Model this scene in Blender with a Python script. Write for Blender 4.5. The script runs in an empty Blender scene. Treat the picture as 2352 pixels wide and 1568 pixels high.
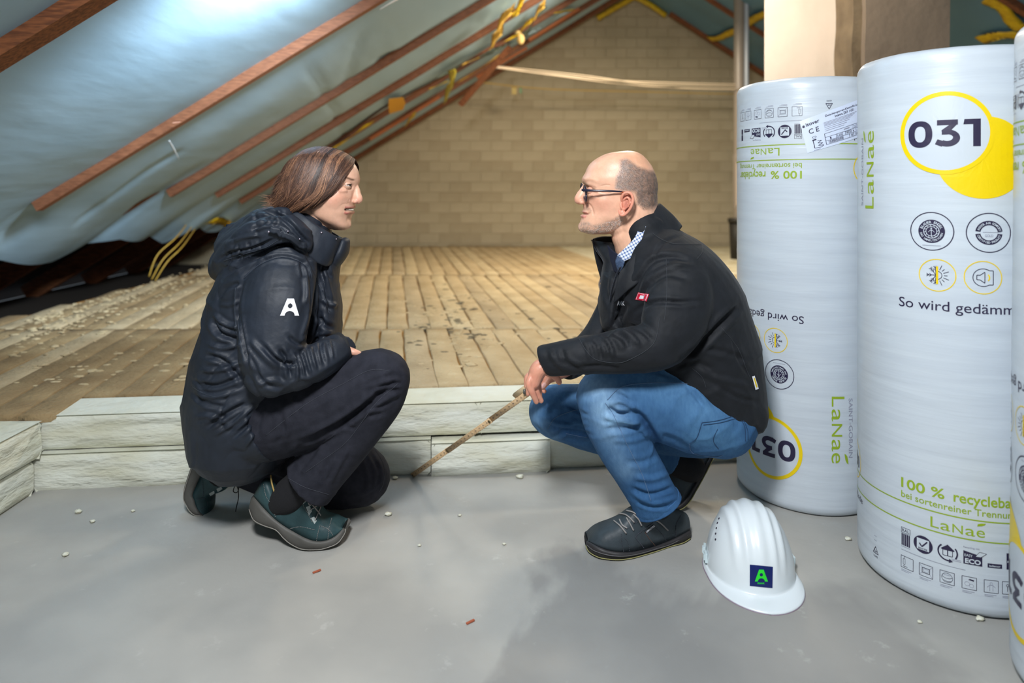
import bpy, bmesh, math, random
import numpy as np
from mathutils import Vector, noise
random.seed(7); np.random.seed(7)
S = bpy.context.scene
COL = bpy.context.collection
HC, HY, F = 0.947, 430.0, 1568.0          # eye height, horizon row, focal length in pixels of the photograph

# ------------------------------------------------------------------ camera, world, lights, exposure
cam = bpy.data.cameras.new('camera'); camo = bpy.data.objects.new('camera', cam); COL.objects.link(camo)
camo.location = (0, 0, HC); camo.rotation_euler = (math.pi/2, 0, 0)
cam.lens = 24; cam.sensor_width = 36; cam.shift_y = -(784-HY)/2352
cam.clip_start = .02
cam.dof.use_dof = True; cam.dof.focus_distance = 1.80; cam.dof.aperture_fstop = 2.0
S.camera = camo
w = bpy.data.worlds.new('world'); S.world = w; w.use_nodes = True
w.node_tree.nodes['Background'].inputs[0].default_value = (.62, .72, .82, 1)
w.node_tree.nodes['Background'].inputs[1].default_value = .20
S.view_settings.view_transform = 'Standard'; S.view_settings.look = 'None'
S.view_settings.gamma = 1; S.view_settings.use_curve_mapping = False
S.view_settings.exposure = 0.0

def lamp(name, kind, loc, power, color, size=.3, target=None, blend=.5, angle=60, sy=None):
    l = bpy.data.lights.new(name, kind); l.energy = power; l.color = color
    if kind == 'AREA':
        l.size = size
        if sy: l.shape = 'RECTANGLE'; l.size_y = sy
    else: l.shadow_soft_size = size
    if kind == 'SPOT': l.spot_size = math.radians(angle); l.spot_blend = blend
    o = bpy.data.objects.new(name, l); COL.objects.link(o); o.location = loc
    if target:
        o.rotation_euler = (Vector(target)-Vector(loc)).to_track_quat('-Z', 'Y').to_euler()
    return o
lamp('key_light', 'AREA', (-.25, .15, 2.0), 61, (.96, .98, 1.0), .32, (.15, 1.9, .35))
lamp('membrane_light', 'SPOT', (-.42, 2.35, 1.90), 430, (.70, .86, 1.0), .14, (-1.25, 3.05, 1.66), 1.0, 80)
lamp('warm_light', 'AREA', (.75, 2.6, 2.2), 22, (1.0, .88, .74), .3, (1.1, 4.2, .6))
lamp('rear_light', 'AREA', (1.0, 5.4, 2.62), 84, (1.0, .85, .64), .5, (.7, 5.6, 0))

# ------------------------------------------------------------------ helpers
def P(x, y, Y):
    return Vector(((x-1176)/F*Y, Y, HC+(HY-y)/F*Y))
def srgb(r, g, b, a=1.0):
    f = lambda c: (c/255/12.92) if c <= 10 else ((c/255+.055)/1.055)**2.4
    return (f(r), f(g), f(b), a)
def nz(v, s=1.0): return noise.noise(Vector(v)*s)

def mat(name, c, rough=.6, c2=None, ns=8, bump=0, bs=40, metal=0, spec=.5, stretch=(1, 1, 1), detail=4, attr=False, sss=0, bump2=None, sheen=0, trans=0, coat=0, ramp=(.35, .65)):
    m = bpy.data.materials.new(name); m.use_nodes = True
    nt = m.node_tree; n = nt.nodes; L = nt.links
    p = n['Principled BSDF']
    p.inputs['Roughness'].default_value = rough; p.inputs['Metallic'].default_value = metal
    p.inputs['Specular IOR Level'].default_value = spec
    if sheen: p.inputs['Sheen Weight'].default_value = sheen
    if coat: p.inputs['Coat Weight'].default_value = coat; p.inputs['Coat Roughness'].default_value = .25
    if trans: p.inputs['Transmission Weight'].default_value = trans
    if sss:
        p.inputs['Subsurface Weight'].default_value = sss
        p.inputs['Subsurface Radius'].default_value = (.012, .004, .002); p.inputs['Subsurface Scale'].default_value = 1
    tc = n.new('ShaderNodeTexCoord'); mp = n.new('ShaderNodeMapping'); mp.inputs['Scale'].default_value = stretch
    L.new(tc.outputs['Object'], mp.inputs['Vector'])
    base = None
    if attr:
        a = n.new('ShaderNodeAttribute'); a.attribute_name = 'Col'; base = a.outputs['Color']
        if c2 is not None:
            mx = n.new('ShaderNodeMix'); mx.data_type = 'RGBA'; mx.blend_type = 'MULTIPLY'; mx.inputs[0].default_value = 1
            nn = n.new('ShaderNodeTexNoise'); nn.inputs['Scale'].default_value = ns; nn.inputs['Detail'].default_value = detail
            L.new(mp.outputs[0], nn.inputs['Vector'])
            r = n.new('ShaderNodeValToRGB'); r.color_ramp.elements[0].color = c; r.color_ramp.elements[1].color = c2
            r.color_ramp.elements[0].position = ramp[0]; r.color_ramp.elements[1].position = ramp[1]
            L.new(nn.outputs[0], r.inputs[0]); L.new(base, mx.inputs[6]); L.new(r.outputs[0], mx.inputs[7]); base = mx.outputs[2]
    elif c2 is not None:
        nn = n.new('ShaderNodeTexNoise'); nn.inputs['Scale'].default_value = ns; nn.inputs['Detail'].default_value = detail
        L.new(mp.outputs[0], nn.inputs['Vector'])
        r = n.new('ShaderNodeValToRGB'); r.color_ramp.elements[0].color = c; r.color_ramp.elements[1].color = c2
        r.color_ramp.elements[0].position = ramp[0]; r.color_ramp.elements[1].position = ramp[1]
        L.new(nn.outputs[0], r.inputs[0]); base = r.outputs[0]
    if base is not None: L.new(base, p.inputs['Base Color'])
    else: p.inputs['Base Color'].default_value = c
    if bump:
        b = n.new('ShaderNodeTexNoise'); b.inputs['Scale'].default_value = bs; b.inputs['Detail'].default_value = 5
        L.new(mp.outputs[0], b.inputs['Vector'])
        bp = n.new('ShaderNodeBump'); bp.inputs['Strength'].default_value = 1; bp.inputs['Distance'].default_value = bump
        L.new(b.outputs[0], bp.inputs['Height'])
        if bump2:
            b2 = n.new('ShaderNodeTexNoise'); b2.inputs['Scale'].default_value = bump2[1]; b2.inputs['Detail'].default_value = 3
            L.new(mp.outputs[0], b2.inputs['Vector'])
            bq = n.new('ShaderNodeBump'); bq.inputs['Distance'].default_value = bump2[0]
            L.new(b2.outputs[0], bq.inputs['Height']); L.new(bq.outputs[0], bp.inputs['Normal'])
        L.new(bp.outputs[0], p.inputs['Normal'])
    return m

def obj(name, V, Fc, m=None, parent=None, smooth=True, mats=None, fm=None):
    me = bpy.data.meshes.new(name); me.from_pydata([tuple(v) for v in V], [], Fc); me.update()
    if mats:
        for q in mats: me.materials.append(q)
        if fm is not None: me.polygons.foreach_set('material_index', fm)
    elif m: me.materials.append(m)
    if smooth: me.polygons.foreach_set('use_smooth', [True]*len(me.polygons))
    o = bpy.data.objects.new(name, me); COL.objects.link(o)
    if parent: o.parent = parent; o.matrix_parent_inverse = parent.matrix_basis.inverted()
    return o
def tag(o, label=None, cat=None, group=None, kind=None):
    if label: o['label'] = label
    if cat: o['category'] = cat
    if group: o['group'] = group
    if kind: o['kind'] = kind
    return o
def empty(name, loc, label, cat, group=None):
    o = bpy.data.objects.new(name, None); COL.objects.link(o); o.location = loc; o.empty_display_size = .1
    bpy.context.view_layer.update() if False else None
    tag(o, label, cat, group); return o

class G:
    """collects shapes into one vertex / face list"""
    def __init__(s): s.V = []; s.F = []; s.M = []; s.mi = 0
    def add(s, V, Fc):
        b = len(s.V); s.V += [Vector(v) for v in V]; s.F += [[i+b for i in f] for f in Fc]; s.M += [s.mi]*len(Fc)
    def box(s, c, d, R=None):
        c = Vector(c); V = []
        for i in (-1, 1):
            for j in (-1, 1):
                for k in (-1, 1):
                    v = Vector((i*d[0]/2, j*d[1]/2, k*d[2]/2)); V.append(c+(R @ v if R else v))
        s.add(V, [(0, 1, 3, 2), (4, 6, 7, 5), (0, 4, 5, 1), (2, 3, 7, 6), (0, 2, 6, 4), (1, 5, 7, 3)])
    def beam(s, a, b, wd, ht, up=(0, 0, 1), bev=0):
        """rectangular bar from a to b: wd across, ht along up"""
        a = Vector(a); b = Vector(b); t = (b-a).normalized(); u = Vector(up); u = (u-t*u.dot(t)).normalized(); r = t.cross(u)
        e = bev or min(wd, ht)*.08
        pr = [(-wd/2+e, -ht/2), (wd/2-e, -ht/2), (wd/2, -ht/2+e), (wd/2, ht/2-e), (wd/2-e, ht/2), (-wd/2+e, ht/2), (-wd/2, ht/2-e), (-wd/2, -ht/2+e)]
        V = [p+r*x+u*y for p in (a, b) for x, y in pr]
        Fc = [(i, (i+1) % 8, 8+(i+1) % 8, 8+i) for i in range(8)]+[tuple(range(7, -1, -1)), tuple(range(8, 16))]
        s.add(V, Fc)
    def tube(s, pts, rad, seg=12, ratio=1.0, cap='round', up=(0, 1, 0), twist=None):
        """swept ellipse. rad: radius in the plane across 'up'; ratio: depth radius / rad"""
        n = len(pts); pts = [Vector(p) for p in pts]
        if not hasattr(rad, '__len__'): rad = [rad]*n
        if not hasattr(ratio, '__len__'): ratio = [ratio]*n
        T = []
        for i in range(n):
            t = (pts[min(i+1, n-1)]-pts[max(i-1, 0)]); T.append(t.normalized() if t.length > 1e-9 else Vector((0, 0, 1)))
        rings = []
        def ring(c, t, r, q):
            u = Vector(up); v = u-t*u.dot(t)
            if v.length < 1e-3: v = Vector((0, 0, 1))-t*t.z
            v.normalize(); w = t.cross(v)
            return [c+w*(r*math.cos(2*math.pi*k/seg))+v*(r*q*math.sin(2*math.pi*k/seg)) for k in range(seg)]
        c0 = cap if isinstance(cap, str) else cap[0]; c1 = cap if isinstance(cap, str) else cap[1]
        if c0 == 'round':
            for a in (80, 60, 40, 20):
                a = math.radians(a); rings.append(ring(pts[0]-T[0]*rad[0]*math.sin(a), T[0], rad[0]*math.cos(a), ratio[0]))
        for i in range(n): rings.append(ring(pts[i], T[i], rad[i], ratio[i]))
        if c1 == 'round':
            for a in (20, 40, 60, 80):
                a = math.radians(a); rings.append(ring(pts[-1]+T[-1]*rad[-1]*math.sin(a), T[-1], rad[-1]*math.cos(a), ratio[-1]))
        V = [v for r in rings for v in r]; Fc = []
        for i in range(len(rings)-1):
            for k in range(seg):
                a = i*seg+k; b = i*seg+(k+1) % seg
                Fc.append((a, b, b+seg, a+seg))
        Fc.append(tuple(range(seg-1, -1, -1))); Fc.append(tuple(range((len(rings)-1)*seg, len(rings)*seg)))
        s.add(V, Fc)
    def ptube(s, L, seg=24, cap='round', sub=5):
        """tube from photo-measured rows (x, y, depth, radius px, depth ratio)"""
        L = [tuple(p)+(1.0,)*(5-len(p)) for p in L]
        rows = cr(L, sub)
        s.tube([P(a[0], a[1], a[2]) for a in rows], [a[3]*a[2]/F for a in rows], seg, [a[4] for a in rows], cap)
    def ball(s, c, r, seg=16, rings=10):
        if not hasattr(r, '__len__'): r = (r, r, r)
        V = []; c = Vector(c)
        for i in range(1, rings):
            th = math.pi*i/rings
            for k in range(seg):
                ph = 2*math.pi*k/seg
                V.append(c+Vector((r[0]*math.sin(th)*math.cos(ph), r[1]*math.sin(th)*math.sin(ph), r[2]*math.cos(th))))
        V += [c+Vector((0, 0, r[2])), c-Vector((0, 0, r[2]))]; t = len(V)-2; Fc = []
        for i in range(rings-2):
            for k in range(seg):
                a = i*seg+k; b = i*seg+(k+1) % seg; Fc.append((a, a+seg, b+seg, b))
        for k in range(seg):
            Fc.append((t, k, (k+1) % seg)); Fc.append((t+1, (rings-2)*seg+(k+1) % seg, (rings-2)*seg+k))
        s.add(V, Fc)
    def grid(s, A, closed_u=False):
        """A[i][j] points"""
        n = len(A); m = len(A[0]); V = [p for r in A for p in r]; Fc = []
        for i in range(n-1):
            for j in range(m if closed_u else m-1):
                j2 = (j+1) % m; Fc.append((i*m+j, i*m+j2, (i+1)*m+j2, (i+1)*m+j))
        s.add(V, Fc)
    def obj(s, name, m=None, parent=None, smooth=True, mats=None):
        return obj(name, s.V, s.F, m, parent, smooth, mats, s.M if mats else None)

def cr(L, sub):
    """Catmull-Rom through rows of numbers"""
    A = np.array(L, float); out = []
    n = len(A)
    if n < 2 or sub < 2: return [tuple(a) for a in A]
    for i in range(n-1):
        p0 = A[max(i-1, 0)]; p1 = A[i]; p2 = A[i+1]; p3 = A[min(i+2, n-1)]
        for k in range(sub):
            t = k/sub
            out.append(tuple(.5*((2*p1)+(-p0+p2)*t+(2*p0-5*p1+4*p2-p3)*t*t+(-p0+3*p1-3*p2+p3)*t**3)))
    out.append(tuple(A[-1])); return out

def remesh(g, name, m, parent, voxel, smooth=4, fac=.5, sculpt=None):
    """union of the collected closed shapes as one continuous smooth surface"""
    o = g.obj(name, m)
    md = o.modifiers.new('r', 'REMESH'); md.mode = 'VOXEL'; md.voxel_size = voxel; md.use_smooth_shade = True
    if smooth:
        ms = o.modifiers.new('s', 'SMOOTH'); ms.factor = fac; ms.iterations = smooth
    dg = bpy.context.evaluated_depsgraph_get(); me = bpy.data.meshes.new_from_object(o.evaluated_get(dg), depsgraph=dg)
    bpy.data.objects.remove(o)
    me.name = name
    if not me.materials: me.materials.append(m)
    if sculpt: sculpt(me)
    me.polygons.foreach_set('use_smooth', [True]*len(me.polygons))
    o = bpy.data.objects.new(name, me); COL.objects.link(o)
    if parent: o.parent = parent; o.matrix_parent_inverse = parent.matrix_basis.inverted()
    return o
def getco(me):
    a = np.empty(len(me.vertices)*3); me.vertices.foreach_get('co', a); return a.reshape(-1, 3)
def getno(me):
    a = np.empty(len(me.vertices)*3, 'f'); me.vertex_normals.foreach_get('vector', a); return a.reshape(-1, 3).astype(float)
def proj(co):
    return np.stack([1176+F*co[:, 0]/co[:, 1], HY-F*(co[:, 2]-HC)/co[:, 1]], 1)
def pdist(q, poly):
    """distance of 2-D points to a polyline, with the parameter 0..1 along it"""
    d = np.full(len(q), 1e9); tt = np.zeros(len(q)); n = len(poly)-1
    for i in range(n):
        a = np.array(poly[i][:2], float); b = np.array(poly[i+1][:2], float); ab = b-a
        t = np.clip(((q-a)@ab)/(ab@ab+1e-9), 0, 1); dd = np.linalg.norm(q-(a+t[:, None]*ab), axis=1)
        m = dd < d; d[m] = dd[m]; tt[m] = (i+t[m])/n
    return d, tt
def folds(me, strokes, amp=1.0, wk=1.0):
    """press creases (negative) and raise folds (positive) into a cloth surface along measured lines"""
    for it in range(2):
        co = getco(me); no = getno(me); q = proj(co)
        view = co-np.array([0, 0, HC]); view /= np.linalg.norm(view, axis=1)[:, None]
        face = np.clip(-(no*view).sum(1)*1.6, 0, 1)
        tot = np.zeros(len(co))
        for st in (strokes[::2] if it == 0 else strokes[1::2]):
            pts, wd, dp = st[0], st[1]*wk, st[2]
            pts = cr([p[:2] for p in pts], 4) if len(pts) > 2 else pts
            d, t = pdist(q, pts)
            taper = np.clip(np.minimum(t, 1-t)*5, .15, 1)
            g = np.exp(-(d/wd)**2)
            prof = g-.45*np.exp(-((d-1.9*wd)/wd)**2)
            tot += dp*amp*prof*taper*face
        co += no*tot[:, None]
        me.vertices.foreach_set('co', co.ravel()); me.update()
def puff(me, amp, sc, st=(1, 1, 1), seed=0):
    co = getco(me); no = getno(me)
    d = np.array([noise.noise(Vector((c[0]*sc*st[0]+seed, c[1]*sc*st[1], c[2]*sc*st[2])))+.5*noise.noise(Vector((c[0]*sc*2.1*st[0], c[1]*sc*2.1*st[1]+seed, c[2]*sc*2.1*st[2]))) for c in co])
    co += no*(d*amp)[:, None]; me.vertices.foreach_set('co', co.ravel()); me.update()
def ridges(me, amp, sc, st=(1, 1, 1), seed=0, thr=.22):
    """thin pressed creases where a noise field crosses zero"""
    co = getco(me); no = getno(me)
    d = np.array([noise.noise(Vector((c[0]*sc*st[0]+seed, c[1]*sc*st[1], c[2]*sc*st[2]))) for c in co]); m = np.array([noise.noise(Vector((c[0]*4+seed, c[1]*4, c[2]*4+9))) for c in co])
    r = np.clip(1-np.abs(d)/thr, 0, 1)**1.6*np.clip(.5+1.6*m, 0, 1)
    co += no*(r*amp)[:, None]; me.vertices.foreach_set('co', co.ravel()); me.update()
def setcol(me, c):
    if c.shape[1] == 3: c = np.hstack([c, np.ones((len(c), 1))])
    a = me.color_attributes.get('Col') or me.color_attributes.new('Col', 'FLOAT_COLOR', 'POINT')
    a.data.foreach_set('color', c.ravel().astype('f'))
def inpoly(q, poly):
    x, y = q[:, 0], q[:, 1]; ins = np.zeros(len(q), bool); n = len(poly); j = n-1
    for i in range(n):
        xi, yi = poly[i]; xj, yj = poly[j]
        c = ((yi > y) != (yj > y)) & (x < (xj-xi)*(y-yi)/(yj-yi+1e-12)+xi); ins ^= c; j = i
    return ins
# ------------------------------------------------------------------ materials of the building
M_floor = mat('concrete', srgb(162, 161, 157), .62, srgb(180, 178, 172), 2.2, .0006, 60, spec=.4, bump2=(.004, 3), ramp=(.42, .62))
nt = M_floor.node_tree; n = nt.nodes; L = nt.links     # darker damp patches and pale scuffs with shapes of their own
pb = n['Principled BSDF']; base = pb.inputs['Base Color'].links[0].from_socket
tc = n.new('ShaderNodeTexCoord'); nn = n.new('ShaderNodeTexNoise'); nn.inputs['Scale'].default_value = 1.15; nn.inputs['Detail'].default_value = 6; nn.inputs['Distortion'].default_value = .6
mpf = n.new('ShaderNodeMapping'); mpf.inputs['Location'].default_value = (3.1, 1.7, 0); L.new(tc.outputs['Object'], mpf.inputs[0]); L.new(mpf.outputs[0], nn.inputs['Vector'])
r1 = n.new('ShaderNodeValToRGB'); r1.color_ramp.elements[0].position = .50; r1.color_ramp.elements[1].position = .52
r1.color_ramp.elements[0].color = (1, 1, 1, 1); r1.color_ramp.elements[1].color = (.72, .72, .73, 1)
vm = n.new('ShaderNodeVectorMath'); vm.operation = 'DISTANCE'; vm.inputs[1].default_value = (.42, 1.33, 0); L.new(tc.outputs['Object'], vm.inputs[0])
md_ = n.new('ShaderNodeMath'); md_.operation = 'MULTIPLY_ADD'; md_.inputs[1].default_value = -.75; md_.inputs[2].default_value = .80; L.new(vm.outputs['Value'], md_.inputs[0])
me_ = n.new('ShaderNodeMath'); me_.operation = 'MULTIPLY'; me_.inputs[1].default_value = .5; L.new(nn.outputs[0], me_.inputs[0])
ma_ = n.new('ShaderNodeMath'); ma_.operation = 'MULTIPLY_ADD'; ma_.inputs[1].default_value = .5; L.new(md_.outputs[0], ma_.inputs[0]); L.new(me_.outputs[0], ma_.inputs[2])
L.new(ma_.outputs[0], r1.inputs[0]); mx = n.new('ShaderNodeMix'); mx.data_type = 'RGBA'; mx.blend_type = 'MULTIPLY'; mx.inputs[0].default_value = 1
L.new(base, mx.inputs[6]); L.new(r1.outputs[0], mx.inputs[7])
n3 = n.new('ShaderNodeTexNoise'); n3.inputs['Scale'].default_value = 9; n3.inputs['Detail'].default_value = 8; n3.inputs['Roughness'].default_value = .7; L.new(tc.outputs['Object'], n3.inputs['Vector'])
r3 = n.new('ShaderNodeValToRGB'); r3.color_ramp.elements[0].position = .62; r3.color_ramp.elements[1].position = .72
r3.color_ramp.elements[0].color = (0, 0, 0, 1); r3.color_ramp.elements[1].color = (.5, .5, .5, 1)
L.new(n3.outputs[0], r3.inputs[0]); m2 = n.new('ShaderNodeMix'); m2.data_type = 'RGBA'; L.new(r3.outputs[0], m2.inputs[0]); L.new(mx.outputs[2], m2.inputs[6]); m2.inputs[7].default_value = srgb(208, 208, 202)
L.new(m2.outputs[2], pb.inputs['Base Color'])

M_brick = mat('painted_brick', srgb(176, 164, 138), .8, srgb(188, 176, 150), 3, .0015, 60)
M_brick2 = mat('painted_brick_warm', srgb(168, 154, 128), .8, srgb(180, 168, 142), 3, .0015, 60)
M_joint = mat('mortar', srgb(172, 160, 134), .9)
M_wood = mat('planed_wood', srgb(104, 62, 40), .6, srgb(150, 96, 66), 14, .0008, 60, stretch=(1.5, 14, 14), ramp=(.3, .7))
M_woodo = mat('old_wood', srgb(96, 54, 30), .7, srgb(140, 84, 48), 10, .001, 50, stretch=(1.5, 12, 12))
M_dark = mat('roof_deck_wood', srgb(30, 18, 12), .9, srgb(44, 27, 18), 5)
M_mem = mat('blue_membrane', srgb(152, 182, 202), .72, srgb(166, 194, 212), 1.5, .0025, 9, stretch=(1, .35, 1), bump2=(.01, 2.2), spec=.4)
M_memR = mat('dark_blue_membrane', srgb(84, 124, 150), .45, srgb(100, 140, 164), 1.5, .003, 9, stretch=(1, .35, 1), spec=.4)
M_wool = mat('mineral_wool_cut', srgb(204, 200, 172), .95, srgb(226, 228, 216), 3, .0035, 45, stretch=(1, 1, 3.2), bump2=(.016, 9), ramp=(.32, .6))
M_wooltop = mat('mineral_wool_top', srgb(184, 160, 122), .95, srgb(204, 182, 144), 6, .008, 55, bump2=(.008, 18))
M_wooltop2 = mat('mineral_wool_top_light', srgb(192, 170, 132), .95, srgb(212, 192, 154), 6, .008, 55, bump2=(.008, 18))
M_wooltop3 = mat('mineral_wool_top_grey', srgb(172, 152, 120), .95, srgb(200, 180, 146), 4, .008, 55, bump2=(.008, 18))
M_wooltop4 = mat('mineral_wool_top_shaded', srgb(142, 118, 84), .95, srgb(168, 144, 106), 5, .008, 55, bump2=(.008, 18))  # browner tone stands in for the weak light on the left strips
M_woolnew = mat('mineral_wool_new', srgb(206, 194, 160), .95, srgb(230, 222, 196), 6, .006, 50)
M_woolgap = mat('mineral_wool_gap', srgb(150, 104, 44), .95, srgb(186, 138, 70), 8, .004, 50)
M_tape = mat('yellow_tape', srgb(222, 190, 20), .5, srgb(196, 160, 14), 20, .001, 60)
M_tape2 = mat('ochre_tape', srgb(206, 164, 60), .55, srgb(228, 190, 90), 20, .001, 60)
M_cable = mat('cream_cable', srgb(214, 196, 170), .5)
M_ycable = mat('yellow_cable', srgb(206, 168, 70), .5)
M_plaster = mat('chimney_plaster', srgb(206, 190, 172), .85, srgb(218, 202, 184), 3, .001, 40)
M_plaster2 = mat('chimney_rough_plaster_shaded', srgb(118, 104, 88), .9, srgb(134, 118, 100), 3, .003, 25)  # grey-brown tone paints in the shadow on the right block
M_plaster3 = mat('chimney_mortar', srgb(98, 84, 64), .95, srgb(120, 104, 80), 8, .005, 25)

AL = math.atan(.61); AR = math.atan(.644)
RX, RZ = 1.44, 3.26; YB = 8.27
def zL(X): return RZ-.61*(RX-X)
def zR(X): return RZ-.644*(X-RX)
NL = Vector((-math.sin(AL), 0, math.cos(AL))); NR = Vector((math.sin(AR), 0, math.cos(AR)))   # outward normals
def onL(x, y, off=.03):
    """point on the left roof slope under a pixel, off metres above the batten underside"""
    c = RZ-.61*RX+off/math.cos(AL)
    Y = (c-HC)*F/((HY-y)-.61*(x-1176)); return P(x, y, Y)
def onR(x, y, off=.03):
    c = RZ+.644*RX+off/math.cos(AR)
    Y = (c-HC)*F/((HY-y)+.644*(x-1176)); return P(x, y, Y)

# ------------------------------------------------------------------ structure
g = G(); n_ = 60
A = [[Vector((-4.2+9*j/n_, -2.6+11*i/n_, 0)) for j in range(n_+1)] for i in range(n_+1)]
g.grid(A); floor = g.obj('floor', M_floor); tag(floor, 'grey concrete attic floor with pale scuffs and darker patches', None, None, 'structure')

# gable wall of painted bricks
g = G(); g.box((.2, YB+.07, 1.8), (9.4, .12, 3.9)); wall = g.obj('wall_back', M_joint, None, False)
tag(wall, 'beige painted brick gable wall at the far end of the attic', None, None, 'structure')
rows = []
for r in range(27):
    z = .02+r*.125+.056
    for c in range(-18, 20):
        x = c*.252+(.126 if r % 2 else 0)
        if z > zL(x+.12)+.3 or z > zR(x-.12)+.35 or z < .16: continue
        rows.append((x, z))
rows.sort(key=lambda p: abs(p[0]-.55)*.55+abs(p[1]-1.15))
bm_shared = []
for k in range(6):
    g = G(); d = .0006*k
    w2, h2, e = .1245, .0612, .003
    V = [(-w2, 0, -h2), (w2, 0, -h2), (w2, 0, h2), (-w2, 0, h2), (-w2+e, -.0045-d, -h2+e), (w2-e, -.004-d, -h2+e), (w2-e, -.005-d*.6, h2-e), (-w2+e, -.004-d, h2-e)]
    g.add(V, [(4, 5, 6, 7), (0, 1, 5, 4), (1, 2, 6, 5), (2, 3, 7, 6), (3, 0, 4, 7)])
    me = bpy.data.meshes.new('brick'); me.from_pydata([tuple(v) for v in g.V], [], g.F); me.materials.append(M_brick if k % 3 else M_brick2); bm_shared.append(me)
for i, (x, z) in enumerate(rows[:290]):
    o = bpy.data.objects.new('brick', bm_shared[random.randrange(6)]); COL.objects.link(o); o.parent = wall
    o.location = (x, YB+.0115, z)
g = G()
for (x, z) in rows[290:]:
    w2, h2, e = .1245, .0612, .003; d = random.random()*.003
    g.add([(x-w2, YB+.009, z-h2), (x+w2, YB+.009, z-h2), (x+w2, YB+.009, z+h2), (x-w2, YB+.009, z+h2), (x-w2+e, YB+.004-d, z-h2+e), (x+w2-e, YB+.004-d, z-h2+e), (x+w2-e, YB+.005-d, z+h2-e), (x-w2+e, YB+.004-d, z+h2-e)],
          [(4, 5, 6, 7), (0, 1, 5, 4), (1, 2, 6, 5), (2, 3, 7, 6), (3, 0, 4, 7)])
tag(g.obj('outer_bricks', M_brick, wall, False), kind='stuff')

# roof deck (outside skin)
g = G()
for s, zf, N, xs in ((-1, zL, NL, (-4.3, RX)), (1, zR, NR, (RX, 5.2))):
    a, b = xs
    q = [Vector((a, -2.6, zf(a))), Vector((b, -2.6, zf(b))), Vector((b, YB+.1, zf(b))), Vector((a, YB+.1, zf(a)))]
    g.add([v+N*.24 for v in q]+[v+N*.28 for v in q], [(0, 1, 2, 3), (7, 6, 5, 4), (0, 4, 5, 1), (1, 5, 6, 2), (2, 6, 7, 3), (3, 7, 4, 0)])
roof = g.obj('ceiling', M_dark, None, False); tag(roof, 'dark wooden roof deck above the rafters', None, None, 'structure')

# rafters and battens of the left slope
BY = [.9, 2.25, 3.7, 4.95, 5.81, 6.62, 7.35, 8.02]
def slope_pt(X, Y, off, side=-1):
    if side < 0: return Vector((X, Y, zL(X)))+NL*off
    return Vector((X, Y, zR(X)))+NR*off
names = {2.25: 'thick dark brown batten crossing the top left corner', 3.7: 'rough brown batten whose sawn lower end shows at far left',
         4.95: 'second brown batten from the left, ending below the membrane middle', 5.81: 'third brown batten from the left, thin in the picture',
         6.62: 'fourth brown batten from the left, behind the torn tape', 7.35: 'fifth brown batten, last before the gable rafter',
         8.02: 'dark orange-brown batten running along the left gable edge'}
rn = {3.7: 'nearest bare rafter in the dark eaves under the blue membrane', 4.95: 'bare rafter in the dark eaves with a lit orange edge, at far left',
      5.81: 'bare rafter in the dark eaves with a lit orange edge, nearer the woman', 6.62: 'dim reddish rafter low in the dark eaves behind the hanging wires',
      7.35: 'dim rafter deep in the eaves just behind the hood', 8.02: 'last rafter in the eaves against the gable wall', 2.25: 'rafter above the thick dark batten at top left', .9: 'rafter overhead nearest the viewer'}
for i, Y in enumerate(BY):
    lowx = {2.25: -2.6, 3.7: -2.56, 4.95: -2.47, 5.81: -2.5}.get(Y, -2.62)
    wd = {2.25: .09, 3.7: .05, 8.02: .09}.get(Y, .045); ht = {2.25: .10, 3.7: .062, 8.02: .10}.get(Y, .06)
    # a slightly uneven sawn bar
    g = G(); n_ = 26; V = []; Fc = []
    t = Vector((math.cos(AL), 0, math.sin(AL)))
    for k in range(n_+1):
        X = lowx+(RX-.02-lowx)*k/n_; c = slope_pt(X, Y, 0)
        j = .004*nz((X*3, Y, 0)); j2 = .004*nz((X*4, Y, 5))
        for (a, b) in ((-wd/2+j, 0), (wd/2+j2, 0), (wd/2+j2, ht), (-wd/2+j, ht)):
            V.append(c+Vector((0, a, 0))+NL*(b+(j if b == 0 else 0)))
    for k in range(n_):
        for q in range(4): Fc.append((k*4+q, k*4+(q+1) % 4, (k+1)*4+(q+1) % 4, (k+1)*4+q))
    Fc += [(3, 2, 1, 0), (n_*4, n_*4+1, n_*4+2, n_*4+3)]
    g.add(V, Fc); o = g.obj('roof_batten', M_woodo if Y > 7.9 or Y == 2.25 else M_wood, None, False)
    tag(o, names.get(Y, 'brown batten overhead nearest the viewer'), 'batten', 'battens of the left roof slope')
    g = G(); g.beam(slope_pt(-4.05, Y, .15), slope_pt(RX-.03, Y, .15), .06, .15, NL)
    tag(g.obj('rafter', M_woodo, None, False), rn[Y], 'rafter', 'rafters of the left roof slope')

# blue membrane of the left slope, sagging between the battens, its lower edge hanging free
EY = [-1, 3.0, 3.6, 4.03, 4.7, 5.16, 5.6, 6.1, 6.22, 6.8, 7.4, 8.2]; EX = [-3.0, -2.98, -2.97, -3.02, -3.165, -2.96, -3.02, -3.12, -2.93, -3.05, -3.0, -3.2]
def sag(Y):
    for a, b in zip([-1]+BY, BY+[8.3]):
        if a <= Y <= b: f = (Y-a)/(b-a); return math.sin(math.pi*f)**.8*(1 if b-a > .5 else .3)
    return 0
g = G(); A = []
nu, nv = 110, 260
for i in range(nv+1):
    Y = -1+9.2*i/nv; ex = np.interp(Y, EY, EX); row = []
    for j in range(nu+1):
        u = j/nu; X = RX-.01+(ex-RX+.01)*u
        s = .034*sag(Y)*(1 if u < .9 else 1+1.2*(u-.9)*10)
        s += .010*nz((X*1.2, Y*2.0, 1))+.006*nz((X*3+Y*1.5, Y*1.0, 4))
        p = slope_pt(X, Y, .058-s)
        if u > .93: p.z -= (u-.93)*.35
        row.append(p)
    A.append(row)
g.grid(A)
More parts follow.
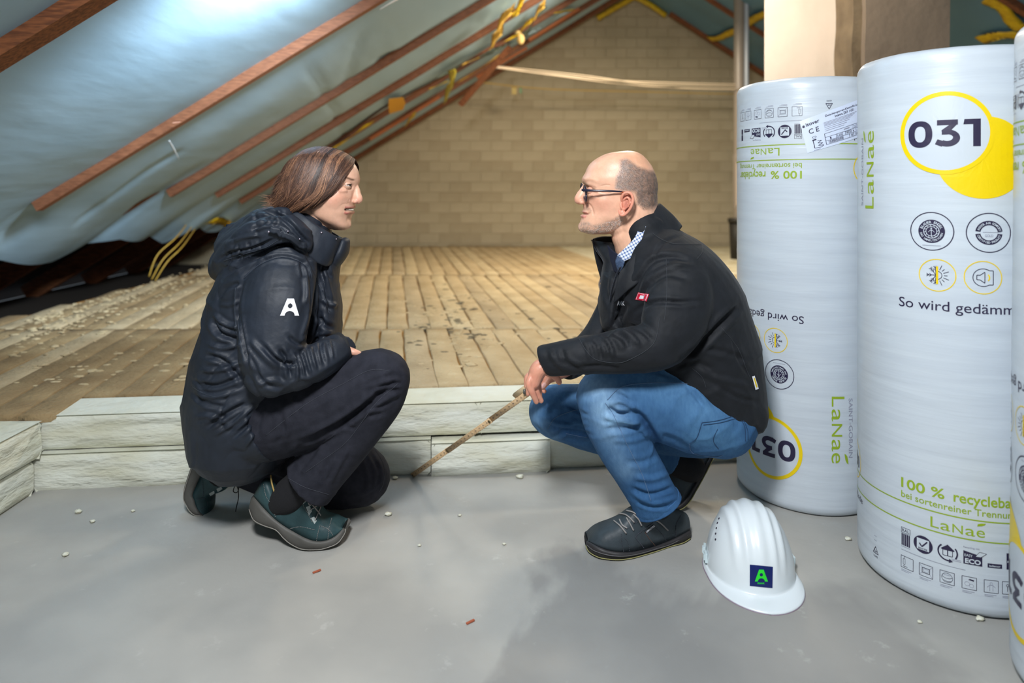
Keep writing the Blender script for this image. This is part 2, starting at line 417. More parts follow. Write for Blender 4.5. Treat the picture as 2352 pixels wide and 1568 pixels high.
mem = g.obj('roof_membrane', M_mem)
co = getco(mem.data); q = proj(np.where(co[:, 1:2] < .3, np.array([[0, .3, 0]]), co))
dz = np.zeros(len(co))
for pts, wd, dp in (([(175, 515), (240, 462)], 5, .02), ([(238, 470), (330, 400), (418, 345)], 5, .025), ([(225, 552), (330, 465), (475, 372)], 6, .03),
                    ([(700, 135), (735, 200), (770, 260), (800, 330)], 7, .014), ([(95, 490), (40, 530), (0, 560)], 20, .03), ([(835, 60), (790, 200)], 9, .012), ([(860, 140), (915, 120)], 6, .02)):
    d, t = pdist(q, pts); dz += dp*np.exp(-(d/wd)**2)*np.clip(np.minimum(t, 1-t)*6, 0.1, 1)*(co[:, 1] > 1)
co += np.array(NL)[None, :]*dz[:, None]; mem.data.vertices.foreach_set('co', co.ravel()); mem.data.update()
tag(mem, 'light blue underlay membrane sagging between battens on the left roof slope', 'membrane')
# right slope
g = G(); A = []
YR = [4.0, 4.9, 5.8, 6.55, 7.2, 8.05]
for i in range(121):
    Y = -1+9.2*i/120; row = []
    for j in range(61):
        u = j/60; X = RX+.01+3.2*u
        f = (Y*1.18) % 1
        row.append(slope_pt(X, Y, .05-.02*math.sin(math.pi*f)-.008*nz((X*2, Y*2, 8)), 1))
    A.append(row)
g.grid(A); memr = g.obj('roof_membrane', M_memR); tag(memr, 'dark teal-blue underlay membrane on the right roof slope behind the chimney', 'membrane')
for Y, lb in ((8.08, 'orange-brown gable batten right of the roof apex'), (7.07, 'thin orange batten on the right slope crossing behind the grey pipe'), (4.4, 'batten on the right slope showing just over the tall middle roll'), (5.7, 'batten on the right slope hidden behind the chimney')):
    g = G(); wd = .09 if Y > 8 else .05
    a = slope_pt(RX+(.42 if Y > 8 else .02), Y, .03, 1); b = slope_pt(4.6, Y, .03, 1)
    g.beam(a, b, wd, .07, NR); tag(g.obj('roof_batten', M_woodo, None, False), lb, 'batten', 'battens of the right roof slope')
# ridge board
g = G(); g.beam((RX, -1, RZ+.10), (RX, YB, RZ+.10), .05, .16); tag(g.obj('ridge_board', M_dark, None, False), 'dark ridge board at the top of the roof', 'board')

# chimney: smooth front block and a broader rough block beside it
t = empty('chimney', (1.5, 3.15, 0), 'plastered chimney rising behind the white rolls, left half pale', 'chimney')
def block(name, m, x0, x1, y0, y1, z1, parent, amp=.004):
    g = G(); nx, nzz = 8, 60
    A = []
    k_ = y1/y0 if name == 'pale_flue' else 1; per = [(x0, y0), (x1, y0), (x1*k_, y1), (x0*k_, y1)]
    pts = []
    for a in range(4):
        p, q = per[a], per[(a+1) % 4]
        for k in range(6): f = k/6; pts.append((p[0]+(q[0]-p[0])*f, p[1]+(q[1]-p[1])*f))
    for i in range(nzz+1):
        z = z1*i/nzz; A.append([Vector((x+amp*nz((x*9, y*9, z*5)), y+amp*nz((x*9, y*9+7, z*5)), z)) for x, y in pts])
    g.grid(A, True); g.F.append(list(range(nzz*24, nzz*24+24)))
    g.M.append(0); o = g.obj(name, m, parent, False); o.matrix_parent_inverse.identity(); o.location = -Vector(parent.location); return o
block('pale_flue', M_plaster, 1.183, 1.545, 3.2, 3.55, 3.35, t, .003)
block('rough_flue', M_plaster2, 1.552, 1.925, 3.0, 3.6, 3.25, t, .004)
block('mortar_strip', M_plaster3, 1.512, 1.562, 3.03, 3.3, 3.25, t, .012)

# grey vent pipe standing on the insulation
t = empty('vent_pipe', (2.24, 6.77, .235), 'grey plastic vent pipe rising to the roof left of the chimney', 'pipe')
px = (1698-1176)/F*6.77
def loc(g, name, m, smooth=True):
    o = g.obj(name, m, t, smooth); return o
t.location = (px, 6.77, .235)
M_pipe = mat('grey_pipe', srgb(150, 140, 130), .35, spec=.6); M_pipeb = mat('black_pipe', srgb(38, 36, 30), .6)
g = G(); g.tube([(px, 6.77, .6), (px, 6.77, 1.4), (px, 6.77, 3.3)], .052, 20, cap='round', up=(1, 0, 0)); loc(g, 'pipe_tube', M_pipe)
g = G(); g.tube([(px, 6.77, 1.18), (px, 6.77, 1.25)], .06, 20, up=(1, 0, 0)); g.tube([(px, 6.77, .75), (px, 6.77, 1.2)], .058, 20, up=(1, 0, 0)); loc(g, 'pipe_socket', M_pipe)
g = G(); g.tube([(px-.01, 6.77, .235), (px-.01, 6.77, .6)], [.075, .088], 20, up=(1, 0, 0), cap='flat'); g.tube([(px-.01, 6.77, .6), (px-.01, 6.77, .64)], .1, 20, up=(1, 0, 0), cap='flat'); loc(g, 'black_collar', M_pipeb)
g = G(); g.box((px-.02, 6.705, .98), (.06, .01, .42)); loc(g, 'white_label', mat('pipe_label', srgb(222, 206, 190), .6), False)
g = G(); g.tube([(px+.062, 6.74, .62), (px+.062, 6.74, 3.1)], .022, 10, up=(1, 0, 0)); loc(g, 'side_conduit', mat('pale_conduit', srgb(176, 186, 200), .3, spec=.7))

# ------------------------------------------------------------------ attic insulation
def wool_block(x0, x1, y0, y1, z0, z1, ang, org, name, label, group, m=M_wool, amp=.007, res=(.018, .012), seed=0, zt=None):
    """a mineral wool batt, its faces torn into fibrous layers"""
    c, s = math.cos(ang), math.sin(ang); org = Vector(org)
    def T(p):
        return org+Vector((p[0]*c-p[1]*s, p[0]*s+p[1]*c, p[2]))
    g = G()
    nx = max(2, int((x1-x0)/res[0])); ny = max(2, int((y1-y0)/.03)); nz_ = max(3, int((z1-z0)/res[1]))
    def disp(p, nrm, edge):
        x, y, z = p
        a = noise.noise(Vector((x*4+seed, y*4, z*34+seed)))*.45+noise.noise(Vector((x*18, y*18+seed, z*60)))*.35+noise.noise(Vector((x*3.2+seed, y*3, z*9)))*1.2
        a += -1.3*max(0, noise.noise(Vector((x*3.1+seed*2, y*3, z*24)))-.28)*4
        return amp*a*edge
    def face(f, na, nb, nrm, vert=True):
        A = []
        for i in range(na+1):
            r = []
            for j in range(nb+1):
                u, v = i/na, j/nb; p = Vector(f(u, v)); e = min(1, 6*min(u, 1-u)+.35)*min(1, 5*min(v, 1-v)+.35) 
                d = disp(p, nrm, e)
                if not vert: d = .0035*noise.noise(p*14+Vector((seed, 0, 0)))*min(1, 8*min(u, 1-u, v, 1-v))
                rr = .012*max(0, 1-6*min(v, 1-v)/1)**2 if vert else 0
                r.append(T(p+Vector(nrm)*(d-rr)))
            A.append(r)
        g.grid(A)
    face(lambda u, v: (x0+(x1-x0)*u, y0, z0+(z1-z0)*v), nx, nz_, (0, -1, 0))
    face(lambda u, v: (x1-(x1-x0)*u, y1, z0+(z1-z0)*v), 6, 4, (0, 1, 0))
    face(lambda u, v: (x1, y0+(y1-y0)*u, z0+(z1-z0)*v), ny if (y1-y0) < 1.2 else int((y1-y0)/.02), nz_, (1, 0, 0))
    face(lambda u, v: (x0, y1-(y1-y0)*u, z0+(z1-z0)*v), 6, 4, (-1, 0, 0))
    face(lambda u, v: (x0+(x1-x0)*u, y0+(y1-y0)*v, z1), max(2, nx//2), ny, (0, 0, 1), False)
    o = g.obj(name, m); tag(o, label, 'insulation', group); return o
A6 = math.radians(6); ORG = (-1.47, 2.12, 0)
GR = 'cut insulation batts along the floor edge'
wool_block(-.02, 1.209, 0, .45, 0, .118, A6, ORG, 'insulation_batt', 'long pale wool batt on the floor behind the kneeling woman', GR, seed=1, amp=.008)
wool_block(1.212, 1.604, -.022, .45, 0, .112, A6, ORG, 'insulation_batt', 'short pale wool batt on the floor under the middle of the folding rule', GR, seed=5, amp=.009)
wool_block(1.607, 3.6, .0, .45, 0, .122, A6, ORG, 'insulation_batt', 'pale wool batt on the floor behind the man and the rolls', GR, seed=9, amp=.009)
wool_block(-.01, 1.3655, .014, .19, .122, .232, A6, ORG, 'insulation_batt', 'upper pale wool batt behind the woman, left of the rule', GR, seed=13, amp=.007)
wool_block(1.3645, 3.6, .015, .19, .123, .232, A6, ORG, 'insulation_batt', 'upper pale wool batt behind the man, right of the rule', GR, seed=17, amp=.007)
wool_block(-2.0, .0, -4.2, -.015, 0, .105, math.radians(1.5), (-1.475, 2.12, 0), 'insulation_batt', 'lower pale wool batt along the left edge of the floor', GR, seed=21, amp=.010, res=(.2, .012))
wool_block(-2.0, .015, -4.2, -.0, .108, .222, math.radians(1.5), (-1.475, 2.12, 0), 'insulation_batt', 'upper pale wool batt overhanging the left edge of the floor', GR, seed=25, amp=.014, res=(.2, .012))

# rows of lamella strips on top
AG = math.radians(10)
ex = Vector((math.cos(AG), math.sin(AG), 0)); ey = Vector((-math.sin(AG), math.cos(AG), 0))
rowsY = [(2.30, 3.42, 'nearest row of slotted insulation on the attic floor'), (3.43, 5.55, 'middle row of slotted insulation on the attic floor'), (5.56, 8.6, 'farthest row of slotted insulation, against the gable wall')]
bases = []
for ri, (ya, yb, lb) in enumerate(rowsY):
    g = G(); n_ = 40
    zt = .222-.001*ri; q = []
    c6 = math.tan(A6)
    def front(X): return 2.12+.16+(X+1.47)*c6
    def slab(ya0, ya1, yb0, yb1):       # one slab with a skewed front, from the eaves void to the right wall
        xl, xr = -2.74, 3.3
        V = [(xl, ya0, 0), (xr, ya1, 0), (xr, yb1, 0), (xl, yb0, 0)]; V += [(x, y, zt) for x, y, _ in V]
        g.add(V, [(3, 2, 1, 0), (4, 5, 6, 7), (0, 1, 5, 4), (1, 2, 6, 5), (2, 3, 7, 6), (3, 0, 4, 7)])
    if ri == 0: slab(front(-2.74)+.33, front(3.3)+.33, 3.425, 3.425)
    elif ri == 1: slab(3.43, 3.43, 5.555, 5.555)
    else: slab(5.56, 5.56, 8.24, 8.24)
    # the slab sits on the floor batts: legs of wool below
    base = g.obj('insulation_layer', M_woolgap, None, False); tag(base, lb, 'insulation', 'slotted insulation layers')
    W = .109; cnt = 0
    for k in range(-44, 48):
        off = k*W+(.03*ri)
        # strip runs along ey through the point ex*off + ey*s
        o0 = ex*off
        def s_at(Yv): return (Yv-o0.y)/ey.y
        s0, s1 = s_at(ya), s_at(yb)
        if ri == 0:
            for _ in range(3):
                p = o0+ey*s0; s0 = s_at(front(p.x)+.036 if p.x > -1.5 else 2.13)
        p0 = o0+ey*s0; p1 = o0+ey*s1
        if ri == 2:
            s1 = min(s1, s_at(8.24)); p1 = o0+ey*s1
        mx_ = (p0.x+p1.x)/2
        lim = -2.70+.10*nz((k*.7, ri*3, 2))       # the strips end raggedly at the eaves void
        if p1.x < lim: s1 = min(s1, (lim-o0.x)/ey.x) if ey.x else s1
        p1 = o0+ey*s1
        if p0.x < lim or p0.x > 3.1 or s1-s0 < .1: continue
        sg = (18, 16, 14)[ri]
        V = []
        hh = .004*random.random()
        for i in range(sg+1):
            f = i/sg; s = s0+(s1-s0)*f
            if s0 < s < s1 and zL((o0+ey*s).x) < .1: pass
            jl = .004*nz((k*3.3, s*7, ri)); jr = .004*nz(((k+1)*3.3, s*7, ri)); zz = .235+hh+.004*nz((k*1.1, s*2.5, ri+9))
            gl = max(.0003, (.0030+.0062*nz((k*2.3, s*3.1, ri+3)))-(.003 if mx_ > 1 else 0)); gr = max(.0003, (.0030+.0062*nz(((k+1)*2.3, s*3.1, ri+3)))-(.003 if mx_ > 1 else 0))
            a = o0+ex*(-W/2+gl+jl)+ey*s; b = o0+ex*(W/2-gr+jr)+ey*s
            V += [a+Vector((0, 0, zt-.01)), a+Vector((0, 0, zz-.0025)), a+ex*.004+Vector((0, 0, zz)), (a+b)/2+Vector((0, 0, zz+.0004)), b-ex*.004+Vector((0, 0, zz)), b+Vector((0, 0, zz-.0025)), b+Vector((0, 0, zt-.01))]
        Fc = []
        for i in range(sg):
            for j in range(6): Fc.append((i*7+j, i*7+j+1, (i+1)*7+j+1, (i+1)*7+j))
        Fc += [tuple(range(6, -1, -1)), tuple(range(sg*7, sg*7+7))]
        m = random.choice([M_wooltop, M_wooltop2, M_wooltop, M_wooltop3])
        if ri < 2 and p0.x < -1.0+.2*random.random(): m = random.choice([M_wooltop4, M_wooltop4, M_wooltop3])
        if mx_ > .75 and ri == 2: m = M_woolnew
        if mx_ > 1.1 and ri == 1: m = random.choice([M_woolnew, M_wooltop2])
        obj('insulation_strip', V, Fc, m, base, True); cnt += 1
# boards over the eaves floor; near-black colour stands in for shade
g = G(); g.box((-3.45, 2.95, .01), (1.4, 10.5, .02)); tag(g.obj('trim_1', mat('eaves_shade', srgb(30, 22, 16), .95), None, False), 'boards on the floor in the eaves, coloured near black as shade', None, None, 'structure')

# tufts of loose wool
def tuft(p, r, m, name, label, cat='scrap', group=None, seed=0, flat=.6):
    g = G(); g.ball((0, 0, 0), r, 10, 7)
    V = []
    for v in g.V:
        k = 1+.55*noise.noise(v*(1.6/r)+Vector((seed*3.1, seed, 0)))+.3*noise.noise(v*(4/r)+Vector((seed, 0, 0)))
        V.append(Vector((v.x*k*1.3, v.y*k, v.z*k*flat)))
    mz = min(v.z for v in V)
    o = obj(name, [v-Vector((0, 0, mz)) for v in V], g.F, m); o.location = p
    tag(o, label, cat, group); return o
g = G()
for i in range(420):
    x = random.uniform(60, 540); y = 755-.30*x+abs(random.gauss(0, 1))*26-4
    Y = (HC-.235)*F/(y-HY); p = P(x, y, Y); p.z = .235
    if zL(p.x)+.05 < .3: continue
    r = random.uniform(.003, .015)
    b = G(); b.ball((0, 0, 0), r, 7, 5)
    g.add([p+Vector((v.x*1.4, v.y, abs(v.z)*.7))+Vector((nz(v*60+p*9), nz(v*60+p*5), .3*nz(v*50)))*r*.5 for v in b.V], b.F)
tag(g.obj('loose_wool', M_wooltop2), 'loose tufts of brown wool along the dark eaves', 'insulation', None, 'stuff')

# flakes torn out of the surface, darker dirt crumbs
g = G(); g2 = G(); rs_ = random.Random(11)
for i in range(520):
    if i < 260: x, y = rs_.gauss(1040, 55), rs_.gauss(735, 45)
    elif i < 330: x, y = rs_.uniform(800, 1350), rs_.uniform(600, 900)
    else: x, y = rs_.uniform(20, 600), rs_.uniform(700, 900)
    if y < 590: continue
    Y = (HC-.235)*F/(y-HY); p = P(x, y, Y)
    if p.x < -2.6 or Y < 2.45+.1*(p.x+1.5): continue
    p.z = .236; r = rs_.uniform(.004, .014); b = G(); b.ball((0, 0, 0), r, 6, 4)
    (g2 if i % 3 == 0 and i < 330 else g).add([p+Vector((v.x*1.9, v.y*1.2, max(v.z, -.002)*.45))+Vector((nz(v*80+p*9), nz(v*80+p*5), .2*nz(v*50)))*r*.7 for v in b.V], b.F)
tag(g.obj('wool_flakes', M_wooltop2), 'torn pale flakes scattered over the slotted insulation', 'insulation', None, 'stuff')
tag(g2.obj('dirt_crumbs', mat('dirt', srgb(110, 100, 80), .95)), 'greyish dirt crumbs on the insulation between the two people', 'dirt', None, 'stuff')
# ------------------------------------------------------------------ tape, torn strips, brace, cables
def ribbon(pts, wd, nrm=None, thick=.0015, curl=.0, seed=0, sub=4):
    """thin ribbon through 3-D points; width in metres"""
    L_ = cr([tuple(p)+(wd if not hasattr(wd, '__len__') else wd[i],) for i, p in enumerate(pts)], sub)
    g = G(); A = []
    for i, r in enumerate(L_):
        p = Vector(r[:3]); a = Vector(L_[min(i+1, len(L_)-1)][:3])-Vector(L_[max(i-1, 0)][:3]); a.normalize()
        N = Vector(nrm) if nrm is not None else Vector((0, -1, 0)); u = a.cross(N).normalized()
        N2 = u.cross(a).normalized(); tw = curl*math.sin(i*.9+seed)
        u = u*math.cos(tw)+N2*math.sin(tw); w2 = r[3]/2*(1+.15*nz((i*.7, seed, 0)))
        A.append([p-u*w2, p-u*w2*.3+N2*.002, p+u*w2*.3+N2*.002, p+u*w2, p+u*w2*.3+N2*(.002-thick), p-u*w2*.3+N2*(.002-thick)])
    g.grid(A, True); n_ = len(A)
    g.F += [list(range(5, -1, -1)), list(range((n_-1)*6, n_*6))]; g.M += [0, 0]
    return g
DL = (math.sin(AL), 0, -math.cos(AL)); DR = (-math.sin(AR), 0, -math.cos(AR))
def tapeL(px, wd, m, label, off=-.005, curl=.2, cat='tape', name='tape_strip', seed=0):
    g = ribbon([onL(x, y, off) for x, y in px], wd, DL, curl=curl, seed=seed)
    return tag(g.obj(name, m), label, cat)
# dark torn opening slivers in the membrane
M_gap = mat('exposed_dark_wood', srgb(62, 30, 16), .8, srgb(84, 44, 24), 8)
tapeL([(745, 350), (800, 306), (860, 262), (905, 232)], [.02, .05, .07, .06], M_gap, 'dark bare wood showing in a torn gap left of the orange patch', .02, 0, 'board', 'exposed_board')
tapeL([(915, 228), (960, 205), (1010, 180), (1045, 160)], [.07, .06, .04, .01], M_gap, 'dark bare wood showing in a torn gap right of the orange patch', .02, 0, 'board', 'exposed_board')
tapeL([(760, 345), (800, 318), (840, 290), (862, 276)], [.05, .08, .08, .03], M_tape, 'yellow tape under the torn gap above the woman', -.01)
# orange flap
g = G(); f = [onL(x, y, -.03) for x, y in ((893, 228), (925, 224), (931, 238), (926, 252), (895, 262), (892, 245))]
g.add(f+[v+Vector((0, .01, .004)) for v in f], [(0, 1, 2, 3, 4, 5), (11, 10, 9, 8, 7, 6)]+[(i, (i+1) % 6, 6+(i+1) % 6, 6+i) for i in range(6)])
tag(g.obj('tape_patch', mat('orange_tape', srgb(226, 164, 16), .5), None, False), 'bright orange tape patch hanging on the left slope', 'tape')
tapeL([(1183, 6), (1165, 30), (1148, 62), (1140, 85), (1128, 112)], [.05, .09, .10, .09, .06], M_tape2, 'ochre tape strip dangling from the third batten', -.06, .35, seed=1)
tapeL([(1202, -6), (1190, 20), (1180, 40)], [.06, .08, .05], M_tape, 'yellow tape end at the top edge above the ochre strip', -.06, .2, seed=5)
tapeL([(1250, 0), (1240, 22), (1228, 40), (1220, 50)], [.04, .07, .06, .03], M_tape2, 'crumpled ochre tape hanging near the roof top', -.08, .4, seed=2)
tapeL([(1222, 40), (1205, 62), (1185, 82), (1155, 97)], [.05, .08, .07, .04], M_tape, 'yellow tape strip slanting down from the crumpled bundle', -.08, .3, seed=3)
tapeL([(1038, 160), (1040, 180), (1032, 200), (1022, 236)], [.07, .08, .07, .06], mat('olive_tape', srgb(176, 164, 44), .5), 'olive yellow tape strip hanging straight down beside the brace', -.10, .3, seed=4)
tapeL([(1060, 150), (1075, 143), (1100, 132)], [.03, .05, .02], M_tape2, 'short ochre tape scrap above the brace foot', -.05, .2, seed=6)
tapeL([(1050, 190), (1100, 160), (1150, 125), (1190, 108)], [.02, .04, .05, .04], M_tape2, 'long ochre strip running along the torn membrane edge', -.05, .3, seed=7)
tapeL([(985, 205), (1010, 195), (1030, 186)], [.03, .05, .02], M_tape, 'small yellow tape left of the olive strip', -.02, .2, seed=8)
tapeL([(930, 290), (943, 274), (952, 258)], [.04, .08, .05], M_tape, 'yellow tape tag near the gable batten', -.02, .2, seed=9)
tapeL([(1272, 30), (1300, 26), (1320, 22)], [.03, .05, .03], M_tape, 'yellow tape scrap high on the left slope near the ridge', -.01, .1, seed=10)
tapeL([(470, 515), (495, 507), (515, 512), (530, 520)], [.02, .10, .14, .05], M_tape, 'yellow tape bunch at the membrane edge behind the hood', -.02, .3, seed=11)
tapeL([(522, 512), (522, 530), (521, 548)], [.05, .05, .04], M_tape2, 'yellow tape end hanging in the eaves behind the hood', -.02, .1, seed=12)
# torn silvery membrane edge bundle
g = ribbon([onL(x, y, -.03) for x, y in ((1000, 182), (1060, 150), (1120, 122), (1170, 100), (1200, 82), (1232, 40), (1250, 15))], [.03, .06, .06, .09, .1, .08, .05], DL, curl=.5)
tag(g.obj('membrane_flap', mat('torn_membrane', srgb(84, 104, 100), .5, srgb(120, 132, 120), 20)), 'crumpled torn membrane edge between the second and third battens', 'membrane')
g = ribbon([onL(x, y, -.03) for x, y in ((1205, 84), (1250, 60), (1290, 35), (1310, 28))], [.05, .07, .06, .03], DL, curl=.2)
tag(g.obj('membrane_flap', M_mem), 'pale membrane flap just under the ridge on the left slope', 'membrane')
# brace and clamp
g = G(); g.beam(P(1172, 108, 6.3), P(1058, 240, 6.5), .05, .09, (0, -1, 0))
tag(g.obj('wind_brace', M_woodo, None, False), 'brown brace running steeply across the battens near the gable', 'beam')
g = G(); g.ball(P(1196, 90, 6.2), (.035, .03, .05), 12, 8); g.ball(P(1190, 78, 6.2), (.03, .03, .03), 12, 8)
tag(g.obj('expanding_foam', mat('foam', srgb(226, 196, 130), .7)), 'pale foam blob stuck on the brace top', 'foam')
# extra thin laths in front of the gable
for (a, b, lb) in (((1215, 92), (1330, 20), 'upper thin orange lath on the left slope near the gable'), ((1095, 178), (1210, 110), 'lower thin orange lath beside the wind brace'), ((850, 320), (1010, 222), 'thin orange lath left of the olive tape')):
    g = G(); A_, B_ = onL(a[0], a[1], -.005), onL(b[0], b[1], -.005); Ym = (A_.y+B_.y)/2
    g.beam(A_, B_, .035, .03, NL); tag(g.obj('roof_lath', mat('orange_lath', srgb(176, 100, 54), .6), None, False), lb, 'lath', 'thin laths near the gable')
# yellow joint foam at the apex
g = ribbon([P(1372, 42, 8.1), P(1405, 22, 8.1), P(1440, 2, 8.1), P(1458, -8, 8.1)], .07, (0, -1, 0)); tag(g.obj('joint_tape', M_tape), 'yellow tape along the gable edge left of the apex', 'tape')
g = ribbon([P(1458, -8, 8.1), P(1490, 8, 8.1), P(1530, 35, 8.1)], .07, (0, -1, 0)); tag(g.obj('joint_tape', M_tape), 'yellow tape along the gable edge right of the apex', 'tape')
for px_, lb, wd in ((((1626, 90), (1650, 88), (1672, 78), (1690, 70)), 'yellow tape left of the pipe on the right slope', .09), (((1714, 56), (1735, 42), (1760, 32)), 'yellow tape right of the pipe on the right slope', .09),
                (((2262, -2), (2300, 18), (2325, 48), (2345, 72)), 'yellow tape running down the top right corner', .11), (((2250, 94), (2290, 82), (2330, 82), (2352, 84)), 'yellow tape lying above the tall middle roll', .09)):
    g = ribbon([onR(x, y, .0) for x, y in px_], wd, DR, curl=.1); tag(g.obj('joint_tape', M_tape), lb, 'tape')

def cable(pts, r, m, name, label, group=None, seg=8, sub=6):
    rows = cr([tuple(p) for p in pts], sub); g = G(); g.tube([Vector(p) for p in rows], r, seg, cap='flat')
    return tag(g.obj(name, m), label, 'cable', group)
GC = 'cables strung across the gable wall'
cable([P(1128, 152, 6.4), P(1250, 168, 6.5), P(1400, 184, 6.6), P(1550, 190, 6.7), P(1705, 194, 6.75)], .006, M_cable, 'cable', 'upper cream cable strung across the gable wall', GC)
cable([P(1128, 154, 6.4), P(1280, 174, 6.5), P(1420, 192, 6.6), P(1560, 202, 6.7), P(1700, 205, 6.72)], .006, M_cable, 'cable', 'lower cream cable strung across the gable wall', GC)
cable([P(1128, 151, 6.42), P(1330, 172, 6.5), P(1480, 192, 6.6), P(1600, 196, 6.7), P(1702, 199, 6.75)], .005, M_cable, 'cable', 'middle cream cable strung across the gable wall', GC)
cable([P(1098, 188, 7.6), P(1250, 204, 7.7), P(1450, 210, 7.8), P(1690, 216, 7.8)], .005, M_ycable, 'cable', 'thin yellow wire strung below the cream cables', GC)
cable([P(1250, 230, 8.0), P(1400, 240, 8.1), P(1680, 248, 8.15)], .0035, mat('grey_wire', srgb(168, 160, 130), .6), 'cable', 'faint grey wire lowest on the gable wall', GC)
g = G(); g.box(P(1181, 208, 7.68), (.055, .004, .085)); tag(g.obj('cable_tag', mat('tag_ochre', srgb(198, 176, 110), .6), None, False), 'small ochre tag hanging on the thin yellow wire', 'tag')
g = G(); g.box(P(1196, 207, 7.68), (.022, .004, .07)); tag(g.obj('cable_tag', mat('tag_green', srgb(110, 160, 120), .6), None, False), 'small green tag hanging on the thin yellow wire', 'tag')
for i, (a, b, c, d) in enumerate((((432, 510), (405, 545), (362, 585), (342, 635)), ((446, 512), (415, 555), (375, 595), (348, 642)), ((455, 515), (420, 565), (385, 600), (356, 645)))):
    cable([onL(*a, .06), P(b[0], b[1], 5.4), P(c[0], c[1], 5.2), P(d[0], d[1], 5.15)], .005, M_ycable, 'cable', ['left', 'middle', 'right'][i]+'most yellow wire hanging in the dark eaves', 'wires hanging in the eaves')
# splinters at the first batten
g = ribbon([onL(388, 322, 0), onL(398, 340, -.01), onL(411, 365, -.02)], [.006, .01, .003], DL); tag(g.obj('splinter', mat('white_splinter', srgb(225, 232, 240), .4)), 'white splinter hanging under the first batten', 'splinter')
g = ribbon([onL(872, 22, -.005), onL(892, 10, -.01), onL(914, -2, -.01)], [.006, .02, .03], DL); tag(g.obj('membrane_scrap', mat('white_scrap', srgb(235, 238, 245), .4)), 'white scrap under the first batten at the top edge', 'scrap')
g = ribbon([onL(396, 282, -.006), onL(414, 280, -.006)], [.008, .008], DL); tag(g.obj('splinter', mat('wood_splinter', srgb(200, 150, 130), .4)), 'pale splinter on the side of the first batten', 'splinter')

# scraps on the floor
M_scrap = mat('wool_scrap', srgb(226, 228, 216), .9, srgb(200, 196, 170), 90)
M_chip = mat('wood_chip', srgb(170, 90, 60), .7)
for i, (x, y, r, lb) in enumerate(((1195, 1098, .010, 'white wool scrap before the short batt'), (908, 1100, .007, 'small white scrap right of the knee'), (944, 1088, .008, 'white scrap at the tip of the folding rule'),
      (892, 1184, .008, 'pale scrap on the floor below the knee'), (150, 1277, .007, 'pale scrap on the floor at far left'), (1056, 1185, .004, 'tiny scrap in the floor middle'), (1158, 1251, .004, 'tiny white scrap between the people'),
      (180, 1178, .008, 'long pale scrap near the left batt'), (213, 1200, .006, 'white crumb near the left batt'), (305, 1175, .005, 'white crumb behind the left shoe'), (1948, 1240, .007, 'white scrap at the foot of the inverted roll'), (2250, 1425, .007, 'pale scrap under the tall middle roll'), (2112, 1430, .004, 'tiny white crumb in front of the tall middle roll'), (963, 1254, .004, 'tiny crumb right of the green shoe'))):
    Y = HC*F/(y-HY+.001); tuft(P(x, y, Y)*1.0-Vector((0, 0, P(x, y, Y).z)), r, M_scrap, 'wool_scrap', lb, 'scrap', 'wool scraps on the floor', i)
for i, (x, y, lb) in enumerate(((726, 1317, 'reddish wood chip in front of the green shoe'), (1080, 1434, 'orange wood chip near the lower edge'))):
    Y = HC*F/(y-HY); g = G(); g.beam((P(x, y, Y).x-.008, Y, .002), (P(x, y, Y).x+.008, Y+.012, .003), .005, .003); tag(g.obj('wood_chip', M_chip, None, False), lb, 'chip', 'wood chips on the floor')
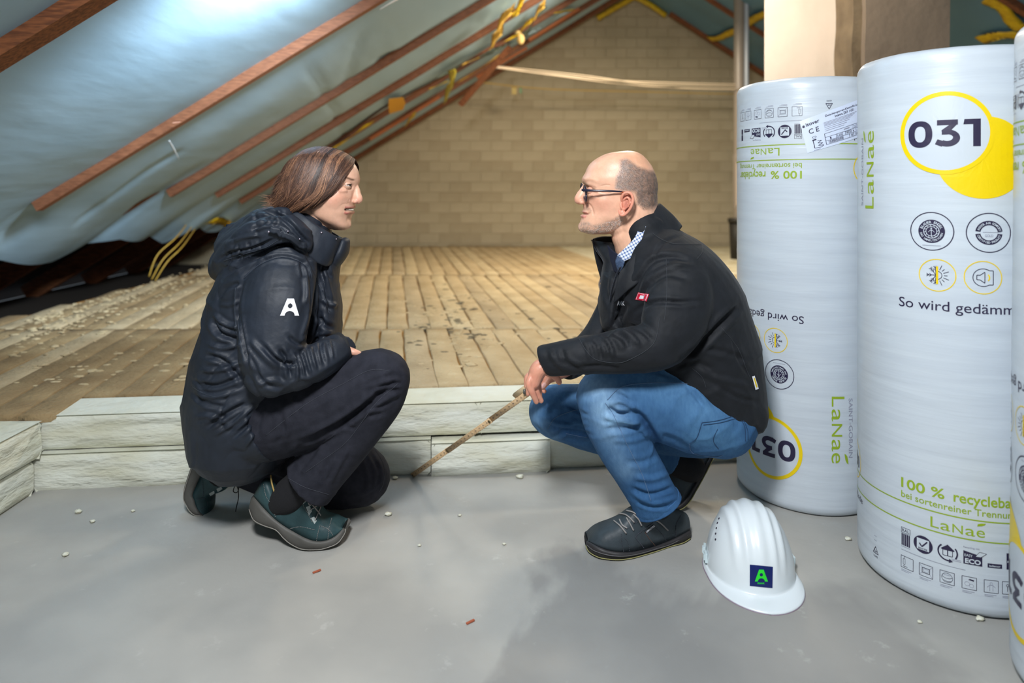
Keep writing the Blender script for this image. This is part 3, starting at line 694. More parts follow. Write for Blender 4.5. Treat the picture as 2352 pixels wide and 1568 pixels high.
# ------------------------------------------------------------------ flat print: lettering and marks
from mathutils.bvhtree import BVHTree
_tc = {}
def text_mesh(body, bold=0.0):
    k = (body, bold)
    if k in _tc: return _tc[k]
    c = bpy.data.curves.new('t', 'FONT'); c.body = body; c.size = 1; c.offset = bold; c.resolution_u = 4
    o = bpy.data.objects.new('t', c); COL.objects.link(o); dg = bpy.context.evaluated_depsgraph_get()
    me = bpy.data.meshes.new_from_object(o.evaluated_get(dg), depsgraph=dg)
    V = [(v.co.x, v.co.y) for v in me.vertices]; Fc = [list(p.vertices) for p in me.polygons]
    bpy.data.objects.remove(o); bpy.data.meshes.remove(me); bpy.data.curves.remove(c)
    _tc[k] = (V, Fc); return V, Fc
CAPH = max(v[1] for v in text_mesh('H')[0])
class Flat:
    def __init__(s): s.L = {}; s.g = 'print'      # part name -> [V, F, colour key of each face]
    def add(s, key, V, Fc, z=0):
        A = s.L.setdefault(s.g, [[], [], []]); b = len(A[0]); A[0] += [(v[0], v[1], z) for v in V]; A[1] += [[i+b for i in f] for f in Fc]; A[2] += [key]*len(Fc)
    def text(s, key, body, u0, u1, v0, cap, bold=0, rot=0, z=0, xh=None):
        """fit a line of text: from u0 to u1 along its reading direction, baseline v0, capital height cap"""
        V, Fc = text_mesh(body, bold/1.0); a = min(v[0] for v in V); b = max(v[0] for v in V)
        sx = (u1-u0)/(b-a); sy = cap/CAPH
        W = [((v[0]-a)*sx+u0, v[1]*sy+v0) for v in V]
        if rot: c, q = math.cos(rot), math.sin(rot); W = [(u0+(x-u0)*c-(y-v0)*q, v0+(x-u0)*q+(y-v0)*c) for x, y in W]
        s.add(key, W, Fc, z)
    def disc(s, key, cu, cv, r, z=0, n=48, ry=None, a0=0, a1=2*math.pi):
        ry = ry or r
        R = [(cu+r*math.cos(a0+(a1-a0)*i/n), cv+ry*math.sin(a0+(a1-a0)*i/n)) for i in range(n+1)]
        s.add(key, [(cu, cv)]+R, [(0, i+1, i+2) for i in range(n)], z)
    def ring(s, key, cu, cv, r0, r1, z=0, n=48, a0=0, a1=2*math.pi):
        V = []; 
        for i in range(n+1):
            a = a0+(a1-a0)*i/n; V += [(cu+r0*math.cos(a), cv+r0*math.sin(a)), (cu+r1*math.cos(a), cv+r1*math.sin(a))]
        s.add(key, V, [(2*i, 2*i+1, 2*i+3, 2*i+2) for i in range(n)], z)
    def rect(s, key, u0, v0, u1, v1, z=0): s.add(key, [(u0, v0), (u1, v0), (u1, v1), (u0, v1)], [(0, 1, 2, 3)], z)
    def line(s, key, a, b, w, z=0):
        d = Vector((b[0]-a[0], b[1]-a[1])); d.normalize(); n = Vector((-d.y, d.x))*w/2
        s.add(key, [(a[0]-n.x, a[1]-n.y), (b[0]-n.x, b[1]-n.y), (b[0]+n.x, b[1]+n.y), (a[0]+n.x, a[1]+n.y)], [(0, 1, 2, 3)], z)
    def path(s, key, pts, w, z=0):
        for a, b in zip(pts, pts[1:]): s.line(key, a, b, w, z)
    def frame(s, key, cu, cv, hw, hh, w, z=0):
        s.path(key, [(cu-hw, cv-hh), (cu+hw, cv-hh), (cu+hw, cv+hh), (cu-hw, cv+hh), (cu-hw, cv-hh)], w, z)
    def poly(s, key, pts, z=0): s.add(key, pts, [tuple(range(len(pts)))], z)
    def arctext(s, key, body, cu, cv, r, a_mid, step, cap, z=0, up=True):
        n = len(body)
        for i, ch in enumerate(body):
            if ch == ' ': continue
            a = a_mid+(-(i-(n-1)/2)*step if up else (i-(n-1)/2)*step)
            V, Fc = text_mesh(ch, .02); x0 = min(v[0] for v in V); x1 = max(v[0] for v in V); k = cap/CAPH
            rot = a-math.pi/2 if up else a+math.pi/2; c, q = math.cos(rot), math.sin(rot)
            W = []
            for v in V:
                x = (v[0]-(x0+x1)/2)*k; y = v[1]*k-cap/2
                W.append((cu+r*math.cos(a)+x*c-y*q, cv+r*math.sin(a)+x*q+y*c))
            s.add(key, W, Fc, z)
    def build(s, name, mats, parent, fn, cut=.012):
        """bend the flat print onto its surface: fn(u, v, layer) -> point"""
        V, Fc, K = s.L[name]; ks = sorted(set(K))
        bm = bmesh.new(); vs = [bm.verts.new(v) for v in V]
        for f, k in zip(Fc, K):
            try: bm.faces.new([vs[i] for i in f]).material_index = ks.index(k)
            except ValueError: pass
        for ax in (0, 1):
            a = min(v[ax] for v in V); b = max(v[ax] for v in V); n = int((b-a)/cut)
            if ax == 1: n = min(n, int((b-a)/(cut*4)))
            no = Vector((1, 0, 0)) if ax == 0 else Vector((0, 1, 0))
            for i in range(1, n+1):
                c = a+(b-a)*i/(n+1)
                bmesh.ops.bisect_plane(bm, geom=bm.verts[:]+bm.edges[:]+bm.faces[:], plane_co=no*c, plane_no=no, dist=1e-7)
        bad = []
        for v in bm.verts:
            p = fn(v.co.x, v.co.y, v.co.z)
            if p is None: bad.append(v)
            else: v.co = p
        if bad: bmesh.ops.delete(bm, geom=bad, context='VERTS')
        me = bpy.data.meshes.new(name); bm.to_mesh(me); bm.free()
        for k in ks: me.materials.append(mats[k])
        if not len(me.polygons): return None
        o = bpy.data.objects.new(name, me); COL.objects.link(o)
        if parent: o.parent = parent
        return o

M_film = mat('white_film', srgb(197, 206, 215), .34, srgb(205, 214, 222), 4, .00028, 9, stretch=(1, 1, 12), spec=.45, bump2=(.0014, 3.2))
M_prg = mat('print_green', srgb(150, 176, 40), .4); M_prd = mat('print_dark', srgb(42, 36, 66), .4); M_pry = mat('print_yellow', srgb(240, 208, 0), .38)
M_prw = mat('print_white', srgb(201, 210, 219), .4); M_prl = mat('print_pale_grey', srgb(150, 152, 170), .45); M_lab = mat('paper_label', srgb(214, 224, 244), .35)
PM = dict(y=M_pry, w=M_prw, g=M_prg, d=M_prd, l=M_prl, p=M_lab)
M_woolend = mat('roll_end_wool', srgb(216, 206, 160), .95, srgb(236, 228, 196), 12, .006, 60)

def lanae(f, u0, u1, v0, cap, rot=0):
    W = u1-u0
    f.text('g', 'L', u0, u0+.16*W, v0, cap, .0, rot) if not rot else None
    seq = (('L', 0, .15, cap), ('a', .19, .37, cap*.98), ('N', .41, .60, cap*.82), ('a', .645, .82, cap*.98), ('e', .845, 1.0, cap*.98))
    if rot:
        for ch, a, b, c in seq:
            # reading upwards: advance along +v, capitals pointing to -u
            V, Fc = text_mesh(ch, .0); x0 = min(v[0] for v in V); x1 = max(v[0] for v in V); sx = (b-a)*W/(x1-x0); sy = c/CAPH
            f.add('g', [(v0-(v[1]*sy), u0+a*W+(v[0]-x0)*sx) for v in V], Fc, 0)
        lf = [(.86, 1.0), (.87, 1.13), (.90, 1.24), (.97, 1.32), (1.02, 1.33), (1.0, 1.2), (.95, 1.08)]
        f.poly('g', [(v0-y*cap, u0+x*W) for x, y in lf], 0)
    else:
        for ch, a, b, c in seq[1:]: f.text('g', ch, u0+a*W, u0+b*W, v0, c, .0)
        lf = [(.86, 1.0), (.95, 1.08), (1.0, 1.2), (1.02, 1.36), (.93, 1.32), (.87, 1.22)]
        f.poly('g', [(u0+x*W, v0+y*cap) for x, y in lf], 0)

def digits(f, key, u0, v0, h, z):
    """rounded bold 0 3 1"""
    w = .049; t_ = .0135; cu, cv = u0+w/2, v0+h/2; n = 40; V = []
    for i in range(n+1):
        a = 2*math.pi*i/n; c, s_ = math.cos(a), math.sin(a); e = lambda x: math.copysign(abs(x)**.86, x)
        V += [(cu+(w/2-t_)*e(c), cv+(h/2-t_*.88)*e(s_)), (cu+w/2*e(c), cv+h/2*e(s_))]
    f.add(key, V, [(2*i, 2*i+1, 2*i+3, 2*i+2) for i in range(n)], z)
    x0 = u0+.055; x1 = u0+.101                                   # three: flat top, diagonal, round bowl
    tb = .0115
    f.poly(key, [(x0+.003, v0+h-tb), (x1-.004, v0+h-tb), (x1-.004, v0+h), (x0+.003, v0+h)], z)
    f.poly(key, [(x1-.004, v0+h-.0095), (x1-.0195, v0+h-tb), (x1-.035, v0+h*.53), (x1-.035+.0, v0+h*.53+.001), (x1-.021, v0+h*.53+.009)][::-1] if False else [(x1-.020, v0+h-tb), (x1-.004, v0+h-.009), (x1-.019, v0+h*.57), (x1-.0345, v0+h*.575), (x1-.0345, v0+h*.62)], z)
    bc = (x0+.0225, v0+.0195); n = 30; V = []
    pts = []
    for i in range(n+1):
        a = math.radians(95-i*(230/n)); c, s_ = math.cos(a), math.sin(a)
        V += [(bc[0]+.0105*c, bc[1]+.0075*s_+.001), (bc[0]+.0235*c, bc[1]+.0190*s_)]
    f.add(key, V, [(2*i, 2*i+1, 2*i+3, 2*i+2) for i in range(n)], z)
    f.poly(key, [(x0+.012, v0+.0275), (bc[0]+.001, v0+.0275), (bc[0]+.001, v0+.0385), (x0+.012, v0+.0365)], z)
    f.poly(key, [(x0-.001, v0+.0065), (x0+.012, v0+.0005), (x0+.0165, v0+.0125), (x0+.004, v0+.0175)], z)
    x = u0+.107                                                   # one with its flag
    f.poly(key, [(x+.018, v0), (x+.032, v0), (x+.032, v0+h), (x+.018, v0+h)], z)
    f.poly(key, [(x, v0+h-.0115), (x+.019, v0+h-.0115), (x+.019, v0+h), (x+.002, v0+h)], z)

def design(f):
    """the printed sheet, in metres around the roll (u) and up it (v)"""
    f.g = 'number_mark'
    f.disc('y', -.062, 1.012, .090, 0, 64); f.ring('y', -.1335, 1.068, .083, .0925, 2, 64); f.disc('w', -.1335, 1.068, .0832, 1, 64)
    digits(f, 'd', -.207, 1.037, .060, 3)
    f.g = 'sideways_lettering'; lanae(f, .895, 1.085, -.303, .036, rot=1)
    for j, cu in enumerate((-.160, -.052)):
        f.g = ('angel_seal', 'comfort_seal')[j]; cv = .848; f.ring('d', cu, cv, .0415, .0435, 0)
        if j == 0:
            f.disc('d', cu, cv, .0262, 0, 40); f.ring('w', cu, cv, .0145, .0160, 2); f.ring('w', cu, cv, .0100, .0112, 2)
            f.arctext('w', 'BLAUER ENGEL', cu, cv, .0208, math.pi/2, .215, .0052, 2); f.arctext('w', 'DAS UMWELTZEICHEN', cu, cv, .0208, -math.pi/2, .165, .0040, 2, False)
            for k in range(12):
                a = k*math.pi/6; f.line('w', (cu+.0112*math.cos(a), cv+.0112*math.sin(a)), (cu+.0148*math.cos(a+.2), cv+.0148*math.sin(a+.2)), .001, 2)
            f.line('w', (cu, cv-.010), (cu, cv+.006), .0014, 2); f.path('w', [(cu-.006, cv-.002), (cu-.002, cv+.003), (cu, cv+.001), (cu+.002, cv+.003), (cu+.006, cv-.002)], .001, 2); f.disc('w', cu, cv+.0065, .0016, 2, 12)
            f.line('l', (cu-.018, cv-.032), (cu+.018, cv-.032), .001, 0)
        else:
            f.ring('d', cu, cv, .0165, .0262, 0, 30, .12, math.pi-.12); f.ring('d', cu, cv, .0165, .0262, 0, 30, math.pi+.12, 2*math.pi-.12)
            f.arctext('w', 'INDOOR AIR COMFORT', cu, cv, .0212, math.pi/2, .15, .0042, 2); f.arctext('w', 'CERTIFIED PRODUCT', cu, cv, .0212, -math.pi/2, .155, .0042, 2, False)
            f.line('l', (cu-.012, cv+.001), (cu+.024, cv+.001), .001, 0); f.text('l', 'GOLD', cu-.008, cu+.008, cv-.009, .005, .01)
    cu, cv = -.149, .75
    f.g = 'climate_icon'; f.ring('y', cu, cv, .0345, .0365, 0)
    f.rect('y', cu-.002, cv-.020, cu+.002, cv+.020, 1)
    for k in range(9):
        a = -math.pi/2+math.pi*k/8
        if 0 < k < 8: f.line('d', (cu+.013*math.cos(a), cv+.013*math.sin(a)), (cu+(.024 if k % 2 else .020)*math.cos(a), cv+(.024 if k % 2 else .020)*math.sin(a)), .0013)
    f.ring('d', cu, cv, .0085, .0098, 0, 20, -math.pi/2, math.pi/2)
    for a in (math.pi, math.pi*.72, math.pi*1.28, math.pi*.56, math.pi*1.44):
        e = (cu+.021*math.cos(a), cv+.021*math.sin(a)); f.line('d', (cu-.002, cv), e, .0013)
        for s in (.6, -.6):
            for q in (.5, .75):
                b = (cu+.021*q*math.cos(a), cv+.021*q*math.sin(a)); f.line('d', b, (b[0]+.006*math.cos(a+s), b[1]+.006*math.sin(a+s)), .0011)
    f.g = 'sound_icon'; cu = -.063; f.ring('y', cu, cv, .0345, .0365, 0)
    f.ring('d', cu, cv, .0185, .0200, 0, 24, math.pi*.30, math.pi*1.70); f.path('d', [(cu+.0115, cv-.0155), (cu+.019, cv-.0155), (cu+.019, cv+.0155), (cu+.0115, cv+.0155)], .0015)
    f.path('d', [(cu-.012, cv-.005), (cu-.012, cv+.005), (cu-.006, cv+.005), (cu+.003, cv+.012), (cu+.003, cv-.012), (cu-.006, cv-.005), (cu-.012, cv-.005)], .0015)
    f.ring('y', cu+.002, cv, .0085, .0112, 0, 14, -.75, .75)
    f.g = 'slogan'; f.text('d', 'So wird gedämmt', -.229, .012, .671, .0215, .002)
    f.g = 'recycling_slogan'; f.text('g', '100 %', -.224, -.135, .252, .0215, .016); f.text('g', 'recyclebar', -.118, .004, .252, .0215, .016)
    f.text('g', 'bei sortenreiner Trennung', -.224, .004, .229, .0145, .008)
    for v in (.2185, .1745):
        f.g = 'upper_stripe' if v > .2 else 'lower_stripe'; f.rect('g', -.46, v-.0013, .30, v+.0013, 0)
    f.g = 'small_lettering'; lanae(f, -.162, -.060, .183, .023)
    f.g = 'quality_seal'
    # seals
    cv = .136
    f.frame('d', -.214, cv+.016, .010, .006, .0009); f.text('d', 'RAL', -.222, -.206, cv+.0125, .007, .0)
    for k in range(5): f.rect('d', -.2235+k*.004, cv-.019, -.2205+k*.004, cv+.008)
    f.line('l', (-.224, cv-.022), (-.204, cv-.022), .001)
    f.g = 'check_seal'; f.disc('d', -.177, cv, .0195, 0, 40); f.add('w', [(-.177+a*.0125, cv+b*.0125) for a, b in ((-1, -1), (1, -1), (1, 1), (-1, 1))], [(0, 1, 2, 3)], 1)
    f.path('d', [(-.184, cv+.002), (-.179, cv-.005), (-.168, cv+.009)], .0028, 2); f.text('d', 'BDCEE', -.186, -.168, cv-.0112, .0035, .02, z=2)
    f.g = 'house_seal'; f.ring('d', -.129, cv, .0165, .0195, 0, 30, math.pi*.72, math.pi*1.62); f.ring('d', -.129, cv, .0165, .0195, 0, 14, -math.pi*.2, math.pi*.22)
    f.poly('d', [(-.142, cv+.006), (-.129, cv+.017), (-.116, cv+.006), (-.118, cv+.004), (-.140, cv+.004)]); f.path('d', [(-.138, cv+.004), (-.138, cv-.008), (-.120, cv-.008), (-.120, cv+.004)], .0012); f.rect('d', -.130, cv-.008, -.128, cv+.004)
    f.poly('d', [(-.126, cv-.013), (-.119, cv-.0185), (-.127, cv-.0225)])
    for k in range(2): f.line('l', (-.122, cv-.012-.003*k), (-.104, cv-.012-.003*k), .0009)
    f.g = 'eco_seal'; f.poly('d', [(-.100, cv-.016), (-.065, cv-.016), (-.065, cv+.006), (-.100, cv+.013)]); f.text('w', 'ECO', -.097, -.068, cv-.013, .0095, .04, z=2); f.text('w', 'EASY', -.098, -.083, cv+.001, .0055, .01, z=2)
    f.poly('w', [(-.078, cv+.004), (-.068, cv+.004), (-.058, cv+.012), (-.070, cv+.014)], 1); f.path('d', [(-.078, cv+.004), (-.068, cv+.003), (-.057, cv+.013), (-.070, cv+.015), (-.078, cv+.004)], .0007, 2)
    f.text('l', 'Recycling mit', -.100, -.070, cv+.019, .0035, .01)
    f.g = 'dark_bar'; f.rect('d', -.055, cv-.016, -.027, cv-.007); f.text('w', 'bdecor', -.052, -.030, cv-.0135, .004, .02, z=2)
    f.g = 'upright_bar'; f.rect('d', -.018, cv-.017, -.008, cv+.018); f.text('w', 'ECO', -.017, -.009, cv-.002, .004, .02, z=2)
    # handling pictograms
    cv = .079
    f.g = 'fine_print'; f.line('l', (-.224, .106), (-.096, .106), .0010)
    for i, cu in enumerate((-.211, -.171, -.130, -.089, -.048, -.013)):
        f.g = 'pictogram_%d' % i; f.frame('d', cu, cv, .0135, .0135, .0010)
        f.line('l', (cu-.013, cv-.0185), (cu+.010, cv-.0185), .0010); f.line('l', (cu-.013, cv-.0215), (cu+.004, cv-.0215), .0010)
        if i == 0: f.frame('d', cu-.0065, cv+.001, .0022, .0065, .0007); f.line('d', (cu-.0065, cv+.0075), (cu-.0065, cv+.0125), .0007); f.line('d', (cu-.009, cv-.0095), (cu+.001, cv-.0095), .001)
        if i == 1: f.frame('d', cu, cv, .0075, .0055, .0012); f.frame('l', cu, cv, .0048, .0032, .0006); [f.line('l', (cu+a*.0075, cv+b*.0055), (cu+a*.0125, cv+b*.0115), .0008) for a in (-1, 1) for b in (-1, 1)]
        if i == 2: f.ring('d', cu, cv, .0098, .0106, 0, 24); f.path('d', [(cu-.010, cv+.002), (cu-.004, cv-.001), (cu+.004, cv-.001), (cu+.010, cv+.002)], .0008); f.path('d', [(cu-.007, cv-.006), (cu, cv-.008), (cu+.007, cv-.006)], .0008); f.path('l', [(cu-.006, cv+.006), (cu+.006, cv+.006)], .0008)
        if i == 3: f.poly('d', [(cu-.002, cv+.007), (cu+.008, cv+.005), (cu+.009, cv+.008), (cu+.001, cv+.0095)]); f.ring('l', cu-.004, cv-.002, .0042, .0048, 0, 16); f.ring('l', cu+.004, cv-.005, .0036, .0042, 0, 16)
        if i == 4: f.ring('l', cu, cv+.006, .0024, .0030, 0, 14); f.path('l', [(cu-.008, cv-.002), (cu-.003, cv+.003), (cu+.003, cv+.003), (cu+.008, cv-.002)], .0008); f.path('l', [(cu-.003, cv+.003), (cu-.003, cv-.010)], .0008); f.path('l', [(cu+.003, cv+.003), (cu+.003, cv-.010)], .0008)
        if i == 5: f.ring('d', cu-.003, cv+.005, .002, .0028, 0, 12); f.line('d', (cu-.003, cv+.002), (cu-.003, cv-.008), .0012)
    # recycling triangle
    cu, cv = -.296, .067
    f.g = 'recycling_triangle'; f.path('d', [(cu-.009, cv-.007), (cu+.009, cv-.007), (cu, cv+.009), (cu-.009, cv-.007)], .0016); f.text('d', '04', cu-.004, cu+.004, cv-.0045, .0045, .01); f.text('d', 'LDPE', cu-.007, cu+.007, cv-.0165, .004, .0)
    f.line('l', (cu-.005, cv+.024), (cu+.004, cv+.024), .001); f.line('l', (cu-.005, cv+.034), (cu+.004, cv+.034), .001)
    # second smaller mark further round, and the sideways maker line
    f.g = 'rear_mark'; f.ring('y', -.415, .245, .0445, .0475, 0, 40); f.text('d', '031', -.445, -.383, .232, .026, .05); f.text('d', 'Wände', -.43, -.357, .150, .015, .004)
    f.g = 'maker_line'; V, Fc = text_mesh('SAINT-GOBAIN', 0); k = .17/max(v[0] for v in V); f.add('l', [(-.352-v[1]*.012/CAPH, .90+v[0]*k) for v in V], Fc, 0)

def rdisp(u, v, seed):
    return .0011*noise.noise(Vector((u*9+seed, v*5, seed)))+.0005*noise.noise(Vector((u*3, v*60+seed, 1)))
def make_roll(name, cx, cy, R, H, label, flip=None, lean=0, seed=0, maxu=.46):
    t = empty(name, (cx, cy, 0), label, 'roll', 'wrapped insulation rolls'); t.rotation_euler = (0, lean, 0)
    g = G(); A = []; nu = 120
    prof = []
    for k in range(7): a = math.pi/2*k/6; prof.append((R-.030+.030*math.sin(a), .030-.030*math.cos(a)))
    for k in range(1, 90): prof.append((R, .030+(H-.055)*k/90))
    for k in range(7): a = math.pi/2*k/6; prof.append((R-.025+.025*math.cos(a), H-.025+.025*math.sin(a)))
    prof.append((R-.06, H+.001)); prof.append((R-.09, H-.004)); prof.append((R-.10, H-.012))
    for r, z in prof:
        row = []
        for j in range(nu):
            th = 2*math.pi*j/nu; rr = r+(rdisp(R*(th if th < math.pi else th-2*math.pi), z, seed) if r > R-.02 else 0)
            if z > H-.03: rr += .004*noise.noise(Vector((th*5 if th < math.pi else (th-2*math.pi)*5, z*30, seed)))*(1 if r < R-.001 else .4)
            row.append(Vector((rr*math.sin(th), -rr*math.cos(th), z)))
        A.append(row)
    g.grid(A, True); g.F.append(list(range(nu-1, -1, -1)))
    b = g.obj('film_wrap', M_film); b.parent = t
    g = G(); pts = [(( .012+.0000095*i*i*0+ (R-.03)*i/420)*math.cos(i*.26), (.012+(R-.03)*i/420)*math.sin(i*.26), H-.016) for i in range(421)]
    V = []; Fc = []
    for i, p in enumerate(pts):
        k = (math.hypot(p[0], p[1])+.0125)/max(1e-6, math.hypot(p[0], p[1])); k0 = (math.hypot(p[0], p[1])+.006)/max(1e-6, math.hypot(p[0], p[1]))
        V += [(p[0], p[1], H-.020), (p[0]*k0, p[1]*k0, H-.008), (p[0]*k, p[1]*k, H-.018)]
    for i in range(420):
        for j in range(2): Fc.append((i*3+j, i*3+j+1, i*3+3+j+1, i*3+3+j))
    V += [((R-.05)*math.cos(a), (R-.05)*math.sin(a), H-.022) for a in [2*math.pi*i/40 for i in range(40)]]; Fc.append(list(range(len(V)-40, len(V))))
    e = obj('wool_spiral', V, Fc, M_woolend); e.parent = t
    f = Flat(); design(f)
    def fn(u, v, z):
        if flip is not None: u, v = flip-u, 1.246-v
        if not (-.62 < u < .62): return None
        th = u/R; rr = R+rdisp(u, v, seed)+.0007+.00035*z
        return Vector((rr*math.sin(th), -rr*math.cos(th), v))
    for k in list(f.L):
        o = f.build(k, PM, t, fn)
        if o and k.startswith('pictogram'): o.name = 'pictogram'; o.data.name = 'pictogram'
    return t, fn
t2, _ = make_roll('insulation_roll', 1.09, 1.69, .21, 1.262, 'tall white insulation roll standing upright with its 031 mark at the top', None, 0, 2)
t1, _ = make_roll('insulation_roll', .93, 2.155, .21, 1.268, 'white insulation roll printed upside down, standing behind the man', -.322, 0, 5)
t3, _ = make_roll('insulation_roll', 1.166, 1.245, .21, 1.262, 'white insulation roll cut off by the right picture edge, nearest the viewer', -.52, math.radians(.5), 8)

# paper label stuck on the inverted roll
t = t1; f = Flat()
def labfn(a, b):        # label frame (0..1, 0..1) -> roll u, v; corners measured on the print
    c = [(-.104, 1.137), (.075, 1.203), (.088, 1.098), (-.083, 1.045)]   # top left, top right, bottom right, bottom left
    u = (c[0][0]*(1-a)+c[1][0]*a)*b+(c[3][0]*(1-a)+c[2][0]*a)*(1-b); v = (c[0][1]*(1-a)+c[1][1]*a)*b+(c[3][1]*(1-a)+c[2][1]*a)*(1-b); return u, v
f.g = 'paper_label'; f.add('p', [(0, 0), (1, 0), (1, 1), (0, 1)], [(0, 1, 2, 3)], 0); f.g = 'label_lettering'
f.text('d', 'isover', .07, .27, .78, .10, .02, z=2); f.disc('d', .035, .80, .018, 2, 16, ry=.04)
f.text('d', 'Zwischensparren-Klemmfilz Lanaé', .36, .95, .86, .055, .012, z=2); f.text('d', 'Integra ZKF 1-031', .50, .82, .76, .065, .015, z=2)
f.text('d', 'C E', .09, .24, .53, .14, .012, z=2)
for k in range(4): f.line('l', (.32, .71-k*.032), (.86-.04*k, .71-k*.032), .012, 2)
for k in range(3): f.line('l', (.32, .57-k*.05), (.72-.05*k, .57-k*.05), .012, 2)
f.path('d', [(.30, .08), (.99, .08), (.99, .40), (.30, .40), (.30, .08)], .008, 2); f.line('d', (.30, .29), (.99, .29), .008, 2); f.line('d', (.30, .185), (.99, .185), .008, 2)
for x in (.47, .57): f.line('d', (x, .185), (x, .29), .006, 2)
f.text('d', '1', .37, .39, .205, .06, 0, z=2); f.text('d', '3.85', .48, .56, .205, .06, 0, z=2); f.text('d', '3900 x 1250', .61, .92, .205, .075, 0, z=2); f.text('d', '7 82 06 12', .67, .92, .10, .065, 0, z=2)
random.seed(4); x = .34
while x < .58: wd_ = random.choice((.004, .007, .010)); f.rect('d', x, .095, x+wd_, .172, 2); x += wd_+random.choice((.004, .007))
f.line('l', (.60, .35), (.70, .35), .03, 2); f.line('l', (.75, .36), (.93, .36), .012, 2); f.line('l', (.75, .32), (.90, .32), .012, 2)
f.ring('d', .15, .40, .025, .032, 2, 20); f.path('d', [(.12, .32), (.12, .08), (.22, .06), (.26, .10), (.18, .13), (.25, .17), (.18, .2), (.24, .25), (.18, .27)], .012, 2); f.rect('d', .11, .30, .17, .34, 2)
for k in range(2): f.line('l', (.10, .02-k*.0+.0), (.2, .02), .01, 2)
def fn1(a, b, z):
    u, v = labfn(a, b)
    th = u/.21; rr = .21+rdisp(u, v, 5)+.0012+.00035*z
    return Vector((rr*math.sin(th), -rr*math.cos(th), v))
lb = f.build('paper_label', PM, t, fn1, .04); lb['label'] = 'tilted paper label with table and barcode'
f.build('label_lettering', PM, lb, fn1, .08)
# second little print ghost: dark strap of shade is real light

# ------------------------------------------------------------------ white safety helmet
t = empty('safety_helmet', (.586, 1.685, 0), 'white safety helmet with a navy sticker, lying on the concrete floor', 'helmet')
M_shell = mat('helmet_shell', srgb(228, 236, 240), .28, spec=.5, coat=.3); M_clip = mat('helmet_clip', srgb(206, 222, 226), .3); M_hole = mat('vent_hole', srgb(40, 30, 50), .6)
M_rim = mat('helmet_underside', srgb(150, 130, 150), .5)
def shell(fr, ph, off=0):
    """fr 0 at the crown .. 1 at the rim, ph 0 at the front"""
    c, s = math.cos(ph), math.sin(ph)
    a = .122 if c > 0 else .130; b = .103
    R = 1/math.sqrt((c/a)**2+(s/b)**2)
    th = fr*math.pi/2; n_ = 2.15
    cr_, sr_ = math.sin(th), math.cos(th)
    k = (abs(cr_)**n_+abs(sr_)**n_)**(-1/n_)
    r = R*cr_*k*(.94+.06*fr); z = .153*sr_*k
    y = r*s; x = r*c
    # fore-and-aft ribs over the crown, running down the front
    rb = 0
    for yc, wd, am in ((0, .013, .0050), (.031, .008, .0060), (-.031, .008, .0060), (.054, .008, .0052), (-.054, .008, .0052)):
        rb += am*math.exp(-((y-yc)/wd)**2)
    fade = min(1, max(0, (z-.028)/.05)) if x > 0 else min(1, max(0, (z-.07)/.05))
    rb = (rb-.0015)*fade
    nv = Vector((x/(a*a), y/(b*b), z/(.153**2))).normalized()
    p = Vector((x, y, z+.012))+nv*(rb+off)
    return p, nv
g = G(); A = []; NP = 120
for i in range(46):
    A.append([shell(i/45, 2*math.pi*j/NP)[0] for j in range(NP)])
# brim and rain gutter
def brim(ph, f):
    p, _ = shell(1, ph); c = math.cos(ph); s = math.sin(ph)
    w_ = max(0, math.cos(ph*.98))**2.0 if abs(((ph+math.pi) % (2*math.pi))-math.pi) < math.pi/2 else 0
    ext = .007+.046*w_
    d = Vector((p.x, p.y, 0)).normalized(); d = (d+Vector((.5*w_, 0, 0))).normalized()
    return Vector((p.x, p.y, p.z))+d*ext*f+Vector((0, 0, -.008*f-.004*w_*f*f*0))
for f_ in (.12, .3, .5, .7, .88, 1.0): A.append([brim(2*math.pi*j/NP, f_)+Vector((0, 0, .0015*math.sin(math.pi*f_))) for j in range(NP)])
A.append([brim(2*math.pi*j/NP, 1.0)+Vector((0, 0, -.003)) for j in range(NP)])
for f_ in (.8, .3, 0): A.append([brim(2*math.pi*j/NP, f_)+Vector((0, 0, -.0035)) for j in range(NP)])
for i in range(44, 4, -6): A.append([shell(i/45, 2*math.pi*j/NP, -.0035)[0] for j in range(NP)])
g.grid(A, True)
hs = g.obj('shell', M_shell); hs.parent = t
t.rotation_euler = (0, 0, math.radians(-94)); 
Mh = __import__('mathutils').Matrix.Translation((.586, 1.685, 0)) @ __import__('mathutils').Matrix.Rotation(math.radians(-94), 4, 'Z')
# thin mauve lip below the brim
g = G(); g.tube([brim(2*math.pi*j/NP, .985)+Vector((0, 0, -.0035)) for j in range(NP+1)], .0014, 6, up=(0, 0, 1), cap='flat'); o = g.obj('brim_edge', M_rim); o.parent = t
# suspension harness inside
g = G()
for a in (0, 60, 120): 
    a = math.radians(a); g.tube([Vector((math.cos(a)*r_, math.sin(a)*r_*.85, .125-.1*abs(r_/.1)**2.2)) for r_ in [-.1+.02*k for k in range(11)]], .004, 6, 3)
g.tube([Vector((.108*math.cos(a), .092*math.sin(a), .03)) for a in [2*math.pi*i/40 for i in range(41)]], .003, 6, 4, up=(0, 0, 1), cap='flat'); o = g.obj('harness', mat('harness_plastic', srgb(60, 62, 68), .6)); o.parent = t
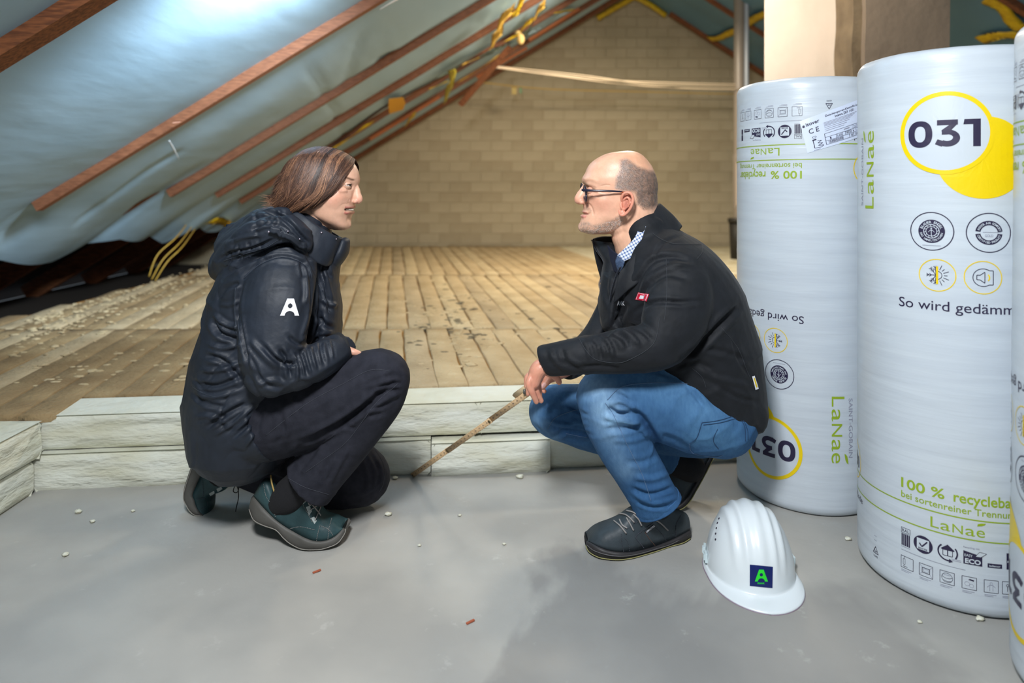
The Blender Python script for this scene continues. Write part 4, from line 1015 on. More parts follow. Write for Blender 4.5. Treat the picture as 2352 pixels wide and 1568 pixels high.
# slot clips at the sides
for sgn, lb in ((1, 1), (-1, 2)):
    g = G()
    for ph, w0 in ((sgn*1.95, .012), (sgn*1.62, .010)):
        p, nv = shell(.93, ph, .003); tz = Vector((0, 0, 1)); tx = nv.cross(tz).normalized()
        from mathutils import Matrix
        R_ = Matrix((tx, nv, tz)).transposed(); g.box(p, (w0*1.9, .006, .022), R_)
        p2, _ = shell(.93, ph, .007); g.box(p2, (w0*.9, .004, .014), R_)
    o = g.obj('slot_clip', M_clip, None, False); o.parent = t
g = G()
for k in range(5):
    p, nv = shell(.50+.045*k, -2.05-.11*k+.5 if False else (-1.72+.10*k), .0004); R_ = nv.to_track_quat('Z', 'Y').to_matrix()
    b = G(); b.tube([(0, 0, -.001), (0, 0, .0006)], .0026, 10, up=(1, 0, 0), cap='flat'); g.add([p+R_ @ v for v in b.V], b.F)
o = g.obj('vent_holes', M_hole); o.parent = t; o['kind'] = 'stuff'

def bvh_of(o, Mx=None):
    me = o.data; Vv = [(Mx @ v.co) if Mx else v.co for v in me.vertices]; return BVHTree.FromPolygons(Vv, [list(p.vertices) for p in me.polygons])
def px_decal(bvh, off=.0006, Minv=None):
    """lay a mark measured in photo pixels onto the real surface below it"""
    def fn(x, y, z):
        d = (P(x, -y, 1.0)-Vector((0, 0, HC))).normalized(); h = bvh.ray_cast(Vector((0, 0, HC)), d)
        if h[0] is None: return None
        n_ = h[1] if h[1].dot(d) < 0 else -h[1]
        p = h[0]+n_*(off+.0006*z)-d*.0003
        return Minv @ p if Minv else p
    return fn
bh = bvh_of(hs, Mh)
f = Flat(); f.g = 'sticker'; f.add('n', [(1722, -1296), (1775, -1301), (1774, -1350), (1722, -1345)], [(0, 1, 2, 3)], 0)
def logo_a(f, key, cx, cy, s, z=1, sk=0, hole=None):
    """capital A built like the mark: thick legs, flat top, round hole, arched foot"""
    q = lambda x, y: (cx+x*s+sk*(y)*s, -(cy-y*s))
    n_ = 10; ar = [(.30*math.cos(math.pi*i/n_), -.5+.36*math.sin(math.pi*i/n_)) for i in range(n_+1)]
    # left leg, right leg and head around a hexagonal-to-round hole
    hole_ = [(.17*math.cos(2*math.pi*i/16), .02+.17*math.sin(2*math.pi*i/16)) for i in range(16)]
    outer = []
    for i in range(16):
        a = 2*math.pi*i/16; outer.append(a)
    def edge(y): return .19+(.5-y)*.36
    V = []; Fc = []
    # rows from top to bottom, split left/right of the opening
    rows = [.5-.025*i for i in range(41)]
    def inner(y):
        dy = y-.07
        if abs(dy) < .135: return math.sqrt(.135**2-dy*dy)
        k = (y+.5)/.27
        if k < 1: return .29*math.sqrt(max(0, 1-k*k))
        return 0
    for sgn in (-1, 1):
        b = len(V)
        for y in rows: V += [q(sgn*inner(y), y), q(sgn*edge(y), y)]
        Fc += [(b+2*i, b+2*i+1, b+2*i+3, b+2*i+2) for i in range(len(rows)-1)]
    f.add(key, V, Fc, z)
f.g = 'sticker_lettering'; logo_a(f, 'a', 1748.5, 1321, 27, 1, 0)
f.text('a', 'FRANK', 1740, 1756, -1340.5, 3.6, .03, z=1)
fn = px_decal(bh, .0006, Mh.inverted())
PM.update(n=mat('navy_sticker', srgb(12, 30, 96), .35), a=mat('sticker_green', srgb(40, 216, 50), .35))
st = f.build('sticker', PM, t, fn, 2.0); st['label'] = 'navy square sticker with a green A'
o = f.build('sticker_lettering', PM, st, fn, 3.0)
# ================================================================== people
Rot = __import__('mathutils').Matrix
def child(o, parent):
    o.parent = parent; o.matrix_parent_inverse = parent.matrix_basis.inverted(); return o
def root(name, loc, label):
    t = bpy.data.objects.new(name, None); COL.objects.link(t); t.location = loc; t.empty_display_size = .1
    t.matrix_basis = Rot.Translation(loc); tag(t, label, 'person'); return t

M_skin = mat('skin', (.95, .92, .90, 1), .42, (1.05, 1.03, 1.02, 1), 60, .0003, 300, attr=True, sss=.15, spec=.45)
M_nylon = mat('black_nylon', srgb(25, 31, 41), .58, srgb(33, 40, 52), 20, .0012, 40, spec=.45, bump2=(.003, 14), ramp=(.3, .7))
M_soft = mat('black_softshell', srgb(17, 20, 25), .7, srgb(23, 26, 32), 30, .0006, 90, spec=.32, sheen=.04, bump2=(.004, 9))
M_blackj = mat('black_jeans', srgb(34, 35, 43), .85, srgb(46, 47, 56), 40, .0006, 400, spec=.2, bump2=(.004, 12), ramp=(.3, .7))
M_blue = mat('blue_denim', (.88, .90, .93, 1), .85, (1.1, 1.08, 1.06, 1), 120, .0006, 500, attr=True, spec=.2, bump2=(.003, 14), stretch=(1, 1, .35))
M_thread = mat('pale_thread', srgb(96, 122, 156), .8); M_thread2 = mat('grey_thread', srgb(72, 75, 84), .8)
M_sock = mat('black_sock', srgb(22, 22, 26), .95, bump=.0008, bs=200)
M_white = mat('white_mark', srgb(236, 236, 242), .5); M_red = mat('red_mark', srgb(214, 24, 60), .5)
PM.update(W=M_white, R=M_red)

def ortho_px(co, Yc):
    return np.stack([1176+F*co[:, 0]/Yc, HY-F*(co[:, 2]-HC)/Yc], 1)
def head_loft(g, Yc, rows, seg=72, nexp=2.25, face=-1):
    """rows: (image y, face-side x, back x, half width m, where the widest point lies 0..1 from face)"""
    R_ = cr(rows, 4); A = []
    for (y, xf, xb, hw, kk) in R_:
        pf = P(xf, y, Yc); pb = P(xb, y, Yc); cx = pf.x+(pb.x-pf.x)*kk; row = []
        for j in range(seg):
            a = 2*math.pi*j/seg; c, s = math.cos(a), math.sin(a)
            ex_ = lambda v, n_: math.copysign(abs(v)**(2/n_), v)
            af = abs(pf.x-cx); ab = abs(pb.x-cx)
            x = cx+(pf.x-cx)/max(af, 1e-9)*af*ex_(c, nexp) if c > 0 else cx+(pb.x-cx)/max(ab, 1e-9)*ab*ex_(-c, 2.05)
            row.append(Vector((x, Yc+hw*ex_(s, nexp), pf.z)))
        A.append(row)
    g.grid(A, True); n_ = len(A)
    g.F.append(list(range(seg-1, -1, -1))); g.F.append([(n_-1)*seg+j for j in range(seg)]); g.M += [0, 0]
def hand_fingers(g, fingers, seg=10):
    for f_ in fingers: g.ptube(f_, seg, 'round', 4)
def lid_shell(c, r, face, a_up, a_lo, yaw=0):
    """skin shell round an eyeball, open towards the face in an almond slit"""
    g = G(); A = []; n_ = 22; m_ = 16
    for rng in ((a_up, 150), (-150, -a_lo)):
        A = []
        for i in range(m_+1):
            al = math.radians(rng[0]+(rng[1]-rng[0])*i/m_); row = []
            for j in range(n_+1):
                b = math.radians(-86+172*j/n_); v = Vector((face*math.cos(b)*math.cos(al), math.sin(b), math.cos(b)*math.sin(al)))*r
                row.append(c+Rot.Rotation(yaw, 3, 'Z') @ v)
            A.append(row)
        g.grid(A)
    return g
def head_strokes(me, Yc, strokes):
    """like folds, but mirrored on both cheeks and measured in the head's own side view"""
    co = getco(me); no = getno(me); q = ortho_px(co, Yc); lat = np.abs(co[:, 1]-Yc); tot = np.zeros(len(co))
    for pts, wd, dp, l0, l1 in strokes:
        pts = cr(pts, 3) if len(pts) > 2 else pts
        d, t = pdist(q, pts); m = (np.clip((lat-l0)/.008, 0, 1) if l0 > 0 else 1)*np.clip((l1-lat)/.008, 0, 1)
        tot += dp*np.exp(-(d/wd)**2)*(np.clip(np.minimum(t, 1-t)*5+.2, 0, 1) if wd < 5 else 1)*m
    co += no*tot[:, None]; me.vertices.foreach_set('co', co.ravel()); me.update()
def paint(col, w, c):
    c = np.array(c[:3]); col[:] = col*(1-w[:, None])+c[None, :]*w[:, None]

def stitch(name, px, bvh, m, parent, wd=1.1, off=.0008, dash=0):
    """seam thread laid on the cloth surface along a measured line"""
    g = G(); pts = []; runs = []
    fn_ = px_decal(bvh, off)
    if dash:
        rows = [fn_(r[0], -r[1], 0) for r in cr([tuple(map(float, p)) for p in px], 24)]; acc = 0; run = []
        for a, b in zip(rows, rows[1:]):
            if a is None or b is None or (a-b).length > .02: run = []; continue
            acc += (b-a).length
            if (acc % dash) < dash*.62: run += [a, b] if not run else [b]
            elif len(run) > 1: g.tube(run, wd/F*1.75/2, 4, cap='flat'); run = []
            else: run = []
        if len(run) > 1: g.tube(run, wd/F*1.75/2, 4, cap='flat')
        if not g.V: return None
        o = child(g.obj(name, m), parent); o['kind'] = 'stuff'; return o
    for r in cr([tuple(map(float, p)) for p in px], 8):
        p = fn_(r[0], -r[1], 0)
        if p is None or (pts and (p-pts[-1]).length > .03): runs.append(pts); pts = [p] if p else []
        else: pts.append(p)
    pts = max(runs+[pts], key=len)          # the longest unbroken stretch of the seam
    if len(pts) > 3: g.tube(pts, wd/F*1.75/2, 5, cap='flat')
    if not g.V: return None
    return child(g.obj(name, m), parent)

# ---------------------------------------------------------------- shoes
def make_shoe(st, parent, name, m_up, m_sole, m_edge, lab, flipY=0):
    """stations heel..toe: (sole x, y, welt x, y, top x, y, half width, depth of the near edge)"""
    rows = cr(st, 4)
    gs, gu, ge = G(), G(), G(); As, Au, edge = [], [], []
    for (sx, sy, wx, wy, tx, ty, hw, Yn) in rows:
        bn = P(sx, sy, Yn); wn = P(wx, wy, Yn+.004); tp = P(tx, ty, Yn+hw)
        bn.z = max(bn.z, .0012)
        yc = Yn+hw
        def mirror(p): return Vector((p.x, 2*yc-p.y, p.z))
        dn = (wn-bn); dn.y = 0
        o_ = Vector((0, -.004, 0))
        mid = (bn+wn)/2
        bi = bn+Vector((0, .006, 0))+dn*.0; 
        sole = [bi, bn+dn*.12, mid+Vector((0, -.001, 0)), bn+dn*.8+o_*.6, wn+o_*.3, wn+Vector((0, .006, 0))]
        As.append(sole+[mirror(p) for p in sole[::-1]])
        # upper: belly out slightly, then close over the top
        up = wn+Vector((0, .003, 0)); n_ = 9; ring = []
        ax = tp-Vector((wn.x, yc, wn.z))
        for k in range(n_+1):
            a = math.pi/2*k/n_; c = math.cos(a)**.62; s = math.sin(a)**.9
            ring.append(Vector((wn.x, 0, wn.z))+Vector((ax.x, 0, ax.z))*s+Vector((0, yc-(hw-.005)*c, 0)))
        ring += [mirror(p) for p in ring[-2::-1]]
        Au.append(ring); edge.append(bn+dn*.16+Vector((0, -.0016, 0)))
    def closed(A):
        out = []
        for ring, nxt, first in ((A[0], A[1], True), (A[-1], A[-2], False)):
            c = sum(ring, Vector())/len(ring); d = c-sum(nxt, Vector())/len(nxt); d = d.normalized() if d.length > 1e-6 else Vector()
            sz = max((p-c).length for p in ring)
            out.append([[c+(p-c)*k+d*sz*e for p in ring] for k, e in ((.86, .12), (.6, .22), (.3, .27))])
        return out[0][::-1]+A+out[1]
    As = closed(As); Au = closed(Au)
    gs.grid(As, True); n_ = len(As); m_ = len(As[0]); gs.F += [list(range(m_-1, -1, -1)), [(n_-1)*m_+j for j in range(m_)]]; gs.M += [0, 0]
    gu.grid(Au, True); n_ = len(Au); m_ = len(Au[0]); gu.F += [list(range(m_-1, -1, -1)), [(n_-1)*m_+j for j in range(m_)]]; gu.M += [0, 0]
    u = child(gu.obj(name, m_up), parent); u['label'] = lab
    s = child(gs.obj('sole', m_sole), u) if False else gs.obj('sole', m_sole)
    s.parent = u; s.matrix_parent_inverse = (parent.matrix_basis).inverted() if False else Rot.Identity(4)
    ge.tube(edge, .0012, 6, cap='flat', up=(0, 0, 1)); e = ge.obj('sole_line', m_edge); e.parent = u
    return u, s
def sub(o, par):           # third level: parent offsets are carried by the root only
    o.parent = par; return o
# ------------------------------------------------------------------ the woman, squatting at the left
WY = 1.87
W = root('person', (-.62, 1.86, 0), 'woman with brown bob in black hooded rain jacket squatting at left, smiling to the right')
# --- head, neck, hand: one skin surface
g = G()
head_loft(g, WY, [(343.5, 744, 730, .006, .5), (345, 760, 712, .022, .5), (349, 778, 694, .040, .52), (356, 793, 680, .053, .54), (366, 806, 669, .062, .57), (378, 817, 661, .068, .59), (392, 824, 657, .072, .6), (406, 827.5, 655, .073, .6),
    (418, 827.5, 655, .073, .6), (428, 824.5, 656, .072, .6), (438, 822, 659, .071, .58), (450, 820, 664, .069, .56), (462, 818, 670, .066, .54), (474, 816, 680, .062, .5), (486, 813, 696, .057, .47), (497, 808, 712, .051, .44), (507, 807, 728, .043, .40), (516, 807, 742, .034, .36), (523, 804, 756, .024, .34), (528, 796, 768, .010, .4)], face=1, nexp=2.12)
g.ptube([(712, 440, WY, 50, 1.05), (716, 490, WY, 46, 1.05), (710, 540, WY, 48, 1.1), (695, 610, WY, 60, 1.3)], 28)
g.ptube([(819, 424, WY, 6.5, .9), (822, 437, WY, 9.5, .8), (823, 449, WY, 11.8, .8), (826, 456.5, WY, 11.8, .8)], 18)       # nose
g.ball(P(821, 462.5, WY-.0095), (.0075, .0065, .0058)); g.ball(P(821, 462.5, WY+.0095), (.0075, .0065, .0058)); g.ball(P(831, 459.5, WY), (.0078, .0075, .0070))
g.ball(P(797, 515, WY), (.014, .018, .013))                                                                # chin
headW = remesh(g, 'head', M_skin, None, .0015, 11, .5)
g = G()
# hands folded between lap and chest, five fingers each
for s_, yy in ((0, 1.80), (1, 1.90)):
    g.ptube([(775, 806, yy-.01, 17, 1.0), (795, 812, yy, 17, 1.3), (815, 819, yy+.01, 15, 1.9)], 16)
    for k, dy in enumerate((-.030, -.010, .010, .030)):
        g.ptube([(812, 818, yy+dy, 8.2), (830, 824, yy+dy+.01, 7.8), (842, 834-k, yy+dy+.02, 7.2), (845, 846-k*2, yy+dy+.025, 6.4)], 10)
    g.ptube([(792, 806, yy-.03, 8.5), (810, 808, yy-.04, 8), (824, 812, yy-.034, 7)], 10)
handsW = remesh(g, 'hands', M_skin, None, .0022, 3, .5)
# sculpt and paint the face
me = headW.data
head_strokes(me, WY, [([(818, 428), (812, 426)], 5.5, -.0050, .012, .046),
    ([(824, 414), (815, 409), (804, 411), (796, 418)], 4, .0022, .006, .075), ([(799, 449), (788, 458)], 16, .0070, .014, .085), ([(812, 436), (804, 437), (797, 437)], 4.5, .0040, .012, .06), ([(812, 417), (803, 418)], 4.5, .0022, .012, .06)])
head_strokes(me, WY, [([(816, 475.5), (807, 474.5), (795, 470.5)], 2.0, .0016, 0, .035), ([(811, 488.5), (803, 485.5), (794, 475.5)], 2.6, .0030, 0, .033), ([(815, 480.5), (806, 480), (794, 473.5)], 2.2, -.0088, 0, .034),
    ([(814, 467), (805, 468), (796, 475), (793, 484)], 2.6, -.0007, .012, .05), ([(806, 502), (798, 504)], 5, -.0022, 0, .02), ([(826, 470.5), (820, 471)], 2, -.0045, .003, .013), ([(816, 455), (811, 462), (812, 468)], 2.2, -.0022, .009, .03),
    ([(797, 423), (788, 420)], 1.3, -.0008, .03, .08), ([(797, 427), (787, 428)], 1.3, -.0009, .03, .08), ([(797, 431), (788, 435)], 1.3, -.0009, .03, .08), ([(801, 436), (793, 442)], 1.3, -.0006, .03, .08),
    ([(770, 506), (745, 488), (732, 455)], 9, .002, .03, .09), ([(762, 520), (738, 505), (722, 490)], 6, -.003, .02, .08)])
co = getco(me); q = ortho_px(co, WY); lat = np.abs(co[:, 1]-WY)
col = np.tile(np.array(srgb(222, 176, 150)[:3]), (len(co), 1))
d, _ = pdist(q, [(800, 450), (790, 458)]); paint(col, .42*np.exp(-(d/15)**2), srgb(226, 154, 132))
d, _ = pdist(q, [(833, 458), (824, 466)]); paint(col, .4*np.exp(-(d/8)**2), srgb(220, 142, 124))
d, _ = pdist(q, [(816, 475.5), (807, 474.5), (795, 470.5)]); paint(col, .85*np.exp(-(d/2.2)**2)*(lat < .034), srgb(178, 98, 92))
d, _ = pdist(q, [(811, 489), (803, 486), (794, 476)]); paint(col, .9*np.exp(-(d/2.6)**2)*(lat < .032), srgb(188, 104, 98))
d, _ = pdist(q, [(814, 481), (806, 480.3), (794, 473.5)]); paint(col, np.clip(1.5*np.exp(-(d/2.4)**2), 0, .95)*(lat < .031), srgb(84, 36, 34))
d, _ = pdist(q, [(823, 413), (814, 408.5), (804, 411), (797, 417)]); paint(col, .95*np.exp(-(d/2.3)**2)*(lat > .010), srgb(104, 72, 54))
d, _ = pdist(q, [(826, 470), (820, 470.5)]); paint(col, .75*np.exp(-(d/1.6)**2)*(lat < .014), srgb(96, 44, 38))
d, _ = pdist(q, [(804, 437), (796, 434)]); paint(col, .35*np.exp(-(d/3)**2), srgb(178, 120, 104))
setcol(me, col)
YAW = math.radians(-9); piv = P(735, 430, WY); RW = Rot.Translation(piv) @ Rot.Rotation(YAW, 4, 'Z') @ Rot.Translation(-piv)
for v in me.vertices:
    k = min(1, max(0, (v.co.z-.80)/.07)) if v.co.z < .87 else 1
    v.co = v.co*(1-k)+(RW @ v.co)*k
me.update()
me = handsW.data; co = getco(me); setcol(me, np.tile(np.array(srgb(224, 170, 148)[:3]), (len(co), 1)))
# join head and hands over a hidden torso core so that the body is one mesh
g = G(); g.ptube([(700, 560, WY, 44, 1.1), (660, 640, WY, 70, 1.1), (620, 760, WY, 80, 1.1), (585, 900, WY, 78, 1.1), (585, 950, WY, 66, 1.2)], 24)
for s_, yy in ((-1, 1.76), (1, 1.99)): g.ptube([(650, 630, yy, 40), (635, 740, yy-.03*(s_ < 0), 40), (640, 850, 1.70 if s_ < 0 else 2.0, 30), (710, 835, 1.72 if s_ < 0 else 1.98, 26), (780, 806, 1.79 if s_ < 0 else 1.89, 18)], 14)
core = g.obj('core', M_skin); setcol(core.data, np.tile(np.array(srgb(222, 176, 150)[:3]), (len(core.data.vertices), 1)))
def join(objs, name):
    """several meshes into one, colours kept"""
    V = []; Fc = []; C_ = []
    for o in objs:
        b = len(V); V += [v.co.copy() for v in o.data.vertices]; Fc += [[i+b for i in p.vertices] for p in o.data.polygons]
        a = np.empty(len(o.data.vertices)*4, 'f'); o.data.color_attributes['Col'].data.foreach_get('color', a); C_.append(a.reshape(-1, 4))
    n_ = obj(name, V, Fc, M_skin); setcol(n_.data, np.vstack(C_).astype(float))
    for o in objs: bpy.data.objects.remove(o)
    return n_
# ear (hidden by the hair) kept simple; eyes
body = child(join([headW, handsW, core], 'body'), W)
M_eyew = mat('eye_white', srgb(225, 215, 208), .2, coat=.5); M_iris = mat('iris_brown', srgb(52, 38, 30), .15, coat=.8)
def eye(x, y, Yc, face, par, r=.0116, M=None, look=None):
    c = P(x, y, Yc); c = (M @ c) if M else c; g = G(); g.ball(c, r, 20, 14); e = child(g.obj('eye', M_eyew), par)
    d = (look or Vector((face, -.06, 0))).normalized(); g = G(); b = G(); b.ball((0, 0, 0), (r*.52, r*.52, r*.16), 16, 8)
    R_ = d.to_track_quat('Z', 'Y').to_matrix(); g.add([c+d*r*.90+R_ @ v for v in b.V], b.F); i_ = g.obj('iris', M_iris); i_.parent = e
    i_.matrix_parent_inverse = Rot.Identity(4)
def lids(x, y, Yc, face, par, up_, lo_, M=None, yaw=0, r=.0121, colr=(212, 164, 140)):
    c = P(x, y, Yc); c = (M @ c) if M else c
    o = child(lid_shell(c, r, face, up_, lo_, yaw).obj('eyelids', M_skin), par); md = o.modifiers.new('s', 'SOLIDIFY'); md.thickness = .0006; md.offset = 1
    setcol(o.data, np.tile(np.array(srgb(*colr)[:3]), (len(o.data.vertices), 1)))
    g = G()
    for j in range(13):       # upper lash line
        pass
    pts = [c+Rot.Rotation(yaw, 3, 'Z') @ (Vector((face*math.cos(b)*math.cos(math.radians(up_)), math.sin(b), math.cos(b)*math.sin(math.radians(up_))))*(r+.0008)) for b in [math.radians(-62+124*j/12) for j in range(13)]]
    g.tube(pts, .0008, 6, up=(0, 0, 1)); l = child(g.obj('lashes', mat('lash_brown', srgb(50, 34, 28), .7) if 'lash_brown' not in bpy.data.materials else bpy.data.materials['lash_brown']), par); return o
for s_ in (-1, 1): eye(804.2, 425.5, WY+s_*.0300, 1, W, M=RW, look=Vector((1, -.22, .02))); lids(804.2, 425.5, WY+s_*.0300, 1, W, 13, 15, RW, YAW)
g = G()
for k in range(-6, 7):       # upper teeth
    a = k*.135; b = Vector((P(813.2, 480.2, WY).x-.030+.030*math.cos(a), WY+.030*math.sin(a), P(813, 480.6, WY).z)); h_ = .0060 if abs(k) in (0, 1) else .0050
    R_ = Rot.Rotation(a, 3, 'Z'); q_ = G(); q_.ball((0, 0, 0), (.0020, .0020, h_/2), 8, 6); g.add([RW @ (b+R_ @ v) for v in q_.V], q_.F)
child(g.obj('teeth', mat('teeth_white', srgb(232, 222, 204), .25)), W)['kind'] = 'stuff'

# --- hair
ctrl = [  # t rows of (x, y, depth offset), front -> back -> nape centre
  [(816, 367, .004), (795, 352, .006), (762, 340, .006), (728, 338, .006), (700, 345, .006), (684, 354, .004)],
  [(817, 384, .034), (790, 366, .052), (752, 362, .062), (712, 362, .062), (676, 372, .046), (657, 384, .010)],
  [(806, 406, .066), (783, 402, .080), (745, 404, .087), (702, 402, .084), (662, 405, .054), (644, 412, .012)],
  [(794, 428, .073), (772, 436, .088), (737, 442, .094), (694, 440, .090), (652, 438, .056), (636, 436, .014)],
  [(775, 452, .070), (752, 462, .086), (720, 466, .092), (683, 466, .082), (650, 462, .052), (634, 452, .014)],
  [(748, 470, .058), (728, 478, .072), (702, 482, .076), (674, 482, .066), (646, 470, .046), (626, 446, .014)]]
CT = np.array(ctrl, float)
def hair_pt(s, t):
    def row(r):
        x = s*(CT.shape[1]-1); i = min(int(x), CT.shape[1]-2); f_ = x-i
        p = [CT[r][min(max(i+k, 0), CT.shape[1]-1)] for k in (-1, 0, 1, 2)]
        return .5*(2*p[1]+(-p[0]+p[2])*f_+(2*p[0]-5*p[1]+4*p[2]-p[3])*f_*f_+(-p[0]+3*p[1]-3*p[2]+p[3])*f_**3)
    y = t*(CT.shape[0]-1); i = min(int(y), CT.shape[0]-2); f_ = y-i
    p = [row(min(max(i+k, 0), CT.shape[0]-1)) for k in (-1, 0, 1, 2)]
    return .5*(2*p[1]+(-p[0]+p[2])*f_+(2*p[0]-5*p[1]+4*p[2]-p[3])*f_*f_+(-p[0]+3*p[1]-3*p[2]+p[3])*f_**3)
def hp(s, t, side, inset=0):
    a = hair_pt(s, t); c = np.array([735., 415., 0.]); 
    a = a.copy(); a[0] += (c[0]-a[0])*inset; a[1] += (c[1]-a[1])*inset; a[2] *= (1-inset*.8)
    p = P(a[0], a[1], WY); return Vector((p.x, WY+side*a[2], p.z))
M_hair = mat('brown_hair', (.9, .9, .9, 1), .5, (1.1, 1.1, 1.1, 1), 80, attr=True, spec=.5)
g = G()
for side in (-1, 1):
    A = [[hp(j/30, i/30, side, .045) for j in range(31)] for i in range(31)]
    if side > 0: A = [r[::-1] for r in A]
    g.grid(A)
cap_ = child(g.obj('hair', mat('hair_base', srgb(38, 25, 20), .9)), W)
cap_['label'] = 'brown chin-length bob with lighter strands'
V = []; Fc = []; C_ = []
cols = [srgb(50, 33, 26), srgb(72, 48, 37), srgb(98, 68, 52), srgb(130, 92, 68), srgb(162, 118, 86), srgb(188, 144, 110)]
rs = np.random.RandomState(3)
for n_ in range(6500):
    side = -1 if n_ < 4300 else 1
    s0 = rs.rand()**.9; lay = rs.rand()**1.6*.05-.012
    cl = round(s0*22+.35*noise.noise(Vector((s0*9, 1, 1))))/22; wv = noise.noise(Vector((cl*13, side, .5)))
    tmax = .74+.30*rs.rand() if rs.rand() < .8 else .4+.4*rs.rand(); t0 = .0 if rs.rand() < .75 else rs.rand()*.45
    k = int(np.clip(1.9+3.6*noise.noise(Vector((cl*31, 3, side)))+1.4*noise.noise(Vector((s0*60, 9, side)))+rs.randn()*.55, 0, 5)); c = cols[k]
    sw = 0 if rs.rand() < .22 else .34*(.7+.6*rs.rand())
    ns_ = 13; wid = .00085*(.6+.8*rs.rand())
    base = len(V); pts = []
    sh = (rs.rand()-.5)*.05
    for i in range(ns_):
        u = i/(ns_-1); t = t0+(tmax-t0)*u
        s = s0+(cl-s0)*.6*u+sh*u+.030*math.sin(t*8+wv*9+cl*7)*u+sw*t*t*(1-s0)*.9   # clumps sweep backwards
        s = min(max(s, 0), 1)
        p = hp(s, min(t, 1), side, lay-.018*u*math.sin(cl*50+1)*.9)
        if t > 1: p += Vector((0, 0, -.02*(t-1)))
        fl = max(0, u-.72)/.28
        p += Vector((-.010*fl*fl*(.4+1.2*s0)*(.5+rs.rand()*.3), side*.004*fl*math.sin(cl*30), .006*fl*fl*math.sin(cl*17+n_ % 3)))
        pts.append(p)
    cen = Vector((P(735, 415, WY).x, WY, P(735, 415, WY).z))
    for i, p in enumerate(pts):
        a = (pts[min(i+1, ns_-1)]-pts[max(i-1, 0)]).normalized(); out = (p-cen).normalized(); u_ = a.cross(out).normalized()
        w_ = wid*(1-.75*(i/(ns_-1))**2)
        V += [p-u_*w_, p+out*w_*.8, p+u_*w_]; C_ += [c]*3
    for i in range(ns_-1):
        for j in range(2): Fc.append((base+i*3+j, base+i*3+j+1, base+i*3+3+j+1, base+i*3+3+j))
for n_ in range(170):       # loose wisps flicked out at the nape and over the crown
    side = -1 if rs.rand() < .7 else 1
    nape = rs.rand() < .75; s = .72+.28*rs.rand() if nape else rs.rand(); t0 = .55+.3*rs.rand() if nape else .1+.5*rs.rand(); c = cols[rs.randint(1, 5)]; base = len(V)
    p = hp(s, t0, side, -.01); d_ = Vector((-1, side*.3*rs.rand(), -.35+.7*rs.rand())) if nape else Vector((-.8, side*.2, -.6)); p2 = hp(s, min(1, t0+.25), side, -.03); L_ = .012+.026*rs.rand()*(1 if nape else .8)
    for i in range(9):
        u = i/8; q_ = p*(1-u)**2+p2*2*u*(1-u)+(p2+d_.normalized()*L_)*u*u; w_ = .0004*(1-.7*u)
        V += [q_+Vector((0, 0, w_)), q_+Vector((0, -w_, 0)), q_-Vector((0, 0, w_))]; C_ += [c]*3
    for i in range(8):
        for j in range(2): Fc.append((base+i*3+j, base+i*3+j+1, base+i*3+3+j+1, base+i*3+3+j))
o = obj('hair_strands', V, Fc, M_hair); setcol(o.data, np.array(C_)); o.parent = cap_; o['kind'] = 'stuff'

# --- trousers
g = G()
g.ptube([(575, 965, 1.89, 100, 1.5), (600, 985, 1.88, 92, 1.6)], 28)
g.ptube([(560, 968, 1.81, 98, .9), (640, 955, 1.795, 96, .9), (730, 925, 1.785, 86, .95), (810, 888, 1.775, 74, .95), (872, 866, 1.77, 66, .95)], 28)
g.ptube([(876, 868, 1.77, 66, .95), (866, 915, 1.77, 62, .95), (828, 975, 1.775, 56, .95), (780, 1035, 1.785, 56, .95), (735, 1082, 1.79, 60, .95), (708, 1110, 1.795, 66, .9)], 28, ('round', 'flat'))
g.ptube([(600, 975, 1.97, 85, .9), (690, 1015, 1.99, 84, .9), (770, 1055, 2.0, 74, .9), (828, 1092, 2.0, 66, .95)], 26)
g.ptube([(830, 1094, 2.0, 65, .95), (760, 1112, 2.01, 54, .95), (660, 1105, 2.02, 46, .95), (560, 1075, 2.02, 42, .95)], 24, ('round', 'flat'))
def sc(me):
    puff(me, .0035, 7, (1, 1, 1), 3); ridges(me, .0025, 9, (1, .6, 1), 14)
    folds(me, [([(905, 880), (850, 925), (790, 968), (730, 1000), (690, 1018)], 7, -.016), ([(930, 868), (905, 862), (880, 868)], 6, -.004), ([(925, 880), (893, 880), (865, 892)], 5, -.006),
      ([(920, 893), (885, 900), (855, 905)], 5, -.005), ([(918, 905), (880, 918)], 5, .004), ([(900, 872), (870, 880), (845, 890)], 5, .004), ([(895, 925), (860, 935), (840, 925)], 5, -.004), ([(880, 950), (845, 955)], 5, -.003),
      ([(820, 985), (790, 975)], 5, -.003), ([(770, 1040), (745, 1075), (735, 1100)], 5, -.004), ([(745, 1010), (720, 1060), (690, 1090)], 5, .003), ([(800, 1030), (770, 1085), (760, 1110)], 5, .004), ([(700, 1020), (660, 1060), (650, 1085)], 6, -.006),
      ([(640, 930), (650, 985), (640, 1020)], 6, -.004), ([(690, 905), (690, 960)], 6, -.003), ([(600, 940), (590, 1000)], 6, -.004), ([(850, 1040), (870, 1080), (865, 1120)], 4, -.003), ([(830, 1050), (845, 1095), (840, 1140)], 5, .002),
      ([(470, 1040), (530, 1065), (590, 1078)], 3, .003)])
tro = remesh(g, 'trousers', M_blackj, W, .0048, 4, .5, sc)
bt = bvh_of(tro)
for px_ in (((610, 1000), (700, 930), (790, 880), (850, 850), (895, 852)), ((700, 1085), (750, 1050), (800, 1010), (860, 930), (915, 880)), ((663, 1098), (700, 1118), (755, 1135)), ((860, 1030), (882, 1070), (880, 1110), (870, 1130))):
    o = stitch('seam', px_, bt, M_thread2, W, .8)
    if o: o.parent = tro; o.matrix_parent_inverse = Rot.Identity(4); 
